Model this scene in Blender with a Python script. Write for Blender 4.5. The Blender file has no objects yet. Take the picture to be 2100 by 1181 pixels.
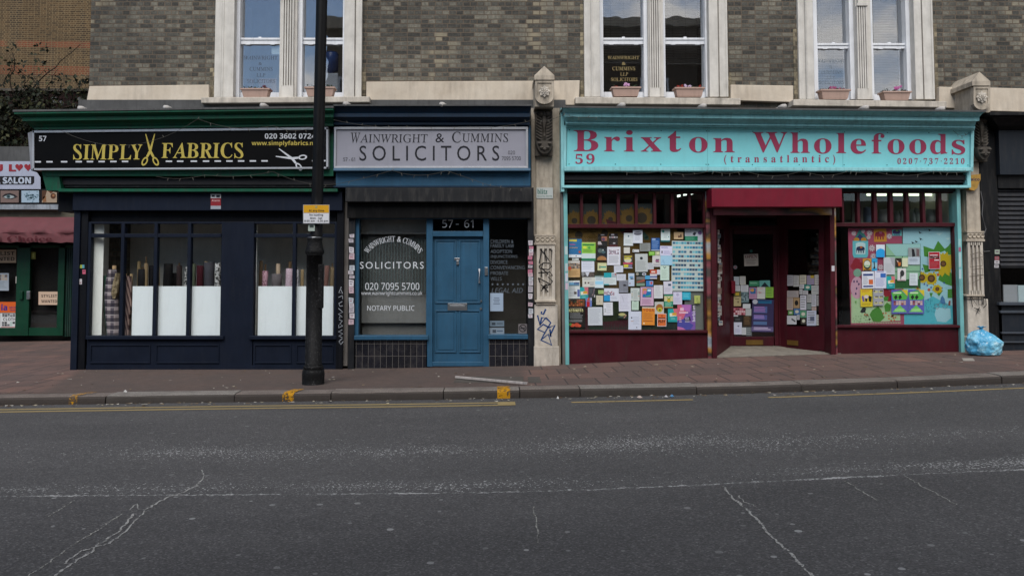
import bpy, math, random
from mathutils import Vector
random.seed(7)
R = math.radians
SC = bpy.context.scene
COL = SC.collection

# ------------------------------------------------------------------ camera
F, CX, P, D, H = 1633.0, 1000.0, R(3.0), 12.9, 1.55
CY = 555 - F * math.tan(P)
cam = bpy.data.cameras.new('camera'); camo = bpy.data.objects.new('camera', cam); COL.objects.link(camo)
cam.sensor_width = 36; cam.lens = 36 * F / 2100
cam.shift_x = (1050 - CX) / 2100; cam.shift_y = (CY - 590.5) / 2100
cam.clip_end = 900
camo.location = (0, -D, H); camo.rotation_euler = (R(90) + P, 0, 0)
SC.camera = camo

# ------------------------------------------------------------------ sky and sun
SUN_EL, SUN_AZ = R(49), R(190)
w = bpy.data.worlds.new('World'); SC.world = w; w.use_nodes = True
nt = w.node_tree; nt.nodes.clear()
N = lambda t: nt.nodes.new(t)
out = N('ShaderNodeOutputWorld'); bg = N('ShaderNodeBackground'); sky = N('ShaderNodeTexSky')
sky.sky_type = 'NISHITA'; sky.sun_disc = False; sky.sun_elevation = SUN_EL; sky.sun_rotation = SUN_AZ; sky.dust_density = .3; sky.ozone_density = 3.0
tc = N('ShaderNodeTexCoord'); mp = N('ShaderNodeMapping'); mp.inputs['Scale'].default_value = (1, 1, 2.2)
mp.inputs['Location'].default_value = (2.1, 1.9, 4.9)
no = N('ShaderNodeTexNoise'); no.inputs['Scale'].default_value = 3.4; no.inputs['Detail'].default_value = 9; no.inputs['Roughness'].default_value = .55
rp = N('ShaderNodeValToRGB'); rp.color_ramp.elements[0].position = .50; rp.color_ramp.elements[1].position = .63
mx = N('ShaderNodeMix'); mx.data_type = 'RGBA'
nt.links.new(tc.outputs['Generated'], mp.inputs[0]); nt.links.new(mp.outputs[0], no.inputs['Vector'])
sx_ = N('ShaderNodeSeparateXYZ'); ma = N('ShaderNodeMath'); ma.operation = 'MULTIPLY_ADD'; ma.inputs[1].default_value = .13; nt.links.new(tc.outputs['Generated'], sx_.inputs[0]); nt.links.new(sx_.outputs[0], ma.inputs[0]); nt.links.new(no.outputs[0], ma.inputs[2]); nt.links.new(ma.outputs[0], rp.inputs[0]); nt.links.new(rp.outputs[0], mx.inputs[0])
nt.links.new(sky.outputs[0], mx.inputs[6]); mx.inputs[7].default_value = (11, 10.8, 10.7, 1)
nt.links.new(mx.outputs[2], bg.inputs[0]); nt.links.new(bg.outputs[0], out.inputs[0])
bg.inputs[1].default_value = .10
sl = bpy.data.lights.new('sun', 'SUN'); so = bpy.data.objects.new('sun', sl); COL.objects.link(so)
sl.energy = 3.1; sl.angle = R(44); sl.color = (1, .96, .9)
so.rotation_euler = (R(90) - SUN_EL, 0, -SUN_AZ + R(180)); so.location = (0, -20, 30)
SC.view_settings.view_transform = 'Standard'; SC.view_settings.look = 'None'
SC.view_settings.exposure = 0.25; SC.view_settings.gamma = 1

# ------------------------------------------------------------------ measuring: pixels of the photograph to metres on a real plane
def ray(px, py):
    a = (px - CX) / F; b = (CY - py) / F
    return a, math.cos(P) - b * math.sin(P), math.sin(P) + b * math.cos(P)
def U(px, py, Y):
    a, y, z = ray(px, py); t = (Y + D) / y
    return a * t, H + z * t
def V(px, py, Y):
    x, z = U(px, py, Y); return (x, Y, z)
def GP(px, py, z0):
    a, y, z = ray(px, py); t = (z0 - H) / z
    return a * t, -D + y * t
def interp(x, tab):
    if x <= tab[0][0]: return tab[0][1]
    for (a, b), (c, d) in zip(tab, tab[1:]):
        if x <= c:
            t = (x - a) / (c - a); return b + (d - b) * t
    return tab[-1][1]
T_FAC = [(-60, -.8), (-6.4, -.032), (-2.35, -.03), (.78, .023), (3.53, .145), (5.65, .215), (7.65, .24), (8.6, .27), (60, 1.6)]
T_KERB = [(-60, -1.2), (-6.1, -.02), (-2.45, .03), (-.73, .05), (1, .08), (2.7, .112), (4.9, .18), (6.74, .26), (60, 2.0)]
T_MID = [(-60, -1.3), (-3.56, -.09), (0, -.066), (1.07, -.034), (2.14, .022), (3.92, .105), (60, 1.9)]
YK = -2.9
def sm(x, tab): return sum(interp(x + d, tab) for d in (-.6, -.3, 0, .3, .6)) / 5
def hpave(x, y):
    t = min(1, max(0, (y - YK) / -YK)); return sm(x, T_KERB) * (1 - t) + sm(x, T_FAC) * t
def hroad(x, y):
    t = min(1, max(0, (YK - y) / 4.1)); return (sm(x, T_KERB) - .1) * (1 - t) + sm(x, T_MID) * t
def GR(px, py):
    z = -.06
    for _ in range(8):
        x, y = GP(px, py, z); z = hroad(x, y)
    return x, y, z
def GV(px, py):
    z = 0
    for _ in range(8):
        x, y = GP(px, py, z); z = hpave(x, y)
    return x, y, z

# ------------------------------------------------------------------ materials
def lin(h):
    if not isinstance(h, str): return tuple(h)[:3]
    h = h.lstrip('#'); o = []
    for i in (0, 2, 4):
        c = int(h[i:i + 2], 16) / 255; o.append(c / 12.92 if c <= .04045 else ((c + .055) / 1.055) ** 2.4)
    return tuple(o)
class NB:
    def __init__(s, name):
        s.m = bpy.data.materials.new(name); s.m.use_nodes = True; s.t = s.m.node_tree
        s.b = s.t.nodes['Principled BSDF']; s.out = s.t.nodes['Material Output']
    def n(s, t, **k):
        q = s.t.nodes.new(t)
        for a, b in k.items(): setattr(q, a, b)
        return q
    def l(s, a, b): s.t.links.new(a, b)
    def co(s, scale=(1, 1, 1)):
        t = s.n('ShaderNodeTexCoord'); m = s.n('ShaderNodeMapping'); m.inputs['Scale'].default_value = scale
        s.l(t.outputs['Object'], m.inputs[0]); return m.outputs[0]
    def noise(s, sc, det=5, rough=.55, vec=None, scale=(1, 1, 1)):
        q = s.n('ShaderNodeTexNoise'); q.inputs['Scale'].default_value = sc; q.inputs['Detail'].default_value = det
        q.inputs['Roughness'].default_value = rough; s.l(vec or s.co(scale), q.inputs['Vector']); return q.outputs[0]
    def ramp(s, fac, *st):
        q = s.n('ShaderNodeValToRGB'); e = q.color_ramp.elements
        while len(e) < len(st): e.new(.5)
        for i, (p, c) in enumerate(st):
            e[i].position = p; e[i].color = (c, c, c, 1) if isinstance(c, (int, float)) else tuple(c)[:3] + (1,)
        s.l(fac, q.inputs[0]); return q.outputs[0]
    def mix(s, fac, a, b, mode='MIX'):
        q = s.n('ShaderNodeMix', data_type='RGBA', blend_type=mode)
        for v, i in ((fac, 0), (a, 6), (b, 7)):
            if hasattr(v, 'is_output'): s.l(v, q.inputs[i])
            elif i == 0: q.inputs[0].default_value = v
            else: q.inputs[i].default_value = tuple(v)[:3] + (1,)
        return q.outputs[2]
    def math(s, op, a, b=None, c=None):
        q = s.n('ShaderNodeMath', operation=op)
        for v, i in ((a, 0), (b, 1), (c, 2)):
            if v is None: continue
            if hasattr(v, 'is_output'): s.l(v, q.inputs[i])
            else: q.inputs[i].default_value = v
        return q.outputs[0]
    def bump(s, h, st, dist=.01):
        q = s.n('ShaderNodeBump'); q.inputs['Strength'].default_value = st; q.inputs['Distance'].default_value = dist
        s.l(h, q.inputs['Height']); s.l(q.outputs[0], s.b.inputs['Normal'])
    def set(s, col=None, rough=None, metal=None, spec=None):
        for v, k in ((col, 'Base Color'), (rough, 'Roughness'), (metal, 'Metallic'), (spec, 'Specular IOR Level')):
            if v is None: continue
            if hasattr(v, 'is_output'): s.l(v, s.b.inputs[k])
            elif isinstance(v, (int, float)): s.b.inputs[k].default_value = v
            else: s.b.inputs[k].default_value = tuple(v)[:3] + (1,)
MATS = {}
def paint(name, col, rough=.5, var=.22, dirt=.3, dcol=(.05, .045, .04), metal=0, spec=.22, bump=.12, chip=0, ccol=(.3, .28, .25)):
    if name in MATS: return MATS[name]
    c = lin(col); b = NB(name)
    n1 = b.noise(3.1, 6, .6); n2 = b.noise(17, 5, .6, scale=(1, 1, .16))
    col1 = b.mix(b.ramp(n1, (.3, 0), (.7, 1)), tuple(x * (1 - var) for x in c), tuple(min(1, x * (1 + var)) for x in c))
    col2 = b.mix(b.math('MULTIPLY', b.ramp(n2, (.48, 0), (.72, 1)), dirt), col1, dcol)
    if chip:
        n4 = b.noise(28, 6, .7); col2 = b.mix(b.math('MULTIPLY', b.ramp(n4, (.66, 0), (.69, 1)), chip), col2, ccol)
    n3 = b.noise(60, 3, .5)
    b.set(col2, b.math('MULTIPLY_ADD', n1, .3, rough - .15), metal, spec); b.bump(n3, bump, .004)
    MATS[name] = b.m; return b.m
PM = {}
def paper(col, rough=.75):
    k = (col if isinstance(col, str) else tuple(col), rough)
    if k not in PM:
        b = NB('paper'); b.set(lin(col), rough, 0, .25); PM[k] = b.m
    return PM[k]
def stone(name, c1, c2, soot=.5, sootc=(.06, .055, .05), sc=6.0):
    b = NB(name); n1 = b.noise(sc, 8, .65); n2 = b.noise(9, 6, .6, scale=(1.0, 1.0, .22)); n3 = b.noise(90, 4, .6); n5 = b.noise(1.3, 4, .6)
    col = b.mix(b.ramp(n1, (.3, 0), (.7, 1)), lin(c1), lin(c2))
    st = b.math('MULTIPLY', b.ramp(n2, (.42, 0), (.70, 1)), b.ramp(n5, (.35, .25), (.65, 1)))
    col = b.mix(b.math('MULTIPLY', st, soot), col, sootc)
    col = b.mix(b.math('MULTIPLY', b.ramp(n3, (.55, 0), (.75, 1)), .25), col, tuple(x * .55 for x in lin(c1)))
    b.set(col, .85, 0, .2); b.bump(b.math('ADD', n1, b.math('MULTIPLY', n3, .4)), .5, .008); return b.m
def brick(name, ramp, mortar, bw=.225, rh=.075, ms=.006, soot=.55, band=None, seed=0.0, buff=None):
    b = NB(name); t = b.n('ShaderNodeTexCoord'); sp = b.n('ShaderNodeSeparateXYZ'); b.l(t.outputs['Object'], sp.inputs[0])
    cb = b.n('ShaderNodeCombineXYZ'); wob = b.noise(5, 3, .5)
    b.l(b.math('ADD', b.math('ADD', sp.outputs[0], sp.outputs[1]), seed), cb.inputs[0])
    b.l(b.math('MULTIPLY_ADD', wob, .012, sp.outputs[2]), cb.inputs[1])
    q = b.n('ShaderNodeTexBrick'); b.l(cb.outputs[0], q.inputs['Vector'])
    for k, v in (('Scale', 1), ('Mortar Size', ms), ('Mortar Smooth', .25), ('Bias', 0), ('Brick Width', bw), ('Row Height', rh)): q.inputs[k].default_value = v
    q.offset = .5; q.squash = .52; q.squash_frequency = 2
    q.inputs['Color1'].default_value = (0, 0, 0, 1); q.inputs['Color2'].default_value = (1, 1, 1, 1); q.inputs['Mortar'].default_value = (.5, .5, .5, 1)
    n1 = b.noise(26, 6, .65); n2 = b.noise(.55, 5, .62); n3 = b.noise(110, 4, .6)
    v = b.math('ADD', b.math('MULTIPLY', q.outputs['Color'], .34), b.math('MULTIPLY', n1, .66))
    col = b.ramp(v, *[(p, lin(c)) for p, c in ramp])
    if band:
        f = None
        for z0, z1, cc in band:
            m = b.math('MULTIPLY', b.math('GREATER_THAN', sp.outputs[2], z0), b.math('LESS_THAN', sp.outputs[2], z1))
            m = b.math('MULTIPLY', m, b.ramp(b.noise(1.1, 4, .6), (.36, 0), (.44, .9)))
            col = b.mix(m, col, b.mix(n1, tuple(x * .7 for x in lin(cc)), tuple(x * 1.25 for x in lin(cc))))
    big = b.ramp(n2, (.34, 0), (.66, 1))
    col = b.mix(b.math('MULTIPLY', big, soot), col, b.mix(.75, col, (.022, .021, .02)))
    if buff: col = b.mix(b.math('MULTIPLY', b.ramp(b.noise(.8, 3, .5, scale=(1, 1, .5)), (.56, 0), (.66, 1)), b.ramp(q.outputs['Color'], (.62, 0), (.66, .8))), col, lin(buff))
    stk = b.math('MULTIPLY', b.ramp(b.noise(2.6, 5, .62, scale=(1, 1, .09)), (.50, 0), (.68, 1)), .5)
    col = b.mix(stk, col, (.03, .029, .027))
    mcol = b.mix(b.ramp(n2, (.35, 0), (.65, 1)), lin(mortar), tuple(x * .6 for x in lin(mortar)))
    col = b.mix(q.outputs['Fac'], col, mcol)
    b.set(col, .9, 0, .15)
    hgt = b.math('ADD', b.math('MULTIPLY', q.outputs['Fac'], -1), b.math('ADD', b.math('MULTIPLY', n1, .7), b.math('MULTIPLY', n3, .4)))
    b.bump(hgt, .8, .008); return b.m
def glass(name='glass', tint=(.975, .985, .985), refl=.9):
    b = NB(name); b.t.nodes.remove(b.b)
    tr = b.n('ShaderNodeBsdfTransparent'); gl = b.n('ShaderNodeBsdfGlossy'); mixs = b.n('ShaderNodeMixShader'); geo = b.n('ShaderNodeNewGeometry')
    dt = b.n('ShaderNodeVectorMath', operation='DOT_PRODUCT'); b.l(geo.outputs['Incoming'], dt.inputs[0]); b.l(geo.outputs['Normal'], dt.inputs[1])
    fr = b.math('MULTIPLY_ADD', b.math('POWER', b.math('SUBTRACT', 1, b.math('ABSOLUTE', dt.outputs['Value'])), 5), .9, .04 * refl)
    tr.inputs[0].default_value = tint + (1,); gl.inputs['Roughness'].default_value = .012; gl.inputs[0].default_value = (1, 1, 1, 1)
    bp = b.n('ShaderNodeBump'); bp.inputs['Strength'].default_value = .035; bp.inputs['Distance'].default_value = .05; b.l(b.noise(1.7, 2, .5), bp.inputs['Height']); b.l(bp.outputs[0], gl.inputs['Normal'])
    b.l(fr, mixs.inputs[0]); b.l(tr.outputs[0], mixs.inputs[1]); b.l(gl.outputs[0], mixs.inputs[2]); b.l(mixs.outputs[0], b.out.inputs[0]); return b.m
def emis(name, col, st):
    b = NB(name); b.b.inputs['Emission Color'].default_value = lin(col) + (1,); b.b.inputs['Emission Strength'].default_value = st; b.set(lin(col)); return b.m
def asphalt():
    b = NB('asphalt'); t = b.n('ShaderNodeTexCoord'); sp = b.n('ShaderNodeSeparateXYZ'); b.l(t.outputs['Object'], sp.inputs[0]); Y = sp.outputs[1]
    n1 = b.noise(.9, 6, .6, scale=(.35, 1, 1)); n2 = b.noise(62, 4, .8); n3 = b.noise(9, 6, .7); n4 = b.noise(40, 4, .7)
    base = b.mix(b.ramp(n1, (.3, 0), (.7, 1)), (.051, .0495, .05), (.077, .0745, .0745))
    base = b.mix(b.math('MULTIPLY', b.ramp(n3, (.35, 0), (.7, 1)), .35), base, (.036, .035, .036))
    def bandf(c, wd): return b.math('SUBTRACT', 1, b.math('MINIMUM', b.math('DIVIDE', b.math('ABSOLUTE', b.math('SUBTRACT', Y, c)), wd), 1))
    wear = b.math('MAXIMUM', b.math('MULTIPLY', bandf(-5.65, 1.1), .68), b.math('MULTIPLY', bandf(-6.80, .42), .8))
    wear = b.math('MULTIPLY', wear, b.ramp(b.noise(.9, 5, .6, scale=(.35, .8, 1)), (.30, .25), (.68, 1)))
    vg = b.n('ShaderNodeTexVoronoi', voronoi_dimensions='2D'); vg.inputs['Scale'].default_value = 105; b.l(b.co((.9, 1, 1)), vg.inputs['Vector']); gs = b.n('ShaderNodeSeparateColor'); b.l(vg.outputs['Color'], gs.inputs[0])
    base = b.mix(1.0, base, b.ramp(gs.outputs[0], (0, .72), (.5, .98), (.88, 1.18), (.975, 2.1)), 'MULTIPLY')
    vor = b.n('ShaderNodeTexVoronoi', voronoi_dimensions='2D'); vor.inputs['Scale'].default_value = 46; b.l(b.co((1, 1, 1)), vor.inputs['Vector'])
    chip = b.math('GREATER_THAN', b.math('ADD', b.math('MULTIPLY', wear, .46), b.math('MULTIPLY', b.math('SUBTRACT', n4, .5), 1.3)), .30)
    chipf = b.math('MULTIPLY', b.ramp(vor.outputs['Distance'], (.3, 1), (.45, 0)), chip)
    base = b.mix(b.math('MULTIPLY', wear, .16), base, (.17, .17, .165))
    base = b.mix(b.math('MULTIPLY', chipf, .95), base, (.46, .46, .45))
    base = b.mix(b.math('MULTIPLY', b.ramp(n2, (.5, 0), (.7, 1)), .5), base, (.14, .14, .14))
    base = b.mix(b.math('MULTIPLY', b.ramp(n2, (.28, 1), (.44, 0)), .6), base, (.02, .02, .02))
    # worn concrete joint along the road
    wob = b.math('MULTIPLY', b.math('SUBTRACT', b.noise(9.0, 5, .75), .5), .10)
    jd = b.math('ABSOLUTE', b.math('SUBTRACT', b.math('ADD', Y, wob), -7.0))
    jw = b.math('MULTIPLY_ADD', b.noise(2.2, 3, .6, scale=(1, .2, 1)), .05, -.008); jl = b.math('MULTIPLY', b.math('LESS_THAN', jd, b.math('MULTIPLY_ADD', b.noise(30, 3, .7), .05, b.math('SUBTRACT', jw, .03))), b.ramp(b.math('ADD', b.math('MULTIPLY', b.noise(34, 5, .8), .6), b.math('MULTIPLY', b.noise(1.1, 4, .6, scale=(1, .1, 1)), .4)), (.47, 0), (.55, 1)))
    base = b.mix(b.math('MULTIPLY', jl, .85), base, (.44, .44, .43))
    # chewing gum spots
    v2 = b.n('ShaderNodeTexVoronoi', voronoi_dimensions='2D'); v2.inputs['Scale'].default_value = 3.6; b.l(b.co(), v2.inputs['Vector'])
    sc = b.n('ShaderNodeSeparateColor'); b.l(v2.outputs['Color'], sc.inputs[0])
    gum = b.math('MULTIPLY', b.math('LESS_THAN', v2.outputs['Distance'], b.math('MULTIPLY_ADD', sc.outputs[1], .05, .035)), b.math('MULTIPLY', b.math('GREATER_THAN', sc.outputs[0], .60), b.math('MULTIPLY_ADD', b.math('LESS_THAN', Y, -7.05), .6, .4)))
    base = b.mix(b.math('MULTIPLY', b.math('MULTIPLY', gum, sc.outputs[2]), .95), base, (.27, .27, .265))
    b.set(base, .82, 0, .3); b.bump(b.math('ADD', n2, b.math('MULTIPLY', n4, .5)), .6, .008); return b.m
def pavement_mat():
    b = NB('pavement'); t = b.n('ShaderNodeTexCoord'); sp = b.n('ShaderNodeSeparateXYZ'); b.l(t.outputs['Object'], sp.inputs[0])
    q = b.n('ShaderNodeTexBrick'); b.l(b.co(), q.inputs['Vector'])
    for k, v in (('Scale', 1), ('Mortar Size', .011), ('Mortar Smooth', .1), ('Brick Width', .42), ('Row Height', .62)): q.inputs[k].default_value = v
    q.inputs['Color1'].default_value = (0, 0, 0, 1); q.inputs['Color2'].default_value = (1, 1, 1, 1); q.offset = .5; q.squash = 1
    n1 = b.noise(1.2, 5, .6); n2 = b.noise(120, 3, .65); n3 = b.noise(7, 6, .65); n4 = b.noise(35, 5, .7)
    v = b.math('ADD', b.math('MULTIPLY', q.outputs['Color'], .6), b.math('MULTIPLY', n3, .4))
    slab = b.ramp(v, (.1, lin('#594842')), (.5, lin('#644f49')), (.75, lin('#6a524a')), (.95, lin('#74554b')))
    slab = b.mix(q.outputs['Fac'], slab, (.03, .026, .024))
    tar = b.mix(b.ramp(n3, (.3, 0), (.7, 1)), lin('#493d38'), lin('#5a4b45'))
    X = sp.outputs[0]
    m = b.math('MAXIMUM', b.ramp(b.math('MULTIPLY_ADD', X, .1, .5), (.545, 0), (.56, 1)), b.ramp(b.math('ADD', b.math('MULTIPLY_ADD', X, .1, 1.1), b.math('MULTIPLY', sp.outputs[1], .03)), (.44, 1), (.455, 0)))
    col = b.mix(m, tar, slab)
    col = b.mix(b.math('MULTIPLY', b.ramp(n1, (.38, 0), (.7, 1)), .55), col, (.055, .048, .045))
    col = b.mix(b.math('MULTIPLY', b.ramp(n2, (.5, 0), (.75, 1)), .35), col, (.22, .2, .19))
    col = b.mix(b.math('MULTIPLY', b.ramp(n4, (.66, 0), (.72, 1)), .35), col, (.3, .29, .28))
    b.set(col, .85, 0, .25); b.bump(b.math('ADD', b.math('MULTIPLY', q.outputs['Fac'], b.math('MULTIPLY', m, -1)), b.math('MULTIPLY', n2, .4)), .5, .006); return b.m
def kerb_mat():
    b = NB('granite'); geo = b.n('ShaderNodeNewGeometry')
    n1 = b.noise(70, 4, .7); n2 = b.noise(4, 5, .6); n3 = b.noise(200, 2, .6)
    isl = b.ramp(geo.outputs['Random Per Island'], (0, lin('#7d716a')), (.45, lin('#8f867e')), (1, lin('#96938d')))
    col = b.mix(b.math('MULTIPLY', b.ramp(n1, (.4, 0), (.65, 1)), .7), isl, (.05, .042, .038))
    col = b.mix(b.math('MULTIPLY', b.ramp(n3, (.55, 0), (.75, 1)), .5), col, (.32, .3, .28))
    col = b.mix(b.math('MULTIPLY', b.ramp(n2, (.4, 0), (.7, 1)), .5), col, (.07, .058, .05))
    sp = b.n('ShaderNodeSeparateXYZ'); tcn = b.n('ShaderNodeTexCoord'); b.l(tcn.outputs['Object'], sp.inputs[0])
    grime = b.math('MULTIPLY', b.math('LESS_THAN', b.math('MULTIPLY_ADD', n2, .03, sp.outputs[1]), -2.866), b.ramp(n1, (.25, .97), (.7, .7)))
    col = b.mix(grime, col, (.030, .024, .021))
    b.set(col, .8, 0, .3); b.bump(b.math('ADD', n1, b.math('MULTIPLY', n3, .5)), .9, .014); return b.m
def worn(name, col, lo, hi, sc=30):
    """road paint worn through to clear gaps"""
    b = NB(name); n = b.noise(sc, 6, .75); n2 = b.noise(6, 4, .6)
    a = b.ramp(b.math('ADD', b.math('MULTIPLY', n, .7), b.math('MULTIPLY', n2, .3)), (lo, 0), (hi, 1))
    b.set(b.mix(n2, tuple(x * .75 for x in lin(col)), lin(col)), .75, 0, .25); b.l(a, b.b.inputs['Alpha']); return b.m

# ------------------------------------------------------------------ mesh builder
TXT = {}
def _map(s, up, lo, dg):
    o = ''
    for ch in s:
        if 'A' <= ch <= 'Z' and up: o += chr(0x1D455) if False else chr(up + ord(ch) - 65)
        elif 'a' <= ch <= 'z' and lo: o += chr(lo + ord(ch) - 97)
        elif ch.isdigit() and dg: o += chr(dg + ord(ch) - 48)
        else: o += ch
    return o
STY = {'sans': (0, 0, 0, 0, 0), 'bold': (0x1D5D4, 0x1D5EE, 0x1D7EC, 0, 0), 'serifb': (0x1D400, 0x1D41A, 0x1D7CE, 0, 0), 'thin': (0x1D434, 0, 0, -.21, 0),
       'slab': (0x1D670, 0x1D68A, 0x1D7F6, 0, .024), 'brush': (0x1D468, 0, 0, -.2, 0), 'light': (0x1D5A0, 0x1D5BA, 0x1D7E2, 0, 0), 'fat': (0x1D5D4, 0x1D5EE, 0x1D7EC, 0, .025), 'ital': (0x1D608, 0x1D622, 0, 0, 0), 'mono': (0x1D670, 0x1D68A, 0x1D7F6, 0, .008), 'mono2': (0x1D670, 0x1D68A, 0x1D7F6, 0, .016)}
def text2d(s, style='sans', space=1.0):
    k = (s, style, space)
    if k in TXT: return TXT[k]
    up, lo, dg, sh, off = STY[style]
    def build(body, shear):
        c = bpy.data.curves.new('lettering', 'FONT'); c.body = body; c.shear = shear; c.offset = off; c.space_character = space; c.resolution_u = 3; c.space_word = 1
        o = bpy.data.objects.new('lettering', c); me = o.to_mesh()
        vs = [(v.co.x, v.co.y) for v in me.vertices]; fs = [tuple(p.vertices) for p in me.polygons]
        o.to_mesh_clear(); bpy.data.objects.remove(o); bpy.data.curves.remove(c); return vs, fs
    vs, fs = build(_map(s, up, lo, dg), sh)
    if not fs: vs, fs = build(s, 0)
    x0 = min(v[0] for v in vs); x1 = max(v[0] for v in vs); y0 = min(v[1] for v in vs); y1 = max(v[1] for v in vs)
    vs = [((x - x0) / (x1 - x0), (y1 - y) / (y1 - y0)) for x, y in vs]
    TXT[k] = (vs, fs); return TXT[k]
def bil(q, u, v):
    (ax, ay), (bx_, by), (cx, cy), (dx, dy) = q
    tx, ty = ax + (bx_ - ax) * u, ay + (by - ay) * u; lx, ly = dx + (cx - dx) * u, dy + (cy - dy) * u
    return tx + (lx - tx) * v, ty + (ly - ty) * v
def rq(r): return r if len(r) == 4 and isinstance(r[0], (tuple, list)) else ((r[0], r[1]), (r[2], r[1]), (r[2], r[3]), (r[0], r[3]))
class MB:
    def __init__(s, proj=None): s.v = []; s.f = []; s.mi = []; s.mats = []; s.proj = proj or V
    def slot(s, m):
        if m not in s.mats: s.mats.append(m)
        return s.mats.index(m)
    def add(s, vs, fs, m=None):
        o = len(s.v); s.v += [tuple(v) for v in vs]; k = s.slot(m) if m else 0
        for f in fs: s.f.append(tuple(i + o for i in f)); s.mi.append(k)
        return s
    def hexa(s, fr, bk, m=None):
        return s.add(list(fr) + list(bk), [(0, 1, 2, 3), (7, 6, 5, 4), (0, 4, 5, 1), (1, 5, 6, 2), (2, 6, 7, 3), (3, 7, 4, 0)], m)
    def box(s, x0, x1, y0, y1, z0, z1, m=None):
        return s.hexa([(x0, y0, z1), (x1, y0, z1), (x1, y0, z0), (x0, y0, z0)], [(x0, y1, z1), (x1, y1, z1), (x1, y1, z0), (x0, y1, z0)], m)
    def pr(s, a, b, c, d, Yf, Yb, m=None):
        ym = (b + d) / 2; x0 = U(a, ym, Yf)[0]; x1 = U(c, ym, Yf)[0]; z1 = U(a, b, Yf)[1]; z0 = U(a, d, Yf)[1]
        return s.box(x0, x1, Yf, Yb, z0, z1, m)
    def pq(s, q, Yf, Yb, m=None):
        fr = [V(x, y, Yf) for x, y in rq(q)]; return s.hexa(fr, [(p[0], Yb, p[2]) for p in fr], m)
    def flat(s, pts, Y, m=None): return s.add([s.proj(x, y, Y) for x, y in pts], [tuple(range(len(pts)))], m)
    def rect(s, q, Y, m=None): return s.flat(rq(q), Y, m)
    def disc(s, cx, cy, rx, ry, Y, m=None, n=20, ph=0, a0=0, a1=2 * math.pi):
        return s.flat([(cx + rx * math.cos(a0 + (a1 - a0) * i / n + ph), cy + ry * math.sin(a0 + (a1 - a0) * i / n + ph)) for i in range(n + (a1 - a0 < 6.28))], Y, m)
    def text(s, t, q, Y, m=None, style='sans', space=1.0):
        vs, fs = text2d(t, style, space); q = rq(q); return s.add([s.proj(*bil(q, u, v), Y) for u, v in vs], fs, m)
    def ribbon(s, pts, wd, Y, m=None, jit=0):
        L = []; Rr = []
        for i, (x, y) in enumerate(pts):
            a = pts[max(0, i - 1)]; b = pts[min(len(pts) - 1, i + 1)]; dx, dy = b[0] - a[0], b[1] - a[1]; l = math.hypot(dx, dy) or 1
            h = wd / 2 * (1 + random.uniform(-jit, jit)); nx, ny = -dy / l * h, dx / l * h; L.append((x + nx, y + ny)); Rr.append((x - nx, y - ny))
        n = len(pts); return s.add([s.proj(x, y, Y) for x, y in L + Rr], [(i, i + 1, n + i + 1, n + i) for i in range(n - 1)], m)
    def tube(s, pts, r, n=8, m=None, cap=True):
        rings = []; pts = [Vector(p) for p in pts]; rr = r if isinstance(r, (list, tuple)) else [r] * len(pts)
        for i, p in enumerate(pts):
            d = (pts[min(len(pts) - 1, i + 1)] - pts[max(0, i - 1)]).normalized(); u = d.cross(Vector((0, 0, 1)))
            if u.length < 1e-3: u = d.cross(Vector((0, 1, 0)))
            u.normalize(); v = d.cross(u); rings.append([p + (u * math.cos(2 * math.pi * k / n) + v * math.sin(2 * math.pi * k / n)) * rr[i] for k in range(n)])
        vs = [tuple(q) for rg in rings for q in rg]; fs = [(i * n + k, i * n + (k + 1) % n, (i + 1) * n + (k + 1) % n, (i + 1) * n + k) for i in range(len(pts) - 1) for k in range(n)]
        if cap: fs += [tuple(range(n - 1, -1, -1)), tuple((len(pts) - 1) * n + k for k in range(n))]
        return s.add(vs, fs, m)
    def lathe(s, prof, c, n=32, m=None, ax=None):
        ax = ax or (lambda z: (0, 0)); vs = []; k = len(prof)
        for r, z in prof:
            ox, oy = ax(z)
            for i in range(n): vs.append((c[0] + ox + r * math.cos(2 * math.pi * i / n), c[1] + oy + r * math.sin(2 * math.pi * i / n), c[2] + z))
        fs = [(j * n + i, j * n + (i + 1) % n, (j + 1) * n + (i + 1) % n, (j + 1) * n + i) for j in range(k - 1) for i in range(n)]
        fs += [tuple(range(n)), tuple((k - 1) * n + i for i in range(n - 1, -1, -1))]; return s.add(vs, fs, m)
    def strip(s, prof, Yb, m=None, dyR=0.0):
        """a moulding: prof = (row, Y, left column, right column) top to bottom, mitred ends, closed at the back"""
        Lp = [V(p[2], p[0], p[1]) for p in prof]; Rp = [V(p[3], p[0] + dyR, p[1]) for p in prof]; n = len(prof)
        bl = [(p[0], Yb, p[2]) for p in (Lp[0], Lp[-1])]; br = [(p[0], Yb, p[2]) for p in (Rp[0], Rp[-1])]
        vs = Lp + Rp + bl + br
        fs = [(i, n + i, n + i + 1, i + 1) for i in range(n - 1)] + [(0, 2 * n, 2 * n + 2, n), (n - 1, 2 * n - 1, 2 * n + 3, 2 * n + 1)]
        fs += [tuple(range(n)) + (2 * n + 1, 2 * n), tuple(range(2 * n - 1, n - 1, -1)) + (2 * n + 2, 2 * n + 3)]
        return s.add(vs, fs, m)
LOC = {}
def thing(name, label, cat, loc=(0, 0, 0), group=None):
    o = bpy.data.objects.new(name, None); COL.objects.link(o); o.location = loc; o.empty_display_size = .2; LOC[o.name] = Vector(loc)
    o['label'] = label; o['category'] = cat
    if group: o['group'] = group
    return o
def _mesh(name, mb, m, off):
    me = bpy.data.meshes.new(name); me.from_pydata([tuple(Vector(v) - off) for v in mb.v], [], mb.f)
    ms = mb.mats or [m]
    for q in ms: me.materials.append(q)
    if len(ms) > 1: me.polygons.foreach_set('material_index', mb.mi)
    me.update(); return me
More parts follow.
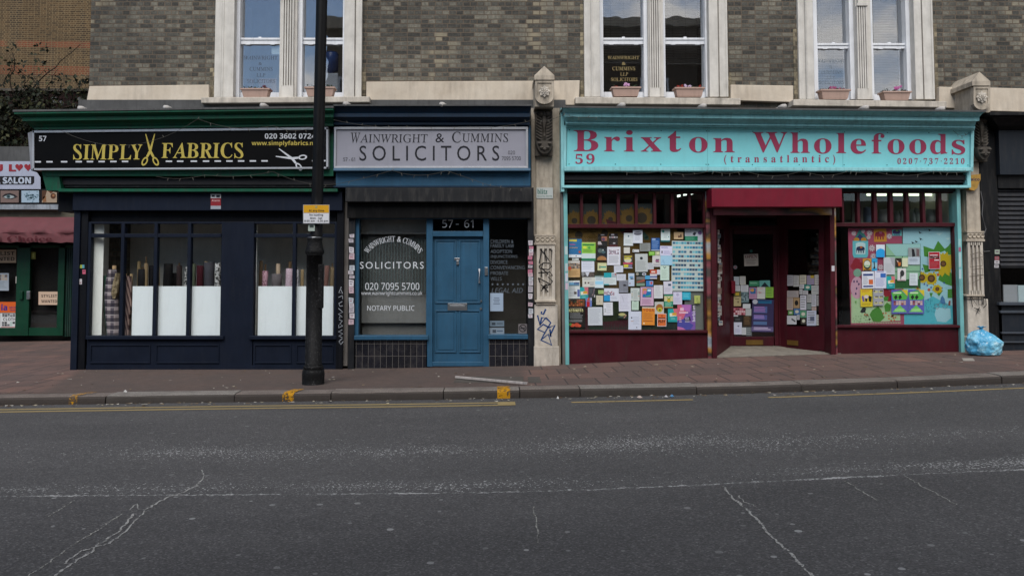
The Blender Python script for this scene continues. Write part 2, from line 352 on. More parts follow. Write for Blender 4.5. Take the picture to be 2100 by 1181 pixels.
def part(name, mb, m, parent, smooth=False, label=None, bevel=0):
    off = LOC[parent.name]; me = _mesh(name, mb, m, off); o = bpy.data.objects.new(name, me); COL.objects.link(o); o.parent = parent; LOC[o.name] = off
    if smooth: me.polygons.foreach_set('use_smooth', [True] * len(me.polygons))
    if bevel: bv = o.modifiers.new('bevel', 'BEVEL'); bv.width = bevel; bv.segments = 2; bv.limit_method = 'ANGLE'
    if label: o['label'] = label
    return o
def solo(name, mb, m, label, cat, group=None, smooth=False, kind=None, bevel=0):
    n = len(mb.v); lo = [min(v[i] for v in mb.v) for i in range(3)]; hi = [max(v[i] for v in mb.v) for i in range(3)]
    off = Vector(((lo[0] + hi[0]) / 2, (lo[1] + hi[1]) / 2, lo[2])) if not kind else Vector((0, 0, 0))
    o = bpy.data.objects.new(name, _mesh(name, mb, m, off)); COL.objects.link(o); o.location = off; LOC[o.name] = off
    if kind: o['kind'] = kind
    else: o['label'] = label; o['category'] = cat
    if group: o['group'] = group
    if smooth: o.data.polygons.foreach_set('use_smooth', [True] * len(o.data.polygons))
    if bevel: bv = o.modifiers.new('bevel', 'BEVEL'); bv.width = bevel; bv.segments = 2; bv.limit_method = 'ANGLE'
    return o
# ------------------------------------------------------------------ setting: ground, road, pavement, kerb, markings
def sheet(name, xs, ys, hf, m):
    mb = MB(); vs = [(x, y, hf(x, y)) for y in ys for x in xs]; n = len(xs)
    mb.add(vs, [(j * n + i, j * n + i + 1, (j + 1) * n + i + 1, (j + 1) * n + i) for j in range(len(ys) - 1) for i in range(n - 1)])
    return solo(name, mb, m, None, None, kind='structure', smooth=True)
XS = [-60, -40, -25, -16] + [-12 + .4 * i for i in range(61)] + [16, 25, 40, 60]
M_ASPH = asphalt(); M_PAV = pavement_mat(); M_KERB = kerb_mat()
ground = sheet('ground', [-400, -60, 60, 400], [-400, -60, 60, 400], lambda x, y: -2.2, paint('earth', '#5a544c', .9))
road = sheet('road', XS, [-12.05, -10, -9, -8.2, -7.6, -7, -6.3, -5.6, -4.9, -4.2, -3.5, YK - .02], hroad, M_ASPH)
pave = sheet('pavement', XS, [YK + .3, -2.2, -1.5, -.7, 0, 1, 3, 6, 12, 20], hpave, M_PAV)
pave2 = sheet('pavement', XS, [-19, -15, -12.3], lambda x, y: hroad(x, -9) + .1, M_PAV)
kb = MB()
joints = [-14.2, -12.4, -10.9, -9.3, -7.7, -6.25, -4.75, -3.15, -1.95, -.55, .4, 1.15, 2.6, 3.9, 5.1, 6.4, 7.8, 9.2, 10.8, 12.4]
for a, b in zip(joints, joints[1:]):
    xs = [a + .006 + (b - a - .012) * i / 6 for i in range(7)]; dz = random.uniform(-.006, .006); dy = random.uniform(-.008, .008); vs = []
    for x in xs:
        z = sm(x, T_KERB) + dz
        for y, zz in ((YK + .002, -.28), (YK - .004, -.06), (YK - .002, -.028), (YK + .014, -.008), (YK + .05, 0), (YK + .18, .002), (YK + .31, 0), (YK + .31, -.28)): vs.append((x, y + dy, z + zz))
    k = 8; kb.add(vs, [(i * k + j, i * k + j + 1, (i + 1) * k + j + 1, (i + 1) * k + j) for i in range(6) for j in range(k - 1)] + [tuple(range(k - 1, -1, -1)), tuple(6 * k + j for j in range(k))])
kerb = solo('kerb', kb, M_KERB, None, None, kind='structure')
kb2 = MB()
for a in range(-16, 16): kb2.add([(a + .005, -12.35, hroad(a, -9) - .2), (a + .995, -12.35, hroad(a + 1, -9) - .2), (a + .995, -12.35, hroad(a + 1, -9) + .11), (a + .005, -12.35, hroad(a, -9) + .11), (a + .005, -12.05, hroad(a, -9) - .2), (a + .995, -12.05, hroad(a + 1, -9) - .2), (a + .995, -12.05, hroad(a + 1, -9) + .11), (a + .005, -12.05, hroad(a, -9) + .11)], [(0, 1, 2, 3), (7, 6, 5, 4), (3, 2, 6, 7), (0, 3, 7, 4), (1, 5, 6, 2), (4, 5, 1, 0)])
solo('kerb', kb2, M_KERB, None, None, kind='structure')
M_YEL = worn('yellow_road_paint', '#93825a', .30, .41, 26); M_YEL2 = worn('faint_yellow_paint', '#a08b5c', .36, .45, 22); M_KY = worn('kerb_yellow_paint', '#b58212', .45, .51, 30)
def ground_ribbon(mb, pts, wd, m=None, lift=.004, jit=0, px=True):
    P3 = [GR(*p) if px else (p[0], p[1], hroad(*p)) for p in pts]; L = []; Q = []
    for i, p in enumerate(P3):
        a = P3[max(0, i - 1)]; b = P3[min(len(P3) - 1, i + 1)]; dx, dy = b[0] - a[0], b[1] - a[1]; l = math.hypot(dx, dy) or 1
        h = wd / 2 * (1 + random.uniform(-jit, jit)); L.append((p[0] - dy / l * h, p[1] + dx / l * h)); Q.append((p[0] + dy / l * h, p[1] - dx / l * h))
    n = len(P3); mb.add([(x, y, hroad(x, y) + lift) for x, y in L + Q], [(i, i + 1, n + i + 1, n + i) for i in range(n - 1)], m)
LOC[road.name] = Vector((0, 0, 0)); LOC[kerb.name] = Vector((0, 0, 0))
for off in (0, 1):
    y0 = YK - .33 - off * .165; mb = MB(); ground_ribbon(mb, [(-14 + .5 * i, y0) for i in range(29)] + [(.28, y0)], .075, px=False); part('yellow_line', mb, M_YEL, road)
mb = MB(); ground_ribbon(mb, [(.12, YK - .405), (.33, YK - .405)], .24, px=False, lift=.006); part('yellow_line', mb, M_YEL, road)
for a, b in ((1.0, 2.45), (3.35, 8.5)):
    mb = MB(); ground_ribbon(mb, [(a + (b - a) * i / 10, YK - .40) for i in range(11)], .06, px=False); part('yellow_line', mb, M_YEL2, road)
def kerb_mark(x0, x1, slant):
    mb = MB(); pr_ = [(YK - .012, -.1), (YK - .0095, -.045), (YK - .008, -.026), (YK + .008, -.001), (YK + .05, .0115), (YK + .16, .013), (YK + .27, .0115)]
    for j in range(len(pr_) - 1):
        q = []
        for (y, zz), xx in ((pr_[j], x0), (pr_[j], x1), (pr_[j + 1], x1), (pr_[j + 1], x0)):
            sx = slant * max(0, (y - YK)) * 1.0; q.append((xx + sx, y, sm(xx, T_KERB) + zz))
        mb.add(q, [(0, 1, 2, 3)])
    part('yellow_kerb_mark', mb, M_KY, kerb)
kerb_mark(-5.20, -5.10, .45); kerb_mark(-2.55, -2.41, .25); kerb_mark(.12, .28, 0)
M_CRK = worn('pale_crack_filling', '#a09f9b', .40, .52, 58); M_CRK2 = worn('faint_crack_filling', '#96958f', .42, .52, 55)
def crack(pts, wd, m=M_CRK, jit=.5, wob=.03):
    L = []
    for (a, b), (c, d) in zip(pts, pts[1:]):
        n = max(2, int(math.hypot(c - a, d - b) / 4.5))
        for i in range(n): t = i / n; L.append((a + (c - a) * t + random.uniform(-2.4, 2.4), b + (d - b) * t + random.uniform(-1.3, 1.3)))
    L.append(pts[-1]); mb = MB(); ground_ribbon(mb, L, wd * .62, jit=jit); part('crack', mb, m, road)
c7 = lambda L: [(x / 3, 900 + y / 3) for x, y in L]
crack(c7([(340, 850), (400, 800), (480, 745), (560, 700), (600, 650), (690, 600), (760, 540), (820, 460)]), .022)
crack(c7([(395, 770), (500, 690), (590, 665), (680, 640), (770, 570), (850, 490), (890, 440), (950, 405), (1040, 355), (1110, 340), (1210, 290), (1250, 240), (1240, 190)]), .022)
crack(c7([(790, 440), (840, 400), (860, 440), (800, 450)]), .014)
crack(c7([(440, 660), (500, 620), (590, 570), (680, 510), (750, 460)]), .016, M_CRK2)
crack(c7([(160, 850), (260, 790), (360, 720), (440, 660)]), .014, M_CRK2); crack(c7([(290, 480), (380, 430), (460, 380)]), .014, M_CRK2)
c8 = lambda L: [(1300 + x / 2.625, 900 + y / 2.625) for x, y in L]
crack(c8([(480, 255), (540, 325), (620, 395), (690, 460), (740, 530), (800, 575), (860, 635), (910, 690), (975, 750)]), .024)
crack(c8([(560, 305), (590, 340), (640, 355), (680, 385)]), .014); crack(c8([(1130, 222), (1200, 265), (1310, 330)]), .013, M_CRK2)
crack(c8([(1460, 200), (1560, 260), (1620, 290), (1740, 355)]), .013, M_CRK2); crack(c7([(3280, 420), (3300, 520), (3310, 640)]), .012, M_CRK2)

# ------------------------------------------------------------------ main materials
BR = [(.18, '#2c2c2b'), (.36, '#484743'), (.50, '#5f5d56'), (.62, '#737066'), (.74, '#888375'), (.88, '#a09886')]
M_BRICK = brick('stock_brick', BR, '#6b5f53', ms=.008, soot=.5, buff='#8f8570')
M_QUOIN = brick('pale_brick', [(.2, '#45413a'), (.45, '#6e6757'), (.6, '#958a72'), (.8, '#ada084')], '#857a6a', bw=.13, soot=.4, seed=3.3)
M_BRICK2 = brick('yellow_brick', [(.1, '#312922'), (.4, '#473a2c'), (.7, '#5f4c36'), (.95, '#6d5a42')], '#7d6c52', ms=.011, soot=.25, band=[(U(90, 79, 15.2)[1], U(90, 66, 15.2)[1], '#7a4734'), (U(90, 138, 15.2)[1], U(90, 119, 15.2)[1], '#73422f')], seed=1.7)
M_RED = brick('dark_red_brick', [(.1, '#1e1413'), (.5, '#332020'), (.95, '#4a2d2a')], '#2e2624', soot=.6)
M_PLAST = stone('painted_plaster', '#b5a897', '#c7bcac', .4, (.16, .13, .11), 3.5)
M_STONE = stone('weathered_stone', '#9a9082', '#b8ad9d', .75)
M_STONEL = stone('pale_stone', '#a9a196', '#c6beb2', .6)
M_SOOT = stone('sooty_stone', '#3c3834', '#5b554d', .9)
M_WIN = stone('stone_window_surround', '#b9b5ae', '#cfcbc4', .35, (.12, .11, .1), 4)
M_WHT = paint('white_gloss_paint', '#d6d8dc', .35, .06, .2)
M_NAVY = paint('navy_paint', '#0f1624', .6, .18, .2, (.02, .022, .028), chip=.2, ccol=(.03, .035, .045), spec=.12)
M_NAVYD = paint('dark_navy_metal', '#080a10', .6, .2, .2, (.02, .02, .022), spec=.12)
M_BLUE = paint('blue_paint', '#2a506a', .45, .14, .25, (.03, .045, .055), chip=.3, ccol=(.12, .16, .19))
M_DBLUE = paint('deep_blue_paint', '#10263a', .5, .2, .35, (.015, .015, .02))
M_GREEN = paint('green_paint', '#084a35', .5, .2, .45, (.035, .02, .02), chip=.5, ccol=(.03, .02, .02))
M_TEAL = paint('teal_paint', '#84bcc1', .45, .12, .35, (.07, .09, .09), chip=.4, ccol=(.1, .13, .13))
M_TEALP = paint('teal_post_paint', '#6ba6a7', .45, .14, .35, (.12, .14, .13), chip=.6, ccol=(.3, .32, .31))
M_TSIGN = paint('teal_sign_board', '#79c2c8', .4, .035, .12, (.2, .35, .36), bump=.03)
M_MAR = paint('maroon_paint', '#3d0d17', .5, .2, .35, (.03, .02, .02), chip=.35, ccol=(.12, .06, .06))
M_HOOD = paint('red_painted_metal', '#681325', .45, .12, .25, (.06, .015, .02), chip=.2, ccol=(.02, .01, .01))
M_BLK = paint('black_metal', '#060607', .6, .3, .3, (.03, .028, .026), spec=.12)
M_BLK2 = paint('grey_black_metal', '#191a1d', .55, .2, .4, (.07, .065, .06))
M_SHUT = paint('dark_shutter', '#211f22', .55, .25, .4, (.012, .012, .012))
M_GREYP = paint('grey_timber', '#66625f', .7, .2, .5, (.05, .045, .04))
M_DARKP = paint('charcoal_post_paint', '#181a1e', .55, .2, .3)
M_LEAD = paint('lead_flashing', '#4c4c4c', .7, .25, .5, (.03, .03, .03))
M_INT = paint('interior_wall', '#dcd9d0', .8, .1, .1); M_INTD = paint('dark_interior', '#1c1b1a', .9, .2, .1)
M_INTW = paint('white_interior_wall', '#f0f2ec', .8, .04, .1)
M_GLASS = glass(); M_GLASSU = glass('upper_glass', (.93, .94, .95), 4.4)
M_ALU = paint('brushed_aluminium', '#a2a4a9', .35, .06, .15, metal=.3)
M_SILV = paint('silver_sign_panel', '#8a8a94', .4, .03, .12, (.16, .16, .16), bump=.03)
M_CONC = stone('threshold_concrete', '#6f6a62', '#8b857b', .5)
M_POT = paint('terracotta_plastic', '#a68c80', .6, .06, .2)
M_STEEL = paint('steel', '#8d9094', .3, .05, .1, metal=.8); M_BRASS = paint('brass', '#8a6c3a', .35, .1, .2, metal=.7)

# ------------------------------------------------------------------ brick building above the shops
bt = thing('brick_building', 'soot stained stock brick terrace with pale stone windows above the shops', 'building', (0, .3, 0))
YW = .30
WINS = [dict(o=(441, 742), pil=(455, 480), fr=(480, 492), g1=(492, 574), mul=(574, 609), g2=(620, 703), fr2=(609, 620), pil2=(706, 727), rail=(81, 91), gb=190, sill=(412, 758, 200, 212), dy=-2),
        dict(o=(1198, 1492), pil=(1212, 1230), fr=(1230, 1237), g1=(1237, 1320), mul=(1329, 1360), g2=(1364, 1446), fr2=(1320, 1329), pil2=(1454, 1472), rail=(81, 91), gb=189, sill=(1180, 1519, 199, 213), dy=2.5),
        dict(o=(1637, 1914), pil=(1652, 1668), fr=(1668, 1676), g1=(1676, 1742), mul=(1755, 1786), g2=(1790, 1858), fr2=(1742, 1754), pil2=(1875, 1890), rail=(92, 100), gb=194, sill=(1627, 1942, 204, 217), dy=4)]
xl = U(185, 90, YW)[0]; ztop = 9.6; zb = 3.95; xr = 16.0
wall = MB(); cur = xl; zwt = 6.9
for k in WINS:
    a = U(k['o'][0], 100, YW)[0] - .0; b = U(k['o'][1], 100, YW)[0]
    wall.box(cur, a, YW, YW + .35, zb, ztop); zs = U(1000, k['sill'][2] + 4, YW)[1]
    wall.box(a, b, YW, YW + .35, zb, zs - .02); wall.box(a, b, YW, YW + .35, zwt, ztop); cur = b
wall.box(cur, xr, YW, YW + .35, zb, ztop)
wall.box(xl, xl + .35, YW + .35, 9, -.5, ztop); wall.box(xr - .35, xr, YW + .35, 9, -1, ztop); wall.box(xl, xr, 8.65, 9, -1, ztop)
part('wall', wall, M_BRICK, bt)
mb = MB(); mb.box(xl - .15, xr + .15, YW - .2, 9.2, ztop, ztop + .25); part('parapet', mb, M_PLAST, bt)
mb = MB(); mb.box(xl + .4, xr - .4, YW + .4, 8.6, zb - .1, zb); mb.box(xl + .4, xr - .4, 3.6, 3.7, zb, ztop); mb.box(xl + .4, xr - .4, YW + .4, 8.6, 7.3, 7.4); part('interior', mb, M_INT, bt)
# paler rebuilt brick beside the windows
for x0, x1, y0, y1 in ((430, 440, 140, 205), (742, 750, 140, 205), (1493, 1500, 150, 205), (1628, 1636, 60, 206), (1190, 1197, 10, 200), (1916, 1923, 50, 200)):
    mb = MB(); mb.pr(x0, y0, x1, y1, YW - .012, YW + .1); part('brick_edge', mb, M_QUOIN, bt)
for q in (((183, 177), (428, 174), (428, 212), (175, 219)), ((751, 168), (1096, 166), (1094, 216), (751, 212)), ((1134, 166), (1189, 165), (1187, 216), (1132, 216)), ((1499, 174), (1627, 176), (1627, 210), (1499, 206)), ((1926, 178), (1972, 180), (1972, 223), (1926, 221)), ((2029, 180), (2260, 186), (2260, 234), (2029, 228))):
    mb = MB(); mb.pq(q, YW - .10, YW + .1); part('plaster_band', mb, M_PLAST, bt, bevel=.01)
for k in WINS:
    o0, o1 = k['o']; yb = k['sill'][2]; ZT = -70   # rows above the frame: the surround carries on past the picture's top edge
    def jmb(a, b, Yf, Yb=.62, y1=yb): return MB().pr(a, ZT, b, y1, Yf, Yb)
    sur = MB(); sur.pr(o0, ZT, k['pil'][0], yb, .24, .62); sur.pr(k['pil'][0], ZT, k['pil'][1], yb, .20, .62); sur.pr(k['pil'][0] + 2, ZT, k['pil'][0] + 4, yb, .19, .2)
    sur.pr(k['pil2'][0], ZT, k['pil2'][1], yb, .20, .62); sur.pr(k['pil2'][1], ZT, k['pil2'][1] + 2.5, yb, .27, .62); sur.pr(k['pil2'][1] + 2.5, ZT, o1, yb, .23, .62); sur.pr(o1 - 4, ZT, o1, yb, .22, .23)
    zt = U(1000, ZT, .24)[1]; xa, xb = U(o0, 60, .24)[0], U(o1, 60, .24)[0]
    sur.box(xa - .05, xb + .05, .14, .62, zt, zt + .32)
    wn = part('window', sur, M_WIN, bt, bevel=.008)
    ml = MB(); a, b = k['mul']; ml.pr(a, ZT, b, yb, .26, .62); a2, b2 = a + (b - a) * .12, b - (b - a) * .22
    nfl = 4; yt = 12 if k['dy'] > 3 else -6
    wdt = (b2 - a2) / (2 * nfl + 1); ml.pr(a2, 178 + k['dy'], b2, yb, .205, .26); ml.pr(a2, ZT, b2, yt, .205, .26); ml.pr(a2 - 1, yt - 5, b2 + 1, yt, .185, .205)
    for i in range(nfl + 1): ml.pr(a2 + 2 * i * wdt, yt, a2 + (2 * i + 1) * wdt + .4, 178 + k['dy'], .205, .26)
    part('mullion', ml, M_WIN, wn)
    s = k['sill']; sl_ = MB(); sl_.pq(((s[0], s[2]), (s[1], s[2] + k['dy']), (s[1], s[3] + k['dy']), (s[0], s[3])), .02, .62); part('sill', sl_, M_STONEL, wn, bevel=.012)
    for g in ('g1', 'g2'):
        a, b = k[g]; f = 4
        fr = MB(); L = k['fr'][0] if g == 'g1' else (k['fr2'][1] - 10 if k['dy'] < 0 else k['mul'][1])
        Rr = k['mul'][0] if g == 'g1' else k['pil2'][0]
        fr.pr(L, ZT, a, yb, .34, .6); fr.pr(b, ZT, Rr, yb, .34, .6)
        fr.pr(a - 2, k['rail'][0], b + 2, k['rail'][1], .40, .46); fr.pr(a - 2, k['rail'][0] - 3, b + 2, k['rail'][0] + 1, .385, .40)
        fr.pr(a - .5, k['gb'], b + .5, yb + 2, .42, .6); fr.pr(a - 1, ZT, b + 1, ZT + 14, .42, .6)
        for hx in (a + 12, b - 20): fr.pr(hx, k['rail'][1], hx + 9, k['rail'][1] + 1, .40, .42); 
        fr.pr((a + b) / 2 - 3, k['rail'][0] - 5, (a + b) / 2 + 3, k['rail'][0] - 3, .40, .43)
        part('sash', fr, M_WHT, wn)
        gl = MB(); gl.pr(a - .5, ZT, b + .5, k['rail'][0] + 1, .47, .474); gl.pr(a - .5, k['rail'][1] - 1, b + .5, k['gb'] + 1, .445, .449); part('pane', gl, M_GLASSU, wn)
    rm = MB(); x0, x1 = U(o0, 100, .6)[0], U(o1, 100, .6)[0]; z0 = U(1000, yb + 3, .6)[1]
    rm.box(x0 - .3, x0 - .25, .65, 3.5, z0 - .6, 7.0); rm.box(x1 + .25, x1 + .3, .65, 3.5, z0 - .6, 7.0); rm.box(x0 - .25, x1 + .25, .65, 3.5, z0 - .6, z0 - .55); part('room', rm, M_INT if k['dy'] < 0 else M_INTD, wn)
M_GOLD = paper('#94835a'); M_GOLD2 = paper('#4d5563')
def gold(L, m, wparent):
    mb = MB()
    for t, x0, y0, x1, y1 in L: mb.text(t, (x0, y0, x1, y1), .4435, m, 'serifb' if len(t) == 1 else 'thin')
    return mb
c6 = lambda x, y: (1160 + x / 5.134, y / 5.134)
wn2 = [o for o in bt.children if o.name.startswith('window')]
L = [('WAINWRIGHT', 442, 592, 775, 628), ('&', 592, 655, 632, 688), ('CUMMINS', 492, 705, 732, 745), ('LLP', 575, 765, 658, 800), ('SOLICITORS', 478, 820, 755, 858)]
mb = MB()
for t, a, b, c, d in L: mb.text(t, c6(a, b) + c6(c, d), .4435, M_GOLD, 'sans' if t == '&' else 'thin')
part('lettering', mb, M_GOLD, wn2[1])
mb = MB()
for t, a, b, c, d in (('WAINWRIGHT', 500, 115, 569, 123), ('&', 530, 128, 537, 134), ('CUMMINS', 512, 138, 559, 146), ('LLP', 526, 151, 544, 158), ('SOLICITORS', 507, 163, 564, 171)): mb.text(t, (a, b, c, d), .4435, M_GOLD2, 'sans' if t == '&' else 'thin')
part('lettering', mb, M_GOLD2, wn2[0])
mb = MB(); M_GOLD3 = paper('#6f7a86')
for t, a, b, c, d in (('WAINWRIGHT', 1676, 122, 1733, 129), ('&', 1701, 134, 1707, 140), ('CUMMINS', 1684, 145, 1726, 152), ('LLP', 1696, 156, 1713, 162), ('SOLICITORS', 1680, 166, 1731, 173)): mb.text(t, (a, b, c, d), .4435, M_GOLD3, 'sans' if t == '&' else 'thin')
part('lettering', mb, M_GOLD3, wn2[2])
# blinds, things seen through the upper windows
M_BLIND = paint('blind_slat', '#3b3b39', .6, .05, .1); M_BLINDL = paint('pale_blind_slat', '#404346', .6, .05, .1)
def blind(a, b, y0, y1, m, label, step=3.4):
    mb = MB(); x0 = U(a, 80, .62)[0]; x1 = U(b, 80, .62)[0]; y = y0
    while y < y1:
        z = U(1000, y, .62)[1]; mb.add([(x0, .61, z - .006), (x1, .61, z - .006), (x1, .625, z + .008), (x0, .625, z + .008)], [(0, 1, 2, 3)]); y += step
    z = U(1000, y1, .62)[1]; mb.box(x0, x1, .605, .63, z - .025, z - .005)
    for t in (.2, .5, .8): mb.box(x0 + (x1 - x0) * t - .002, x0 + (x1 - x0) * t + .002, .600, .602, z, U(1000, y0, .62)[1])
    solo('venetian_blind', mb, m, label, 'blind', 'venetian blinds behind the upper windows')
blind(1234, 1324, -66, 128, M_BLIND, 'half lowered venetian blind behind the window with bright gold lettering'); blind(1362, 1449, -66, 130, M_BLIND, 'half lowered venetian blind in the unlettered sash beside the bright gold lettering')
blind(1668, 1746, -66, 196, M_BLINDL, 'fully lowered pale blind in the left sash of the rightmost window pair'); blind(1786, 1862, -66, 196, M_BLINDL, 'fully lowered pale blind in the right sash of the rightmost window pair')
mb = MB(); zz = U(1000, 200, .8)[1]; xx = U(668, 130, .8)[0]
wc = thing('water_cooler', 'white water cooler with a blue bottle behind the sash window', 'water cooler', (xx, .95, zz - .6))
mb.box(xx - .02, xx + .22, .8, 1.1, zz - .6, U(1000, 150, .8)[1]); part('body', mb, paper('#9fa5ac'), wc, bevel=.02)
mb = MB(); z0 = U(1000, 150, .8)[1]; z1 = U(1000, 103, .8)[1]; mb.lathe([(.04, 0), (.05, .04), (.12, .07), (.125, z1 - z0 - .04), (.10, z1 - z0)], (xx + .07, .95, z0)); part('bottle', mb, paint('blue_plastic', '#233f73', .3), wc, smooth=True)
for a, b, lab in ((494, 519, 'narrower beige chair back behind the left sash, left of its twin'), (530, 567, 'wider beige chair back behind the flower box of the left sash')):
    x0, z1 = U(a, 161, 1.0); x1, z0 = U(b, 200, 1.0); c = thing('office_chair', lab, 'chair', ((x0 + x1) / 2, 1.2, z0 - .6), 'beige chairs behind the upper window')
    mb = MB(); mb.box(x0, x1, 1.0, 1.05, z0 - .1, z1); part('backrest', mb, paper('#8f7a69'), c, bevel=.02)
    mb = MB(); mb.box(x0, x1, 1.05, 1.45, z0 - .2, z0 - .13); part('seat', mb, paper('#8f7a69'), c)
    for dx in (.02, x1 - x0 - .05):
        for yy in (1.06, 1.4): part('leg', MB().box(x0 + dx, x0 + dx + .03, yy, yy + .03, z0 - .6, z0 - .2), M_BLK, c)
mb = MB(); mb.pr(557, 90, 574, 112, .455, .457); solo('notice', mb, paper('#a3b3b3'), 'blank white sheet stuck at the top of the left lower sash', 'notice')
# window boxes
def flowerbox(x0, y0, x1, y1, label, fl):
    Yf = .05; xa, zt = U(x0, y0, Yf); xb, zb_ = U(x1, y1, Yf); wd = xb - xa; h = zt - zb_; xm = (xa + xb) / 2
    t = thing('window_box', label, 'window box', (xm, Yf + .09, zb_), 'flower boxes on the window sills')
    mb = MB(); q = .07
    for (z0, i0, z1, i1) in ((zb_, .05, zb_ + h * .1, .05), (zb_ + h * .1, .045, zt - h * .17, .02), (zt - h * .17, 0, zt, 0)):
        mb.hexa([(xa + i1, Yf + i1 * .6, z1), (xb - i1, Yf + i1 * .6, z1), (xb - i0, Yf + i0 * .6, z0), (xa + i0, Yf + i0 * .6, z0)], [(xa + i1, Yf + .2 - i1 * .6, z1), (xb - i1, Yf + .2 - i1 * .6, z1), (xb - i0, Yf + .2 - i0 * .6, z0), (xa + i0, Yf + .2 - i0 * .6, z0)])
    part('trough', mb, M_POT, t)
    lf = MB(); lm = paper('#26351c')
    for i in range(60):
        x = random.uniform(xa + .04, xb - .04); y = Yf + random.uniform(.03, .17); z = zt + random.uniform(-.01, .035); a = random.uniform(0, 6.3); s = .015
        lf.add([(x + s * math.cos(a), y + s * math.sin(a), z), (x - s * math.sin(a), y + s * math.cos(a), z + .015), (x - s * math.cos(a), y - s * math.sin(a), z + .005), (x + s * math.sin(a), y - s * math.cos(a), z - .01)], [(0, 1, 2, 3)], lm)
    part('foliage', lf, None, t)
    fb = MB()
    for u, hgt, wsp, n, col in fl:
        for i in range(n):
            x = xa + wd * u + random.uniform(-wsp, wsp) * wd; y = Yf + random.uniform(.02, .15); z = zt + hgt * h + random.uniform(-.12, .12) * h; s = .016
            for a in range(5):
                an = a * 1.256 + random.random(); dx, dz = math.cos(an) * s, math.sin(an) * s
                fb.add([(x, y - .004, z), (x + dx - dz * .5, y, z + dz + dx * .5), (x + dx * 1.4, y - .006, z + dz * 1.4), (x + dx + dz * .5, y, z + dz - dx * .5)], [(0, 1, 2, 3)], paper(col))
    part('flower', fb, None, t)
RED, PNK, LIL = '#8c2a22', '#c99bc0', '#b9a9c9'
flowerbox(492, 181, 552, 199, 'terracotta flower box with one dark red bloom on the leftmost sill', [(.8, .25, .05, 5, '#5a1d2c'), (1.0, -.1, .03, 3, '#5a2a30')])
flowerbox(624, 178, 686, 197, 'flower box with no blooms half hidden by the lamp post', [])
flowerbox(1254, 178, 1315, 197, 'flower box with red and pink blooms under gold lettering', [(.2, .12, .06, 5, RED), (.52, .3, .1, 12, PNK)])
flowerbox(1384, 179, 1446, 198, 'flower box with red and white blooms right of the gold lettering', [(.2, .15, .1, 7, RED), (.45, .15, .14, 10, '#c9b4cf'), (.82, .1, .07, 5, RED)])
flowerbox(1683, 183, 1746, 203, 'flower box with magenta blooms tilting on the sill left of a fluted mullion', [(.5, .15, .15, 10, '#9c3a6c'), (.8, .1, .1, 4, '#6f2a4a')])
flowerbox(1811, 187, 1871, 205, 'flower box with one tall pink bloom on the rightmost sill', [(.55, .5, .1, 12, '#b05a93')])

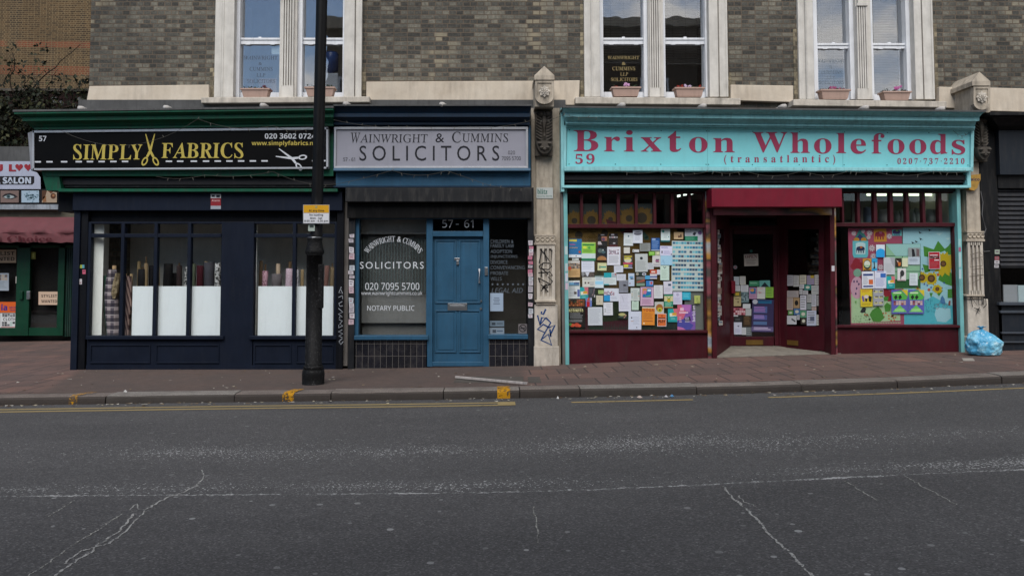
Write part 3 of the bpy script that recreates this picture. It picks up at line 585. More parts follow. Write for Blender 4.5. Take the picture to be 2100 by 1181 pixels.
# ------------------------------------------------------------------ stone pilasters
def pilaster(label, q, tags, sootm):
    X0, X1, Xm = q['shaft'][0], q['shaft'][1], (q['shaft'][0] + q['shaft'][1]) / 2
    bx, bz = U(Xm, 740, -.05)
    t = thing('stone_pilaster', label, 'pilaster', (bx, .05, bz))
    mb = MB(); mb.pr(q['side'][0], 222, q['side'][1], q['base'], .10, .32); mb.pr(X0, 222, X1, q['base'], .04, .1); part('shaft', mb, M_STONE, t, bevel=.006)
    a, b = q['cap']; yc = q['capy']; mb = MB(); mb.pr(a - 1, yc + 14, b + 1, yc + 23, -.40, .32)
    x0, z = U(a - 1, yc + 14, -.40); x1 = U(b + 1, yc + 14, -.40)[0]; zp = U(1000, yc, -.2)[1]
    mb.add([(x0, -.4, z), (x1, -.4, z), (x1, .32, z), (x0, .32, z), ((x0 + x1) / 2, -.36, zp), ((x0 + x1) / 2, .32, zp)], [(0, 1, 4), (1, 2, 5, 4), (3, 0, 4, 5), (2, 3, 5)])
    part('gable_cap', mb, M_STONE, t)
    y1, y2 = yc + 23, yc + 78; mb = MB(); mb.pr(a, y1, b, y2, -.30, .32)
    # shield with rounded foot
    pts = [(a + .5, y1 + 2), (b - .5, y1 + 2), (b - .5, y2 - 22)] + [((a + b) / 2 + (b - a) / 2 * math.cos(i * math.pi / 10), y2 - 22 + 17 * math.sin(i * math.pi / 10)) for i in range(1, 10)] + [(a + .5, y2 - 22)]
    n = len(pts); f0 = [V(x, y, -.37) for x, y in pts]; mb.add(f0 + [(p[0], -.30, p[2]) for p in f0], [tuple(range(n))] + [(i, n + i, n + (i + 1) % n, (i + 1) % n) for i in range(n)])
    ins = [((x - (a + b) / 2) * .76 + (a + b) / 2, (y - (y1 + y2 - 5) / 2) * .80 + (y1 + y2 - 5) / 2) for x, y in pts]; g0 = [V(x, y, -.372) for x, y in ins]; h0 = [(p[0], -.385, p[2]) for p in f0]
    g1 = [(p[0], -.385, p[2]) for p in g0]; mb.add(h0 + g1 + g0 + f0, [(i, (i + 1) % n, n + (i + 1) % n, n + i) for i in range(n)] + [(n + i, n + (i + 1) % n, 2 * n + (i + 1) % n, 2 * n + i) for i in range(n)] + [(i, 3 * n + i, 3 * n + (i + 1) % n, (i + 1) % n) for i in range(n)])
    part('bracket', mb, M_STONE, t)
    fx, fz = U((a + b) / 2, y1 + 24, -.375); mb = MB()
    for ring, nn, rr, dy in ((0, 8, .095, 0), (1, 8, .06, -.014), (2, 5, .03, -.026)):
        for i in range(nn):
            an = (i + ring * .5) / nn * 6.283; ca, sa = math.cos(an), math.sin(an); w_ = rr * .42
            mb.add([(fx, -.375 + dy - .012, fz), (fx + ca * rr * .6 - sa * w_, -.385 + dy, fz + sa * rr * .6 + ca * w_), (fx + ca * rr, -.398 + dy, fz + sa * rr), (fx + ca * rr * .6 + sa * w_, -.385 + dy, fz + sa * rr * .6 - ca * w_), (fx + ca * rr * .6, -.40 + dy, fz + sa * rr * .6)], [(0, 1, 4), (1, 2, 4), (2, 3, 4), (3, 0, 4)])
    part('rosette', mb, M_STONEL, t)
    # carved leaf scroll, blackened
    mb = MB(); y0, y3 = yc + 86, yc + 178; xa, za = U(a + 1, y0, -.1); xb, zc = U(b - 2, y3, -.1); xm = (xa + xb) / 2; hw = (xb - xa) / 2
    mb.box(xa, xb, -.06, .1, zc, za)
    for k in range(9):
        u = k / 9; z = za - .06 - u * (za - zc) * .60
        for s_ in (-1, 1):
            mb.add([(xm + s_ * .02, -.09, z), (xm + s_ * hw * .9, -.07, z + .06), (xm + s_ * hw * .96, -.12, z + .02), (xm + s_ * hw * .5, -.15, z - .03), (xm + s_ * .03, -.11, z - .05)], [(0, 1, 2), (0, 2, 3), (0, 3, 4)])
    mb.tube([(xm, -.10, za - .04), (xm, -.13, za - .2), (xm, -.12, za - .42)], [.03, .035, .02], 8)
    zt = za - (za - zc) * .70; nn = 14; prof = []
    for i in range(nn + 1): an = math.pi * i / nn; prof.append((xm - hw * math.cos(an), zt - (zt - zc) * math.sin(an)))
    vs = [(x, -.06, z) for x, z in prof] + [(xm + (x - xm) * .92, -.17, zt + (z - zt) * .92) for x, z in prof] + [(xm + (x - xm) * .5, -.20, zt + (z - zt) * .5) for x, z in prof]; m1 = nn + 1
    mb.add(vs, [(i, i + 1, m1 + i + 1, m1 + i) for i in range(nn)] + [(m1 + i, m1 + i + 1, 2 * m1 + i + 1, 2 * m1 + i) for i in range(nn)] + [tuple(2 * m1 + i for i in range(m1)), tuple([0] + [m1, 2 * m1, 3 * m1 - 1, 2 * m1 - 1, m1 - 1])])
    for i in range(5):
        an = math.pi * (i + .5) / 5; mb.lathe([(.02, -.02), (.035, 0), (.02, .02)], (xm - hw * .6 * math.cos(an), -.2, zt - (zt - zc) * .6 * math.sin(an)), 8)
    for s_ in (-1, 0, 1): mb.lathe([(.01, -.05), (.04, -.02), (.045, .01), (.02, .035)], (xm + s_ * .055, -.12, za - .06), 8)
    part('leaf_scroll', mb, sootm, t)
    # band of circles
    a, b = q['band']; yb = q['bandy']; mb = MB(); mb.pr(a - 1, yb, b + 1, yb + 3, -.04, .1); mb.pr(a, yb + 3, b, yb + 17, -.03, .1); mb.pr(a - 2, yb + 17, b + 2, yb + 21, -.06, .1)
    for i in range(4):
        x, z = U(a + (b - a) * (i + .5) / 4, yb + 9.5, -.03); r = .038
        mb.add([(x + r * c * math.cos(j * .5236), -.03 - d, z + r * c * math.sin(j * .5236)) for c, d in ((1, 0), (.8, .02), (.4, .005)) for j in range(12)], [(j, (j + 1) % 12, 12 + (j + 1) % 12, 12 + j) for j in range(12)] + [(12 + j, 12 + (j + 1) % 12, 24 + (j + 1) % 12, 24 + j) for j in range(12)] + [tuple(24 + j for j in range(12))])
    part('carved_band', mb, M_STONE, t)
    # fluted panel
    a, b = q['flute']; y0, y1 = yb + 21, q['led']; mb = MB(); nf = 3; wd = (b - a) / 10
    mb.pr(a, y0, b, y1, -.005, .1); xs = []
    e = [a] + [a + (b - a) * (.16 + .255 * i) for i in range(nf)]; cur = a
    for i in range(nf):
        gx0 = a + (b - a) * (.16 + .255 * i); gx1 = gx0 + (b - a) * .15
        mb.pr(cur, y0, gx0, y1, -.045, -.005); mb.pr(gx0, y0, gx1, y0 + 8, -.045, -.005); mb.pr(gx0, y1 - 8, gx1, y1, -.045, -.005); cur = gx1
    mb.pr(cur, y0, b, y1, -.045, -.005); part('fluted_panel', mb, M_STONEL, t)
    mb = MB(); mb.pr(a - 4, y1, b + 3, y1 + 4, -.10, .1); mb.pr(a - 2, y1 + 4, b + 1, y1 + 9, -.075, .1); part('ledge', mb, M_STONE, t, bevel=.008)
    a, b = q['pl']; mb = MB(); mb.pr(a, y1 + 9, b, q['pb'], -.05, .1); mb.pr(a - 1, q['pb'], b + 3, q['base'] + 20, -.09, .1); part('plinth', mb, M_STONEL, t, bevel=.012)
    for nm, strokes, Yy, wd, m in tags:
        mb = MB()
        for st in strokes: mb.ribbon(st, wd, Yy, m, .15)
        part('graffiti', mb, m, t, label=nm)
c6b = lambda *L: [(1060 + x / 2.95, 380 + y / 2.95) for x, y in L]
BK = paper('#1a1a1c'); BLU = paper('#1d3e70')
tag1 = [c6b((150, 390), (135, 472)), c6b((150, 395), (208, 470), (212, 390)), c6b((135, 490), (160, 470), (200, 472), (212, 490), (190, 510), (140, 505), (135, 490)), c6b((150, 520), (150, 555)), c6b((130, 530), (200, 525), (215, 545), (190, 555), (215, 580), (205, 600), (130, 560)), c6b((130, 560), (140, 590)), c6b((205, 600), (160, 610), (180, 600)), c6b((145, 600), (190, 645)), c6b((180, 600), (145, 640)), c6b((150, 622), (190, 616)), c6b((165, 395), (180, 460)), c6b((155, 475), (150, 500), (190, 540))]
tag2 = [c6b((175, 748), (160, 780), (148, 775), (150, 762)), c6b((125, 785), (140, 845), (175, 800), (150, 800), (140, 845)), c6b((175, 800), (205, 830), (170, 890), (125, 870), (160, 840), (195, 860), (230, 845), (200, 910)), c6b((170, 890), (145, 935), (210, 965), (190, 900), (150, 930)), c6b((205, 915), (200, 870))]
c4b = lambda *L: [(1920 + x / 3.58, 430 + y / 3.58) for x, y in L]
tag3 = [c4b((248, 625), (268, 715)), c4b((252, 628), (298, 700), (300, 625)), c4b((310, 640), (315, 700), (338, 695), (335, 640)), c4b((345, 700), (348, 625), (362, 640), (368, 700), (345, 720)), c4b((275, 720), (325, 735)), c4b((318, 715), (295, 765)), c4b((290, 725), (325, 750))]
tag4 = [c4b((250, 330), (320, 310), (350, 345), (260, 360), (250, 420), (340, 410), (335, 360)), c4b((262, 440), (340, 430), (340, 480), (260, 470), (262, 540), (340, 500)), c4b((290, 330), (285, 560)), c4b((245, 490), (350, 480))]
pilaster('stone pilaster with a black and a blue graffiti tag between two shopfronts', dict(side=(1090, 1149), shaft=(1100, 1134), cap=(1097, 1136), capy=141, band=(1097, 1138), bandy=481, flute=(1101, 1138), led=616, pl=(1096, 1144), pb=710, base=752), [('black scrawled tag', tag1, -.049, 2.3, BK), ('blue scrawled tag', tag2, -.054, 3.2, BLU)], M_SOOT)
pilaster('stone pilaster with a yellow alarm box and a faint black scrawl beside the rubbish sack', dict(side=(1979, 2014), shaft=(1984, 2012), cap=(1995, 2030), capy=153, band=(1984, 2018), bandy=474, flute=(1986, 2017), led=604, pl=(1985, 2028), pb=690, base=724), [('black scrawled tag', tag3, -.079, 1.6, BK), ('faint grey tag', tag4, -.049, 1.3, paper('#6b645c'))], M_SOOT)
# ------------------------------------------------------------------ fabric shop
fs = thing('fabric_shop', 'navy painted corner fabric shop with green cornice and rolls behind its windows', 'shop', (-4.3, .05, -.03))
def shopbox(t, px0, px1, rows, y1, mwall, mfl=None, name='interior', z1=3.0, left=None):
    """room behind a shop window, built from five slabs"""
    x0 = U(px0, 600, 0)[0]; x1 = U(px1, 600, 0)[0]; mb = MB(); ya = .14; z0 = rows
    mb.box(x0, x1, y1, y1 + .05, z0, z1, mwall); mb.box(x0, x1, ya, y1, z1, z1 + .05, mwall); mb.box(x0, x1, ya, y1, z0 - .05, z0, mfl or mwall)
    mb.box(x0 - .05, x0, ya, y1 + .05, z0 - .05, z1 + .05, left or mwall); mb.box(x1, x1 + .05, ya, y1 + .05, z0 - .05, z1 + .05, mwall); part(name, mb, None, t)
shopbox(fs, 182, 688, .0, 1.2, M_INT, M_INTD, left=M_INTW)
mb = MB(); mb.pr(148, 394, 161, 762, -.05, .3); part('post', mb, M_NAVY, fs, bevel=.006)
mb = MB(); mb.pr(163, 430, 177, 762, -.02, .3); part('post', mb, M_NAVYD, fs, bevel=.006)
mb = MB(); mb.pr(690, 392, 704, 757, -.04, .3); pr_post = part('post', mb, M_NAVYD, fs, bevel=.006)
W = paper('#8c9096'); mb = MB()
for st in ([(700, 588), (695, 600), (703, 602), (698, 592)], [(694, 610), (702, 606), (703, 613)], [(702, 618), (695, 622), (697, 628), (703, 627)], [(694, 632), (703, 640), (694, 644), (702, 650), (695, 652), (699, 646)], [(695, 655), (702, 658), (697, 664), (703, 668), (694, 672), (695, 666)], [(702, 676), (694, 680), (703, 684), (695, 689), (702, 692)], [(702, 694), (695, 700), (699, 706), (704, 700)]): mb.ribbon(st, 1.5, -.042, W)
part('graffiti', mb, W, fs)
mb = MB(); mb.pr(120, 388, 150, 434, .1, .5); mb.box(U(150, 600, .3)[0] + .005, U(150, 600, .3)[0] + .09, .3, 3.0, -.2, 3.05); part('side_wall', mb, M_NAVYD, fs)
mb = MB(); mb.pr(149, 392, 702, 432, -.10, .3); part('shutter_casing', mb, M_NAVY, fs, bevel=.008)
mb = MB(); mb.pr(178, 432.5, 690, 456, .06, .14); part('head_rail', mb, M_NAVYD, fs)
fr = MB()
for a, b in ((177, 184.5), (246, 253), (314, 321), (383, 390), (599, 606), (685, 690)): fr.pr(a, 456, b, 690, -.005, .10)
fr.pr(177, 479, 453, 487, .002, .095); fr.pr(518, 479, 690, 487, .002, .095); fr.pr(177, 455, 690, 459, .0, .095)
part('window_frame', fr, M_NAVY, fs, bevel=.005)
mb = MB(); mb.pr(452, 455, 519, 757, -.012, .14); part('pier', mb, M_NAVY, fs, bevel=.006)
for a, b in ((175, 458), (510, 690)): part('sill', MB().pr(a, 689, b, 696, -.06, .14), M_NAVY, fs, bevel=.006)
for a, b in ((178, 452), (519, 690)): part('stall_riser', MB().pr(a, 696, b, 757, .0, .14), M_NAVY, fs)
part('skirting', MB().pr(176, 749, 690, 762, -.03, -.013), M_NAVY, fs)
for a, b in ((182, 310), (317, 451), (519, 599), (605, 686)):
    mb = MB()
    for q in ((a + 2, 706, b - 2, 709), (a + 2, 742, b - 2, 745), (a + 2, 709, a + 4.5, 742), (b - 4.5, 709, b - 2, 742)): mb.pr(*q, -.016, .0)
    part('panel_moulding', mb, M_NAVY, fs, bevel=.004)
for a, b in ((184.5, 246), (253, 314), (321, 383), (390, 452), (519, 599), (606, 685)):
    mb = MB(); mb.pr(a - 1, 459, b + 1, 479, .05, .054); mb.pr(a - 1, 487, b + 1, 689, .05, .054); part('pane', mb, M_GLASS, fs)
mb = MB(); mb.pr(120, 387, 692, 393, -.20, .3); part('lip_moulding', mb, M_GREEN, fs)
cor = MB(); cor.strip([(227, -.52, 27, 683.5), (234, -.52, 29, 683.5), (234.3, -.49, 30, 683.5), (241, -.42, 44, 683.5), (241.3, -.43, 44, 683.5), (248.5, -.43, 46, 683.5), (249, -.36, 52, 683.5), (256, -.29, 66, 683.5), (261.5, -.27, 69, 683.5), (262, -.29, 69, 683.5), (266, -.29, 70, 683.5), (268, -.2, 72, 683.5)], .2, None, -8)
part('cornice', cor, M_GREEN, fs)
mb = MB(); mb.strip([(225.5, -.535, 26, 683.7), (229.5, -.535, 26, 683.7), (229.7, -.515, 27, 683.7)], .25, None, -8); part('lead_cover', mb, M_LEAD, fs)
mb = MB(); mb.pr(75, 266, 683.5, 350, -.12, .2); mb.pr(92, 348, 683.5, 361, -.16, .2); part('fascia', mb, M_GREEN, fs)
mb = MB(); mb.pq(((85, 350), (119, 350), (126, 391), (95, 391)), -.14, .3); part('corner_bracket', mb, M_GREEN, fs)
mb = MB(); mb.pr(121, 361, 690, 387, .02, .3, M_BLK); mb.pr(121, 366, 690, 379, -.06, .02, M_SHUT); mb.pr(121, 380, 690, 384, -.03, .02, M_BLK2); part('roller_shutter', mb, None, fs)
mb = MB(); mb.pr(160, 205, 1160, 262, .12, .55); part('flashing_board', mb, M_LEAD, fs)
# sign
sg = thing('shop_sign', 'black fascia sign with yellow scissors and yellow lettering', 'shop sign', (-4.3, -.25, 3.3))
FB = ((69, 269), (672, 262), (672, 345), (68, 348)); Yf = -.24
mb = MB(); mb.pq(FB, Yf, -.12); part('panel', mb, paint('gloss_black_sign', '#030304', .5, .1, .05, (.01, .01, .01), spec=.08, bump=.02), sg)
mb = MB()
for q in (((67, 268), (673, 261), (673, 265.5), (67, 272.5)), ((67, 345.5), (673, 342.5), (673, 346), (67, 349)), ((66.5, 268), (69.5, 268), (69.5, 349), (66.5, 349)), ((669, 262), (673, 262), (673, 346), (669, 346))): mb.pq(q, Yf - .025, -.12)
part('frame', mb, M_ALU, sg)
mb = MB(); a = V(57, 273, -.12); b_ = V(67, 269, Yf - .02); c_ = V(67, 349, Yf - .02); d_ = V(63, 347, -.12); mb.add([a, b_, c_, d_] + [(p[0] + .02, -.115, p[2]) for p in (a, b_, c_, d_)], [(0, 1, 2, 3), (7, 6, 5, 4), (0, 4, 5, 1), (2, 6, 7, 3), (3, 7, 4, 0)]); part('splayed_end', mb, M_ALU, sg)
YT = Yf - .003; YEL = paper('#ab9a48', .5); WHT = paper('#b9bcc2', .5)
mb = MB(); mb.text('57', (80, 279, 95, 290), YT, WHT, 'bold'); mb.text('SIMPLY', (150, 296, 292, 328), YT, YEL, 'brush'); mb.text('FABRICS', (331, 293, 499, 325), YT, YEL, 'brush')
mb.text('020 3602 0724', (543, 274, 647, 285), YT, WHT, 'bold'); mb.text('www.simplyfabrics.net', (516, 289, 655, 301), YT, YEL, 'bold')
part('lettering', mb, None, sg)
mb = MB(); x = 71
for i, d in enumerate((71, 95, 125, 155, 178, 202, 226, 250, 340, 363, 391, 416, 440, 464, 488, 512, 536, 640, 655)): mb.rect((d, 331 - d * .004, d + 13, 334 - d * .004), YT, WHT)
part('stitch_line', mb, WHT, sg)
def scissors(mb, cx, y0, y1, m, ang=0, YY=YT):
    h = y1 - y0; rot = lambda u, v: (cx + (u * math.cos(ang) - v * math.sin(ang)) * h, (y0 + y1) / 2 + (u * math.sin(ang) + v * math.cos(ang)) * h)
    for s_, yy in ((-1, YY), (1, YY - .001)):
        mb.flat([rot(s_ * -.155, -.5), rot(s_ * -.125, -.5), rot(s_ * .03, .0), rot(s_ * .13, .2), rot(s_ * .07, .23), rot(s_ * -.03, .06)], yy, m)
        c = (s_ * .17, .35); n = 16; ou = []; inn = []
        for i in range(n + 1):
            a = i / n * 6.2832; u, v = .085 * math.cos(a), .15 * math.sin(a); t = -s_ * .5; ou.append(rot(c[0] + u * math.cos(t) - v * math.sin(t), c[1] + u * math.sin(t) + v * math.cos(t)))
            u *= .55; v *= .62; inn.append(rot(c[0] + u * math.cos(t) - v * math.sin(t), c[1] + u * math.sin(t) + v * math.cos(t)))
        vs = [V(x, y, yy - .0005) for x, y in ou + inn]; mb.add(vs, [(i, i + 1, n + 2 + i, n + 1 + i) for i in range(n)], m)
mb = MB(); scissors(mb, 308, 275, 341, YEL); part('scissors_emblem', mb, YEL, sg)
mb = MB(); scissors(mb, 597, 294, 355, WHT, R(-68)); part('scissors_emblem', mb, WHT, sg)
# what stands in the window
for a, b in ((184, 213), (519, 527.5)):
    mb = MB(); xa = U(a, 600, .1)[0]; xb, zt = U(b, 488, .17); z0 = U(b, 690, .1)[1]; mb.add([(xa, .11, zt + .25), (xb, .17, zt + .25), (xb, .17, z0), (xa, .11, z0), (xa - .02, .13, zt + .25), (xb - .02, .19, zt + .25), (xb - .02, .19, z0), (xa - .02, .13, z0)], [(0, 1, 2, 3), (7, 6, 5, 4), (0, 4, 5, 1), (1, 5, 6, 2), (2, 6, 7, 3), (3, 7, 4, 0)]); part('return_panel', mb, M_INTW, fs)
def board(x0, x1, label): mb = MB(); mb.pr(x0, 587, x1, 690, .085, .10); solo('white_board', mb, paint('white_melamine', '#e2e8ea', .4, .02, .05, bump=.01), label, 'board', 'white boards along the fabric window')
for (a, b), l in zip(((271, 314.5), (320, 383.5), (389, 452.5), (529, 599.5), (605, 683)), ('narrow white board beside the draped tartan cloth', 'white board below the black cloth rolls', 'white board below the green and maroon rolls beside the wide navy pier', 'white board below the leopard print roll', 'white board half hidden by the lamp post')): board(a, b, l)
def cloth_mat(name, kind):
    b = NB(name); t = b.n('ShaderNodeTexCoord'); sp = b.n('ShaderNodeSeparateXYZ'); b.l(t.outputs['Object'], sp.inputs[0])
    def stripe(o, f, th, ph=0): return b.math('GREATER_THAN', b.math('SINE', b.math('MULTIPLY_ADD', o, f, ph)), th)
    X, Z = sp.outputs[0], sp.outputs[2]
    if kind == 'tartan': col = b.mix(b.math('MULTIPLY', stripe(Z, 52, -.1), .75), b.mix(b.math('MULTIPLY', stripe(X, 52, -.1), .75), (.36, .30, .31), (.03, .028, .05)), (.02, .018, .03)); col = b.mix(b.math('MULTIPLY', stripe(Z, 52, .93, 2), .6), col, (.5, .45, .45))
    elif kind == 'stripe': col = b.mix(stripe(b.math('ADD', X, b.math('MULTIPLY', Z, .28)), 110, .1), (.36, .25, .22), (.10, .06, .06))
    elif kind == 'leopard': v = b.n('ShaderNodeTexVoronoi'); v.inputs['Scale'].default_value = 45; b.l(b.co(), v.inputs[0]); col = b.mix(b.ramp(v.outputs['Distance'], (.3, 1), (.45, 0)), (.5, .3, .36), (.12, .03, .06))
    elif kind == 'floral': v = b.n('ShaderNodeTexVoronoi'); v.inputs['Scale'].default_value = 38; b.l(b.co(), v.inputs[0]); col = b.mix(b.ramp(v.outputs['Distance'], (.3, 1), (.42, 0)), (.5, .48, .5), (.09, .09, .12))
    elif kind == 'dots': v = b.n('ShaderNodeTexVoronoi'); v.inputs['Scale'].default_value = 60; b.l(b.co(), v.inputs[0]); col = b.mix(b.ramp(v.outputs['Distance'], (.3, 1), (.4, 0)), (.42, .30, .36), (.6, .52, .56))
    elif kind == 'bw': n = b.noise(30, 3, .6); col = b.mix(b.ramp(n, (.48, 0), (.52, 1)), (.03, .03, .03), (.5, .5, .5))
    elif kind == 'camo': n = b.noise(22, 4, .6); col = b.mix(b.ramp(n, (.45, 0), (.55, 1)), (.13, .10, .06), (.30, .24, .15))
    b.set(col, .85, 0, .1); b.bump(b.noise(40, 4, .6), .3, .01); return b.m
CM = {k: cloth_mat(k + '_cloth', k) for k in ('tartan', 'stripe', 'leopard', 'floral', 'dots', 'bw', 'camo')}
def roll(px, pw, ytop, mat, label, ybot=690, Y=.32, core='#a98d6c', lean=None, corew=.35, coreh=10):
    lean = random.uniform(-4, 4) if lean is None else lean
    x, z1 = U(px, ytop, Y); _, z0 = U(px, ybot, Y); r = pw / 2 / 124; dx = lean / 124
    t = thing('fabric_roll', label, 'fabric roll', (x, Y, z0), 'rolls of cloth standing in the shop window')
    ax = lambda z: (dx * z / (z1 - z0), 0)
    mb = MB(); n = 7; prof = [(r * (1 + random.uniform(-.05, .05)), (z1 - z0) * i / n) for i in range(n + 1)]; prof.append((r * .8, (z1 - z0) + .004)); mb.lathe(prof, (x, Y, z0), 20, None, ax); part('cloth', mb, mat if not isinstance(mat, str) else paint('cloth ' + mat, mat, .85, .15, .2, bump=.4), t, smooth=True)
    if coreh: mb = MB(); mb.lathe([(r * corew, 0), (r * corew, z1 - z0 + coreh / 124)], (x, Y, z0), 14, None, ax); part('core', mb, paint('cardboard ' + core, core, .8, .1, .1), t, smooth=True)
roll(292, 17, 552, '#131316', 'black roll with a pale cardboard core above the narrow white board', coreh=5, corew=.25); roll(303, 8, 540, '#7d6b50', 'slim tan roll leaning beside the black roll of the narrow board', coreh=14); roll(288, 7, 536, '#a08a66', 'bare tan tube behind the black roll of the narrow board', Y=.5, coreh=0)
roll(310, 9, 545, '#1b1b20', 'second slim black roll against the mullion above the narrow white board', Y=.42, coreh=0)
roll(327, 8, 547, '#b39a72', 'slim cream tube beside a tall black roll', coreh=8); roll(344, 18, 541, '#0c0c0f', 'tallest black roll with a white tie in the third bay', coreh=0); roll(358, 14, 560, '#101014', 'short black roll behind the tallest black one', Y=.45, coreh=0); roll(371, 11, 545, '#2a1f20', 'dark roll with a wide tan core beside the mullion', coreh=6); roll(379, 8, 548, CM['bw'], 'black and white speckled slim roll at the third mullion', Y=.4, coreh=0)
roll(397, 14, 541, '#5d6553', 'sage green roll with a white tie', coreh=4, core='#2a2a28'); roll(411, 14, 545, '#43141f', 'maroon roll standing between sage and grey rolls', coreh=0); roll(421, 7, 536, '#a58e6a', 'slim cream tube between maroon and grey rolls', Y=.4, coreh=0); roll(432, 21, 538, '#3c3c43', 'wide charcoal grey roll right of the maroon one', coreh=0); roll(447, 12, 540, CM['bw'], 'black and white patterned roll against the wide navy pier', coreh=0)
roll(541, 12, 556, CM['leopard'], 'pink leopard print roll with a tan core', coreh=14); roll(533, 8, 535, '#75614d', 'brown wrapped roll leaning at the left of the leopard roll', Y=.45, lean=3, coreh=0); roll(567, 20, 562, '#5a5558', 'grey roll in crumpled clear wrapping beside the lilac one', coreh=0); roll(574, 9, 541, '#b4a08a', 'tall cream tube inside the clear wrapping', Y=.38, coreh=0)
roll(591, 16, 551, CM['dots'], 'lilac dotted roll with two cores beside the mullion', coreh=15, corew=.4); roll(611, 10, 553, CM['floral'], 'white floral roll left of the lamp post', coreh=3); roll(618, 7, 553, '#a58e6a', 'short tan tube touching the lamp post outline', Y=.4, coreh=0); roll(665, 10, 545, '#6b4a42', 'brown roll leaning right of the lamp post', lean=6, coreh=0, ybot=690); roll(678, 10, 548, '#7d6b50', 'tan roll in the last bay near the dark post', Y=.4, coreh=8)
roll(660, 9, 560, '#8a8f93', 'pale grey roll right behind the lamp post', Y=.45, coreh=0)
def drape(pts_l, pts_r, Y, mat, label, cat='cloth', name='draped_cloth'):
    mb = MB(); n = len(pts_l); k = 7; vs = []
    for (a, y), (b, _) in zip(pts_l, pts_r):
        for i in range(k):
            u = i / (k - 1); yy = Y - .05 * math.sin(u * math.pi) - .018 * math.sin(u * 11 + y * .03); vs.append(V(a + (b - a) * u, y, yy))
    mb.add(vs, [(j * k + i, j * k + i + 1, (j + 1) * k + i + 1, (j + 1) * k + i) for j in range(n - 1) for i in range(k - 1)])
    bk = [(v[0], Y + .03, v[2]) for v in vs]; mb.add(bk, [(j * k + i + 1, j * k + i, (j + 1) * k + i, (j + 1) * k + i + 1) for j in range(n - 1) for i in range(k - 1)])
    solo(name, mb, mat, label, cat, None, True)
drape([(222, 552), (218, 570), (215, 585), (214, 610), (216, 650), (220, 690)], [(236, 545), (240, 570), (241, 600), (242, 630), (243, 660), (244, 690)], .20, CM['tartan'], 'black and white tartan cloth draped from a roll in the left corner of the window')
drape([(236, 560), (230, 580), (227, 600), (230, 612)], [(246, 550), (245, 580), (243, 605), (238, 616)], .17, CM['camo'], 'short olive camouflage cloth hanging over the tartan')
drape([(256, 566), (257, 600), (255, 625), (256, 650), (254, 690)], [(268, 560), (271, 600), (274, 645), (268, 660), (266, 690)], .19, CM['stripe'], 'pink and brown striped cloth hanging beside the narrow white board')
drape([(211, 565), (212, 590), (213, 640), (219, 690)], [(224, 562), (222, 590), (220, 640), (222, 690)], .26, paint('green_cloth', '#2a4a3c', .85), 'green cloth edge hanging behind the tartan')
roll(232, 8, 545, '#a98d6c', 'tan tube rising from the draped tartan cloth', Y=.3, coreh=0); roll(258, 6, 562, '#a98d6c', 'thin tan tube above the striped cloth, nearer the mullion', Y=.3, coreh=0); roll(267, 6, 562, '#b39a72', 'thin pale tube above the striped cloth, nearer the white board', Y=.3, coreh=0)
# stickers and the alarm plate
def sticker(q, Y, label, cols, group=None, name='sticker', txt=()):
    q = rq(q); mb = MB(); mb.pq(q, Y, Y + .0015, paper(cols[0]))
    for i, (u0, v0, u1, v1, c) in enumerate(cols[1:]): mb.flat([bil(q, u0, v0), bil(q, u1, v0), bil(q, u1, v1), bil(q, u0, v1)], Y - .0008 * (i + 1), paper(c))
    for s_, u0, v0, u1, v1, c, sty in txt: mb.text(s_, [bil(q, u0, v0), bil(q, u1, v0), bil(q, u1, v1), bil(q, u0, v1)], Y - .003, paper(c), sty)
    solo(name, mb, None, label, name.replace('_', ' '), group)
sticker((164, 543, 173, 550), -.0225, 'small lime sticker topmost on the corner post of the fabric shop', ['#8d9a42', (.5, 0, 1, 1, '#4f8a9a')]); sticker((169, 553, 175.5, 562), -.0225, 'small pink sticker on the corner post of the fabric shop', ['#b0566c', (.2, .2, .8, .5, '#7a3044')]); sticker((162, 572, 168, 583), -.0225, 'small white sticker lowest on the corner post of the fabric shop', ['#b4b0b4', (.2, .6, .8, .8, '#8a6f74')])
sticker((432, 398, 453, 429), -.104, 'red and white burglar alarm plate on the navy shutter casing', ['#7f2029', (0, 0, 1, .28, '#c4c4c8'), (.1, .05, .4, .2, '#3a3a44'), (.55, .06, .9, .24, '#3a3a44'), (0, .78, 1, 1, '#8a9099')], None, 'alarm_plate', (('Alarm', .1, .36, .9, .5, '#c9a0a0', 'bold'),))

# ------------------------------------------------------------------ solicitors
so_ = thing('solicitors_office', 'blue fronted solicitors office with a panelled door and black tiles', 'office', (-.85, .1, -.02))
shopbox(so_, 734, 1084, .0, 2.5, M_INTD, z1=3.0)
cor = MB(); cor.strip([(216, -.46, 683.8, 1089), (219, -.46, 683.8, 1089), (220, -.42, 683.8, 1088), (232, -.36, 683.8, 1087), (233, -.38, 683.8, 1087), (240, -.38, 683.8, 1087), (241, -.30, 683.8, 1086), (250, -.24, 683.8, 1086), (251, -.26, 683.8, 1086), (256, -.26, 683.8, 1086), (257, -.2, 683.8, 1086), (262, -.16, 683.8, 1086)], .2, None, 0)
part('cornice', cor, M_DBLUE, so_)
mb = MB(); mb.strip([(214.5, -.475, 683.8, 1090), (217.5, -.475, 683.8, 1090), (217.7, -.46, 683.8, 1090)], .25, None, 0); part('lead_cover', mb, M_LEAD, so_)
mb = MB(); mb.pr(684, 258, 1088, 350, -.12, .2); part('fascia', mb, M_BLUE, so_)
mb = MB(); mb.strip([(345, -.27, 684, 1088), (350, -.28, 684, 1088), (352, -.22, 684, 1087)], .1); part('ledge', mb, M_BLUE, so_)
mb = MB(); mb.pr(689, 352, 1088, 383, -.14, .2); part('lower_fascia', mb, M_BLUE, so_)
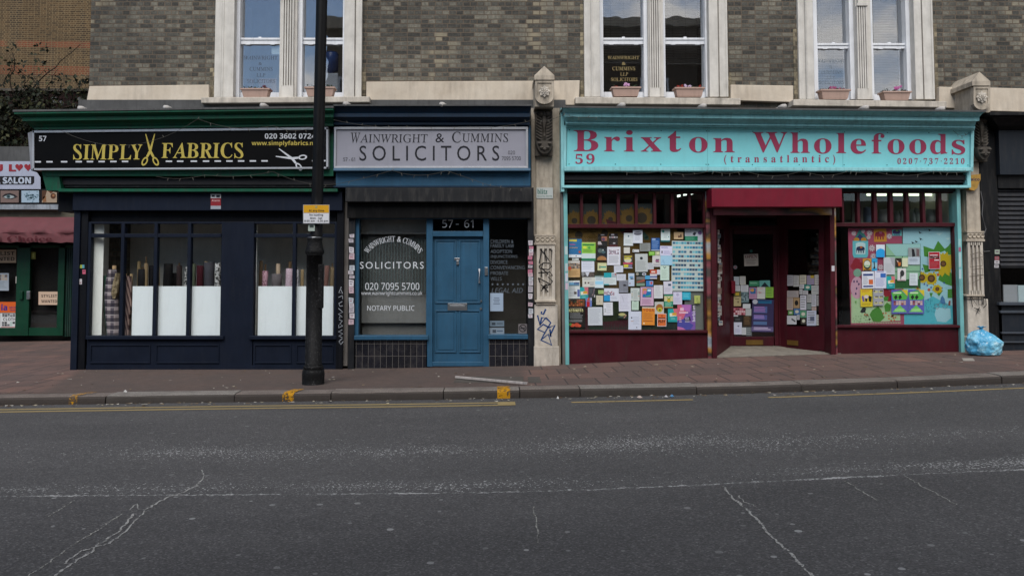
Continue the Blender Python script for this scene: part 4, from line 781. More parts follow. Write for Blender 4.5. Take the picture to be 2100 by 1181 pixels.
mb = MB(); mb.pr(684, 381, 1088, 384.5, -.20, .2); part('lip_moulding', mb, M_DBLUE, so_)
mb = MB(); mb.pr(708, 385.5, 1092, 414, -.22, .25); part('shutter_casing', mb, M_BLK2, so_, bevel=.008)
mb = MB(); mb.pr(712, 414.5, 1090, 447, -.10, .2); part('shutter', mb, M_BLK, so_)
mb = MB(); mb.pr(704.5, 414, 714, 750, .03, .3); part('guide_rail', mb, M_GREYP, so_)
mb = MB(); mb.pr(714.5, 414, 727, 757, -.03, .3); part('post', mb, M_DARKP, so_, bevel=.005)
mb = MB(); mb.pr(1083, 384.8, 1095, 757, -.03, .3); part('post', mb, M_DARKP, so_, bevel=.005)
fr = MB(); fr.pr(727.5, 446, 735.5, 690, .03, .16); fr.pr(874, 446, 887, 752, .02, .16); fr.pr(991, 446, 1003, 752, .02, .16); fr.pr(887, 474, 991, 485, .03, .16); fr.pr(727.5, 446, 1083, 449, .04, .16)
part('window_frame', fr, M_BLUE, so_, bevel=.006)
for q in ((726, 688, 878, 697), (1001, 686, 1083, 695.5)): part('sill', MB().pr(*q, -.03, .16), M_BLUE, so_, bevel=.008)
def tile_mat():
    b = NB('black_glazed_tile'); t = b.n('ShaderNodeTexCoord'); sp = b.n('ShaderNodeSeparateXYZ'); b.l(t.outputs['Object'], sp.inputs[0]); cb = b.n('ShaderNodeCombineXYZ'); b.l(sp.outputs[0], cb.inputs[0]); b.l(sp.outputs[2], cb.inputs[1])
    q = b.n('ShaderNodeTexBrick'); b.l(cb.outputs[0], q.inputs['Vector']); q.offset = 0; q.squash = 1
    for k, v in (('Scale', 1), ('Mortar Size', .003), ('Brick Width', .0975), ('Row Height', .197)): q.inputs[k].default_value = v
    q.inputs['Color1'].default_value = lin('#15161c') + (1,); q.inputs['Color2'].default_value = lin('#1d1e25') + (1,); q.inputs['Mortar'].default_value = lin('#5a5651') + (1,)
    b.set(b.mix(b.math('MULTIPLY', b.ramp(b.noise(6, 5, .7), (.5, 0), (.75, 1)), .35), q.outputs[0], (.09, .08, .075)), b.math('MULTIPLY_ADD', q.outputs['Fac'], .5, .22), 0, .5); return b.m
MT = tile_mat()
mb = MB(); mb.pr(728, 697, 876, 765, .02, .2); part('tiling', mb, MT, so_)
mb = MB(); mb.pr(1003, 695, 1083, 765, .02, .2); part('tiling', mb, MT, so_)
for q in ((735, 448, 875, 689), (887, 448, 991, 475), (1002, 448, 1083, 688)): mb = MB(); mb.pr(*q, .09, .094); part('pane', mb, M_GLASS, so_)
# door
dm = MB(); dm.pr(887, 485.5, 991, 741, .10, .145); dr = part('door', dm, M_BLUE, so_)
for a, b, c, d in ((892, 492, 936, 622), (941.5, 492, 985.5, 622), (892, 636, 936, 723), (941.5, 636, 985.5, 723)):
    mb = MB(); t_ = 2.6
    mb.pr(a, b, c, b + t_, .083, .1); mb.pr(a, d - t_, c, d, .083, .1); mb.pr(a, b + t_, a + t_, d - t_, .083, .1); mb.pr(c - t_, b + t_, c, d - t_, .083, .1); mb.pr(a + 6, b + 6, c - 6, d - 6, .092, .1)
    part('panel_moulding', mb, M_BLUE, dr, bevel=.004)
mb = MB(); mb.pr(918, 622, 958, 636.5, .075, .1); mb.pr(922, 626, 954, 633, .07, .075); part('letterbox', mb, M_STEEL, dr, bevel=.003)
mb = MB(); x, z1 = U(983, 552, .05); z0 = U(983, 580, .05)[1]; mb.tube([(x, .1, z1), (x, .045, z1), (x, .045, z0), (x, .1, z0)], .014, 10); part('handle', mb, paint('white_handle', '#b8bac0', .3, .04, .05), dr, smooth=True)
mb = MB(); mb.pr(932, 529, 943, 534, .08, .1); mb.pr(936, 534, 941, 543, .07, .1); part('knocker', mb, M_STEEL, dr, bevel=.004)
for y in (617, 633): mb = MB(); x, z = U(986, y, .09); mb.tube([(x, .1, z), (x, .085, z)], .02, 14); part('lock', mb, M_STEEL, dr)
mb = MB(); mb.pr(885, 742, 994, 751, .03, .16); part('threshold', mb, M_BLUE, so_, bevel=.006)
mb = MB(); mb.pr(883, 751.5, 996, 760, .0, .2); part('step', mb, M_RED, so_)
mb = MB(); mb.pr(994, 548, 1000.5, 565, .0, .02); ic = part('intercom', mb, M_STEEL, so_, bevel=.004)
# lettering on the glass
WG = paper('#c4c8cd'); WG2 = paper('#8b939b'); mb = MB(); Yg = .0875
mb.text('SOLICITORS', (738, 537, 869, 551), Yg, WG, 'sans', 1.25); mb.text('020 7095 5700', (749, 580, 860, 594.5), Yg, WG, 'light'); mb.text('www.wainwrightcummins.co.uk', (741, 597, 866, 607), Yg, WG, 'light'); mb.text('NOTARY PUBLIC', (753, 626.5, 850, 637), Yg, WG, 'light')
s_ = 'WAINWRIGHT & CUMMINS'; wid = {'W': 1.5, 'I': .5, '&': 1.15, ' ': .55, 'M': 1.35, 'A': 1.1, 'G': 1.15, 'S': .85}; tot = sum(wid.get(c, 1) for c in s_); acc = 0
for ch in s_:
    u = (acc + wid.get(ch, 1) / 2) / tot; acc += wid.get(ch, 1)
    if ch == ' ': continue
    an = -R(68) + R(136) * u; cx, cy, rx, ry = 807, 532, 60, 42; x, y = cx + rx * math.sin(an), cy - ry * math.cos(an); sl = math.atan2(ry * math.sin(an), rx * math.cos(an)); h = 5.6; hw = wid.get(ch, 1) * 3.9 * .9
    q = [(x + a * math.cos(sl) - b * math.sin(sl), y + a * math.sin(sl) + b * math.cos(sl)) for a, b in ((-hw, -h), (hw, -h), (hw, h), (-hw, h))]; mb.text(ch, q, Yg, WG, 'sans' if ch == '&' else 'thin')
part('lettering', mb, WG, so_)
mb = MB(); mb.text('57', (907, 451, 929, 467), Yg, WG, 'light'); mb.text('-', (935, 459, 941, 461), Yg, WG, 'light'); mb.text('61', (952, 451, 971, 467), Yg, WG, 'light'); part('lettering', mb, WG, so_)
mb = MB(); G4 = paper('#545c64')
for i, (t_, x1) in enumerate((('CHILDREN &', 1053), ('FAMILY LAW', 1054), ('ADOPTION', 1050), ('INJUNCTIONS', 1061), ('DIVORCE', 1041), ('CONVEYANCING', 1076), ('PROBATE', 1042), ('WILLS', 1029))): y = (491.5, 500.5, 512, 523, 534, 545, 556.5, 568)[i]; mb.text(t_, (1006, y, x1, y + 7.2), Yg, G4, 'light')
for i in range(7): x = 1010 + i * 10.5; mb.flat([(x - 2.5, 583), (x, 580.5), (x + 2.5, 583), (x, 585.5)], Yg, G4)
mb.text('LEGAL AID', (1008, 590.5, 1072, 600.5), Yg, G4, 'ital'); part('lettering', mb, G4, so_)
part('reflection_backing', MB().pr(1003, 446, 1083, 692, .9, .95), paint('dark_reflection_grey', '#45423e', .8, .2, .3), so_)  # added sheet, its dark grey stands in for reflections in the right pane
sticker((1005, 601, 1032, 638), .086, 'pale blue notice behind the right window of the solicitors', ['#8fa0b4', (.3, .25, .7, .28, '#4a5566'), (.25, .35, .75, .38, '#4a5566'), (.3, .45, .7, .48, '#4a5566'), (.25, .57, .75, .6, '#4a5566')], None, 'notice'); sticker((1004, 657.5, 1034, 669.5), .086, 'upper blue grey membership sticker at the foot of the right solicitors window', ['#5f6f7c', (.15, .3, .4, .75, '#303a44'), (.5, .4, .9, .55, '#414c58')]); sticker((1004, 672, 1034, 685), .086, 'lower pale membership sticker at the foot of the right solicitors window', ['#75828e', (.2, .3, .45, .8, '#39424c'), (.5, .4, .9, .6, '#48586a')])
mb = MB(); mb.pr(1063, 664, 1081, 684, .086, .0875, paper('#6b6668')); k = paper('#1c1a1c'); q = [(1072 + 7 * math.cos(i * .3927), 673 + 7 * math.sin(i * .3927)) for i in range(17)]; mb.ribbon(q, 1.6, .085, k); mb.ribbon([(1067, 668), (1077, 678)], 1.6, .0845, k); mb.rect((1067, 672, 1077, 674), .0842, k); solo('no_smoking_sign', mb, None, 'small round no smoking sign in the lower corner of the solicitors window', 'sign')
# folding grille, and grey sheets added for reflections in the glass
gr = MB(); x0 = 742
for i in range(22):
    a = 740 + i * 6.2; gr.pr(a, 492, a + 1.6, 600, .30, .312)
    for j in range(9):
        y = 494 + j * 12; x_a, z_a = U(a + .8, y, .31); x_b, z_b = U(a + 7, y + 6, .31); x_c, z_c = U(a + 7, y - 6, .31)
        gr.tube([(x_a, .31, z_a), (x_b, .31, z_b)], .0045, 4); gr.tube([(x_a, .31, z_a), (x_c, .31, z_c)], .0045, 4)
solo('folding_grille', gr, paint('grille_metal', '#55605f', .5, .1, .2), 'grey folding security grille behind the white window lettering', 'grille')
mb = MB(); mb.pr(736, 449, 874, 480, .26, .27); solo('upper_reflection_band', mb, paint('upper_reflection_grey', '#80807d', .8, .08, .1), 'pale band added as a street reflection high inside the solicitors window', 'blind')  # pale strip added in place of the upper band of street reflection
mb = MB(); mb.pr(730, 446, 876, 692, .48, .5); part('reflection_backing', mb, paint('mid_reflection_grey', '#6a6a68', .8, .08, .1), so_)  # full height sheet added to give the pane its reflected grey
mb = MB(); mb.pr(736, 604, 874, 662, .40, .42); solo('window_display_panel', mb, paint('lower_reflection_grey', '#7a7a78', .8, .08, .1), 'grey panel added as a street reflection low inside the solicitors window', 'panel')  # grey sheet added in place of the lower band of street reflection
sg = thing('shop_sign', 'silver fascia sign with thin black roman capitals over wide plain letters', 'shop sign', (-.95, -.2, 3.3))
mb = MB(); mb.pr(686, 262, 1082, 345, -.22, -.12); part('panel', mb, M_SILV, sg)
mb = MB()
for q in ((685, 260.5, 1083, 265.5), (685, 341.5, 1083, 346), (685, 265.5, 689, 341.5), (1078.5, 265.5, 1083, 341.5)): mb.pr(*q, -.25, -.13)
part('frame', mb, M_ALU, sg, bevel=.004)
mb = MB(); K = paper('#17181f', .5); YT = -.223
for t_, a, b, c, d in (('W', 719, 272.5, 739, 294), ('AINWRIGHT', 738, 275.5, 877, 293), ('C', 927, 270.5, 945, 293), ('UMMINS', 948, 274, 1042, 292)): mb.text(t_, (a, b, c, d), YT, K, 'thin')
mb.text('&', (893, 274, 911, 292.5), YT, K, 'light'); mb.text('SOLICITORS', (737, 299, 1024, 330), YT, K, 'sans', 1.5); mb.text('57 - 61', (704, 323.5, 728, 331), YT, K, 'light'); mb.text('020', (1042, 309.5, 1056, 317), YT, K, 'light'); mb.text('7095 5700', (1029, 321, 1068, 329), YT, K, 'light')
part('lettering', mb, K, sg)
# stickers down the posts
ORD = 'first second third fourth fifth sixth seventh eighth ninth tenth eleventh twelfth thirteenth fourteenth fifteenth sixteenth'.split()
PKS = ['#b9b4ba', '#a9a4aa', '#c2bdc2', '#b8a0a8', '#aeb4bb']
def col(xa, xb, rows, Y, where, pink):
    n = len(rows)
    for i, (a, b) in enumerate(rows):
        y0, y1 = 440 + a / 3.474, 440 + b / 3.474; j = random.uniform(-1.6, 1.6); c = PKS[i % 5] if not (pink and i in (1, 4, 5, 7)) else '#b56a80'
        q = ((xa + j, y0), (xb + j, y0 + random.uniform(-1.5, 1.5)), (xb + j + random.uniform(-1, 1), y1), (xa + j + random.uniform(-1, 1), y1 + random.uniform(-1, 1)))
        sticker(q, Y, '%s torn %s sticker from the top on the dark post %s' % (ORD[i], 'pink' if c == '#b56a80' else 'whitish', where), [c, (.15, .2, .8, .35, '#77727c'), (.2, .55, .7, .68, '#8d5560' if i % 3 == 0 else '#77727c')], 'torn stickers on the posts of the solicitors')
col(715.5, 725.5, ((142, 165), (172, 200), (230, 275), (280, 320), (362, 398), (400, 425), (430, 455), (463, 512), (515, 560), (590, 630), (632, 658), (660, 698), (706, 740), (745, 782)), -.0325, 'left of the solicitors window', False)
col(1084, 1093, ((185, 218), (225, 245), (247, 266), (268, 292), (295, 322), (333, 355), (358, 380), (392, 415), (418, 440), (443, 467), (470, 505), (508, 552), (562, 600), (625, 655), (668, 705), (710, 735)), -.0325, 'right of the solicitors window', True)
sticker((1100, 385, 1134, 408), .036, 'white alarm company plate with green letters on the stone pilaster', ['#a9aeac', (0, .93, 1, 1, '#6c716f')], None, 'alarm_plate', (('blitz', .06, .12, .66, .58, '#1d5f52', 'serifb'), ('security alarms', .06, .68, .94, .85, '#3d6f66', 'sans')))
# ------------------------------------------------------------------ wholefoods shop
ws = thing('wholefoods_shop', 'teal and maroon food shop with a recessed doorway and poster filled windows', 'shop', (4.5, .05, .2))
x0, x1 = U(1150, 600, 0)[0], U(1980, 600, 0)[0]; mb = MB()
for q, m in (((x0, x1, 4.5, 4.55, .0, 3.1), M_INTD), ((x0, x1, .2, 4.5, 3.1, 3.15), M_INT), ((x0, x1, .2, 4.5, -.02, .0), M_INTD), ((x0 - .05, x0, .2, 4.55, 0, 3.15), M_INT), ((x1, x1 + .05, .2, 4.55, 0, 3.15), M_INT)): mb.box(*q, m)
part('interior', mb, None, ws)
cor = MB(); cor.strip([(219, -.50, 1155, 2021), (222, -.50, 1155, 2020), (223, -.44, 1156, 2016), (232.5, -.36, 1158, 2008), (233, -.38, 1158, 2009), (239.5, -.38, 1158, 2008), (240, -.30, 1160, 2002), (250, -.24, 1161, 1999), (250.5, -.26, 1160, 2000), (253.5, -.26, 1160, 2000), (254, -.22, 1160, 1999), (257, -.22, 1160, 1999), (258, -.14, 1161, 1998), (262, -.12, 1161, 1998)], .2, None, 9)
part('cornice', cor, M_TEAL, ws)
mb = MB(); mb.strip([(217.5, -.515, 1154, 2023), (221, -.515, 1154, 2022), (221.2, -.49, 1154, 2022)], .25, None, 9); part('lead_cover', mb, M_LEAD, ws)
mb = MB(); mb.pq(((1150, 222), (1157, 222), (1157, 393), (1151, 393)), -.14, .2); mb.pq(((1156, 258), (1998, 265), (1996, 352), (1156, 352)), -.10, .2); part('fascia', mb, M_TEAL, ws)
mb = MB(); mb.pq(((1157, 342), (1994, 343.5), (1994, 351), (1157, 351)), -.20, .1); part('ledge', mb, M_TEAL, ws, bevel=.01)
mb = MB(); mb.pr(1158, 352, 1988, 382, .0, .2, M_BLK); mb.pr(1158, 359, 1988, 369, -.08, .0, M_SHUT); mb.pr(1158, 371, 1988, 374.5, -.05, .0, M_BLK2); mb.pr(1984, 352, 1991, 384, -.12, .2, M_TEAL); part('roller_shutter', mb, None, ws)
mb = MB(); mb.pq(((1152, 380), (1991, 380), (1991, 385), (1152, 385)), -.16, .2); part('lip_moulding', mb, M_TEAL, ws)
mb = MB(); mb.pr(1155, 385, 1966, 393, .0, .2); part('head_rail', mb, M_BLK2, ws)
mb = MB(); mb.pq(((1155.5, 385), (1163, 385), (1167.5, 756), (1160, 756)), -.03, .2); part('post', mb, M_TEALP, ws)
mb = MB(); mb.pq(((1149.5, 385), (1155, 385), (1159.5, 756), (1154, 756)), .0, .2); part('post', mb, M_GREYP, ws)
mb = MB(); mb.pq(((1961.5, 385), (1969, 385), (1979, 732), (1971.5, 732)), -.03, .2); part('post', mb, M_TEALP, ws)
sg = thing('shop_sign', 'teal fascia sign with widely spaced crimson slab letters', 'shop sign', (4.5, -.12, 3.3))
TS = ((1163, 262), (1991, 269), (1990, 343.5), (1162, 341.5)); Yf = -.115
mb = MB(); mb.pq(TS, Yf, -.10); part('panel', mb, M_TSIGN, sg)
mb = MB()
for q in (((1156, 257.5), (1998, 264.5), (1998, 268.5), (1156, 261.5)), ((1156, 261), (1162, 261), (1161, 343), (1156, 343)), ((1991.5, 268), (1998, 268), (1996, 344), (1990.5, 344))): mb.pq(q, -.15, -.10)
part('frame', mb, M_TEAL, sg, bevel=.006)
CR = paint('crimson_letter_paint', '#8f3350', .5, .06, .1, bump=.02); YT = Yf - .004; mb = MB()
c1 = lambda x, y: (1140 + x / 4.565, 210 + y / 4.565); c2 = lambda x, y: (1580 + x / 4.565, 210 + y / 4.565)
for ch, a, b, c, d, cc in (('B', 168, 262, 398, 458, c1), ('r', 452, 322, 600, 460, c1), ('i', 638, 262, 737, 461, c1), ('x', 795, 328, 992, 462, c1), ('t', 1048, 270, 1174, 466, c1), ('o', 1247, 325, 1420, 472, c1), ('n', 1473, 333, 1674, 468, c1),
                          ('W', 1843, 280, 2167, 470, c1), ('h', 188, 283, 370, 474, c2), ('o', 408, 338, 572, 482, c2), ('l', 616, 288, 708, 476, c2), ('e', 750, 342, 896, 484, c2), ('f', 948, 290, 1068, 480, c2), ('o', 1096, 345, 1256, 486, c2), ('o', 1300, 347, 1460, 488, c2), ('d', 1495, 297, 1656, 487, c2), ('s', 1697, 352, 1824, 491, c2)): mb.text(ch, cc(a, b) + cc(c, d), YT, CR, 'serifb')
for ch, a, b, c, d in (('5', 182, 484, 252, 577), ('9', 284, 482, 362, 577)): mb.text(ch, c1(a, b) + c1(c, d), YT, CR, 'serifb')
mb.text('(transatlantic)', (1485, 318, 1713, 338), YT, CR, 'serifb', 1.75); mb.text('0207·737·2210', (1840.5, 324.5, 1978, 336.5), YT, CR, 'serifb', 1.5)
part('lettering', mb, CR, sg)
mb = MB(); k = paper('#274a4e')
for x in (1168, 1263, 1356, 1449, 1454, 1544, 1640, 1732, 1820, 1905, 1986):
    for yy in (.06, .94): px_, py_ = bil(TS, (x - 1163) / 828, yy); mb.disc(px_, py_, 1.1, 1.1, YT, k, 8)
for x in (1451.5, 1729): a = (x - 1163) / 828; mb.rect((bil(TS, a, 0)[0] - .35, bil(TS, a, 0)[1], bil(TS, a, 1)[0] + .35, bil(TS, a, 1)[1]), YT + .002, k)
part('fixing', mb, k, sg)
# left window
fr = MB()
for a, b in ((1190, 1196), (1228, 1234), (1265, 1271.5), (1302, 1308), (1340, 1346), (1376, 1382.5), (1412, 1417.5)): fr.pr(a, 393, b, 460, .06, .16)
fr.pr(1164, 459.5, 1450, 467.5, .04, .17); fr.pr(1164, 393, 1450, 397, .06, .16); fr.pr(1444, 393, 1450, 680, .06, .17)
part('window_frame', fr, M_MAR, ws, bevel=.004); fr = MB()
for a, b in ((1758, 1764), (1792, 1799), (1825, 1832), (1858, 1864.5), (1892, 1898), (1925, 1932), (1727, 1731)): fr.pr(a, 393, b, 458, .06, .16)
fr.pr(1712, 457, 1966, 464.5, .04, .17); fr.pr(1712, 393, 1966, 396, .06, .16); fr.pr(1958, 464, 1966, 668, .06, .17)
part('window_frame', fr, M_MAR, ws, bevel=.004)
for q in ((1167, 677.5, 1452, 683), (1716, 667, 1972, 672)): part('sill', MB().pr(*q, -.02, .17), M_MAR, ws, bevel=.006)
for q in ((1166.5, 683, 1452, 760), (1716, 672, 1974, 740)): part('stall_riser', MB().pr(*q, .03, .2), M_MAR, ws)
for q in ((1166, 397, 1444, 460), (1166, 467, 1446, 678), (1718, 396, 1960, 457), (1718, 464, 1960, 667)): mb = MB(); mb.pr(*q, .10, .104); part('pane', mb, M_GLASS, ws)
mb = MB(); mb.pr(1450, 385, 1460, 745, .0, .2); o = None
def splash_mat():
    b = NB('spray_painted_post'); n = b.noise(1.6, 3, .5, scale=(.4, .4, 1.0)); n2 = b.noise(12, 5, .6)
    col = b.ramp(n, (.28, lin('#3c5f80')), (.38, lin('#8f98a0')), (.44, lin('#a5762c')), (.50, lin('#17130f')), (.56, lin('#7d3a44')), (.64, lin('#3c3a36')), (.72, lin('#356062')))
    b.set(b.mix(b.math('MULTIPLY', b.ramp(n2, (.5, 0), (.7, 1)), .4), col, (.04, .035, .03)), .6); return b.m
MSP = splash_mat(); part('painted_post', mb, MSP, ws)
mb = MB(); mb.pq(((1458, 428), (1469, 428), (1471, 745), (1461.5, 745)), -.05, .2); part('post', mb, M_MAR, ws, bevel=.005)
mb = MB(); mb.pq(((1702, 428), (1711, 428), (1714, 740), (1705, 740)), -.05, .2); part('post', mb, M_MAR, ws, bevel=.005)
mb = MB(); mb.pq(((1711, 428), (1714, 428), (1718, 740), (1714.5, 740)), -.02, .2); part('painted_post', mb, MSP, ws)
mb = MB(); mb.pr(1459.5, 386, 1727, 424.5, -.32, .1); part('shutter_hood', mb, M_HOOD, ws, bevel=.008)
mb = MB(); mb.pr(1464, 427, 1706, 441, -.08, .0); part('shutter_foot', mb, MSP, ws)
# recessed doorway
YD = .95; A_ = U(1598, 560, YD)[0]; B_ = U(1703, 560, .12)[0]; Cx = U(1497, 560, YD)[0]; Dx = U(1469, 560, .12)[0]
def onplane(xa, ya, xb, yb):
    def pj(px, py, Y=0):
        a, y, z = ray(px, py); dx, dy = xb - xa, yb - ya; t = (xa * dy - (ya + D) * dx) / (a * dy - y * dx); l = math.hypot(dx, dy); nx, ny = dy / l, -dx / l
        if ny > 0: nx, ny = -nx, -ny
        return (a * t - nx * Y, -D + y * t - ny * Y, H + z * t)
    return pj
PR_ = onplane(A_, YD, B_, .12); PL_ = onplane(Dx, .12, Cx, YD)
def slab(mb, pj, q, y0, y1, m=None):
    q = rq(q); fr_ = [pj(x, y, y0) for x, y in q]; bk = [pj(x, y, y1) for x, y in q]; bk = [(b[0], b[1], f[2]) for b, f in zip(bk, fr_)]; mb.hexa(fr_, bk, m)
mb = MB(); mb.pr(1490, 441, 1604, 446, YD, YD + .1); mb.pr(1490, 463, 1604, 470, YD - .005, YD + .1); mb.pr(1488, 441, 1497, 712, YD, YD + .1); mb.pr(1596, 441, 1606, 712, YD, YD + .1); part('door_frame', mb, M_MAR, ws)
mb = MB(); mb.pr(1497.5, 470.5, 1504, 709, YD + .02, YD + .07); mb.pr(1587, 470.5, 1595.5, 709, YD + .02, YD + .07); mb.pr(1504, 470.5, 1587, 480, YD + .02, YD + .07); mb.pr(1504, 690, 1587, 709, YD + .02, YD + .07); sd = part('door', mb, M_MAR, ws, bevel=.005)
mb = MB(); mb.pr(1503, 479, 1588, 691, YD + .04, YD + .044); part('pane', mb, M_GLASS, sd)
mb = MB(); mb.pr(1497, 446, 1596, 464, YD + .04, YD + .044); part('pane', mb, M_GLASS, ws)
mb = MB(); mb.pr(1530, 697, 1565, 707, YD + .01, YD + .02); part('letterbox', mb, M_BRASS, sd)
mb = MB(); mb.pr(1500, 576, 1508.5, 602, YD - .05, YD + .02); part('handle', mb, M_HOOD, sd, bevel=.008)
mb = MB()
for q in (((1598, 441), (1612, 441), (1612, 712), (1598, 709)), ((1679, 438), (1703, 436), (1703, 724), (1679, 717)), ((1612, 441), (1679, 439), (1679, 470), (1612, 470)), ((1612, 669), (1679, 669), (1679, 720), (1612, 712))): slab(mb, PR_, q, 0, .06)
part('side_screen', mb, M_MAR, ws)
mb = MB(); slab(mb, PR_, ((1611, 469), (1680, 469), (1680, 670), (1611, 670)), .03, .034); part('pane', mb, M_GLASS, ws)
mb = MB(); slab(mb, PR_, ((1615, 697), (1637, 698.5), (1637, 708.5), (1615, 706.5)), -.012, 0); part('letterbox', mb, M_BRASS, ws)
mb = MB()
for q in (((1470, 436), (1472, 436), (1472, 733), (1470, 735)), ((1485, 440), (1497, 441), (1497, 710), (1485, 722)), ((1472, 436), (1485, 440), (1485, 470), (1472, 468)), ((1472, 672), (1485, 668), (1485, 722), (1472, 733))): slab(mb, PL_, q, 0, .06)
part('side_screen', mb, M_MAR, ws)
mb = MB(); slab(mb, PL_, ((1471, 467), (1486, 469), (1486, 669), (1471, 673)), .03, .034); part('pane', mb, M_GLASS, ws)
mb = MB(); z0 = .165; z1_ = U(1547, 709, YD)[1]; z2 = hpave(4.6, .02) + .012
mb.add([(Dx - .1, .02, hpave(Dx, 0) + .012), (B_ + .1, .02, hpave(B_, 0) + .012), (B_ + .1, YD + .1, z1_), (Dx - .1, YD + .1, z1_), (Dx - .1, .02, -.2), (B_ + .1, .02, -.2), (B_ + .1, YD + .1, -.2), (Dx - .1, YD + .1, -.2)], [(0, 1, 2, 3), (0, 4, 5, 1), (1, 5, 6, 2), (2, 6, 7, 3), (3, 7, 4, 0)])
part('threshold', mb, M_CONC, ws)
mb = MB(); zc = U(1580, 434, .5)[1]; mb.box(Dx - .05, B_ + .05, .0, YD + .1, zc + .05, zc + .09); part('porch_ceiling', mb, M_INTD, ws)
# lit tubes seen inside
LT = emis('fluorescent_tube', '#e2f2cf', 1.6); LS = emis('spot_lamp_light', '#e2efe4', 1.6)
def strip_light(x0, x1, y, Yd, label, h=3, m=LT):
    a, z = U(x0, y, Yd); b = U(x1, y, Yd)[0]; t = thing('strip_light', label, 'light', ((a + b) / 2, Yd, z)); mb = MB(); mb.tube([(a, Yd, z), (b, Yd, z)], .022 * h / 3, 10); part('tube', mb, m, t, smooth=True)
    mb = MB(); mb.box(a, b, Yd - .05, Yd + .05, z + .03, z + .08); part('batten', mb, paper('#8d9088'), t)
strip_light(1778, 1942, 399.5, .9, 'long lit fluorescent tube behind the right clerestory panes')
for i, (x, y, lab) in enumerate(((1391.5, 402, 'leftmost lit square spot lamp high inside the left clerestory'), (1407, 398.5, 'middle lit square spot lamp high inside the left clerestory'), (1420.5, 396.5, 'small lit spot lamp beside the last clerestory bar, right of two larger'))):
    mb = MB(); w_ = (4, 4.5, 2.4)[i]; mb.pq(((x - w_, y - 1.5), (x + w_, y - 3), (x + w_, y + 1.5), (x - w_, y + 3)), 1.3, 1.34); solo('spot_lamp', mb, LS, lab, 'lamp')
mb = MB(); mb.pr(1363, 397, 1374, 460, .9, 1.0); mb.pr(1383, 397, 1389, 460, 1.2, 1.3); solo('shelf_upright', mb, paper('#8f8a80'), 'pale upright boards standing behind the left clerestory', 'shelf')
# painted boards behind the windows
def sun_mural_mat():
    b = NB('painted_mural'); t = b.n('ShaderNodeTexCoord'); sp = b.n('ShaderNodeSeparateXYZ'); b.l(t.outputs['Object'], sp.inputs[0])
    n = b.noise(2.1, 4, .6); n2 = b.noise(13, 4, .6, scale=(1, 1, .5)); v = b.math('ADD', b.math('MULTIPLY', n, .5), b.math('MULTIPLY', b.math('MULTIPLY_ADD', sp.outputs[2], -.35, .5), .5))
    oc = b.mix(n2, lin('#3a2a0d'), lin('#574316')); gr_ = b.mix(n2, lin('#161f12'), lin('#28331c')); te = b.mix(n2, lin('#121f1e'), lin('#1d302e'))
    c = b.mix(b.ramp(v, (.34, 0), (.40, 1)), oc, gr_); c = b.mix(b.ramp(v, (.50, 0), (.55, 1)), c, te); b.set(c, .7, 0, .2); return b.m
mb = MB(); mb.pr(1167, 418, 1345, 460, .150, .16, paper('#2f3534')); mb.pr(1167, 462, 1390, 676, .150, .16, sun_mural_mat())
OC, DK, TG, MRn = paper('#5a441b'), paper('#2b241a'), paper('#20382f'), paper('#3a1019')
def sunflower(mb, cx, cy, r, rc, Y, pc, cc, n=18, inner=None):
    for i in range(n):
        a = i / n * 6.283 + random.uniform(-.1, .1); rr = r * random.uniform(.85, 1.1); ca, sa = math.cos(a), math.sin(a); w_ = r * .17
        mb.flat([(cx + ca * rc * .7 - sa * w_, cy + sa * rc * .7 + ca * w_), (cx + ca * rr * .72 - sa * w_, cy + sa * rr * .72 + ca * w_), (cx + ca * rr, cy + sa * rr), (cx + ca * rr * .72 + sa * w_, cy + sa * rr * .72 - ca * w_), (cx + ca * rc * .7 + sa * w_, cy + sa * rc * .7 - ca * w_)], Y - .000012 * i, pc)
    mb.disc(cx, cy, rc, rc, Y - .0009, cc, 16)
    if inner: mb.disc(cx, cy, rc * .55, rc * .55, Y - .0016, inner, 12)
for iq, (cx, cy, r, rc) in enumerate(((1178, 453, 22, 6), (1213, 452, 24, 9), (1252, 450, 18, 5), (1290, 448, 24, 7), (1316, 447, 26, 11), (1187, 482, 26, 8), (1240, 478, 22, 7))): sunflower(mb, cx, cy, r, rc, .1488 - .0001 * iq, OC, DK)
mb.flat([(1242, 449), (1268, 457), (1280, 459), (1245, 459)], .146, MRn); mb.rect((1199, 629, 1208, 676), .147, MRn); mb.flat([(1236, 660), (1290, 655), (1292, 676), (1236, 676)], .147, MRn); mb.flat([(1270, 468), (1300, 467), (1296, 482), (1276, 480)], .147, MRn)
for i in range(26): x = 1205 + i * 3.4; mb.flat([(x, 676), (x + .8, 664 + random.uniform(-4, 4)), (x + 1.8, 676)], .1465, TG)
for i in range(14): x, y = 1290 + random.uniform(-20, 60), 480 + random.uniform(-10, 20); mb.flat([(x, y), (x + 8, y - 5), (x + 13, y + 1), (x + 6, y + 3)], .1468, TG)
solo('window_mural', mb, None, 'dark painted sunflower mural board half covered by notices in the left window', 'mural')
mb = MB(); mb.pr(1404, 578, 1448, 677, .16, .175); solo('backing_board', mb, paint('grey_backing_board', '#6d716c', .7, .06, .1), 'plain grey green board behind the year planner and the purple poster', 'board')
mb = MB(); mb.pr(1374, 467, 1388, 640, .17, .19); solo('backing_board', mb, paint('brown_backing_board', '#6b3f2a', .7, .1, .1), 'narrow brown board upright behind the notices of the left window', 'board')
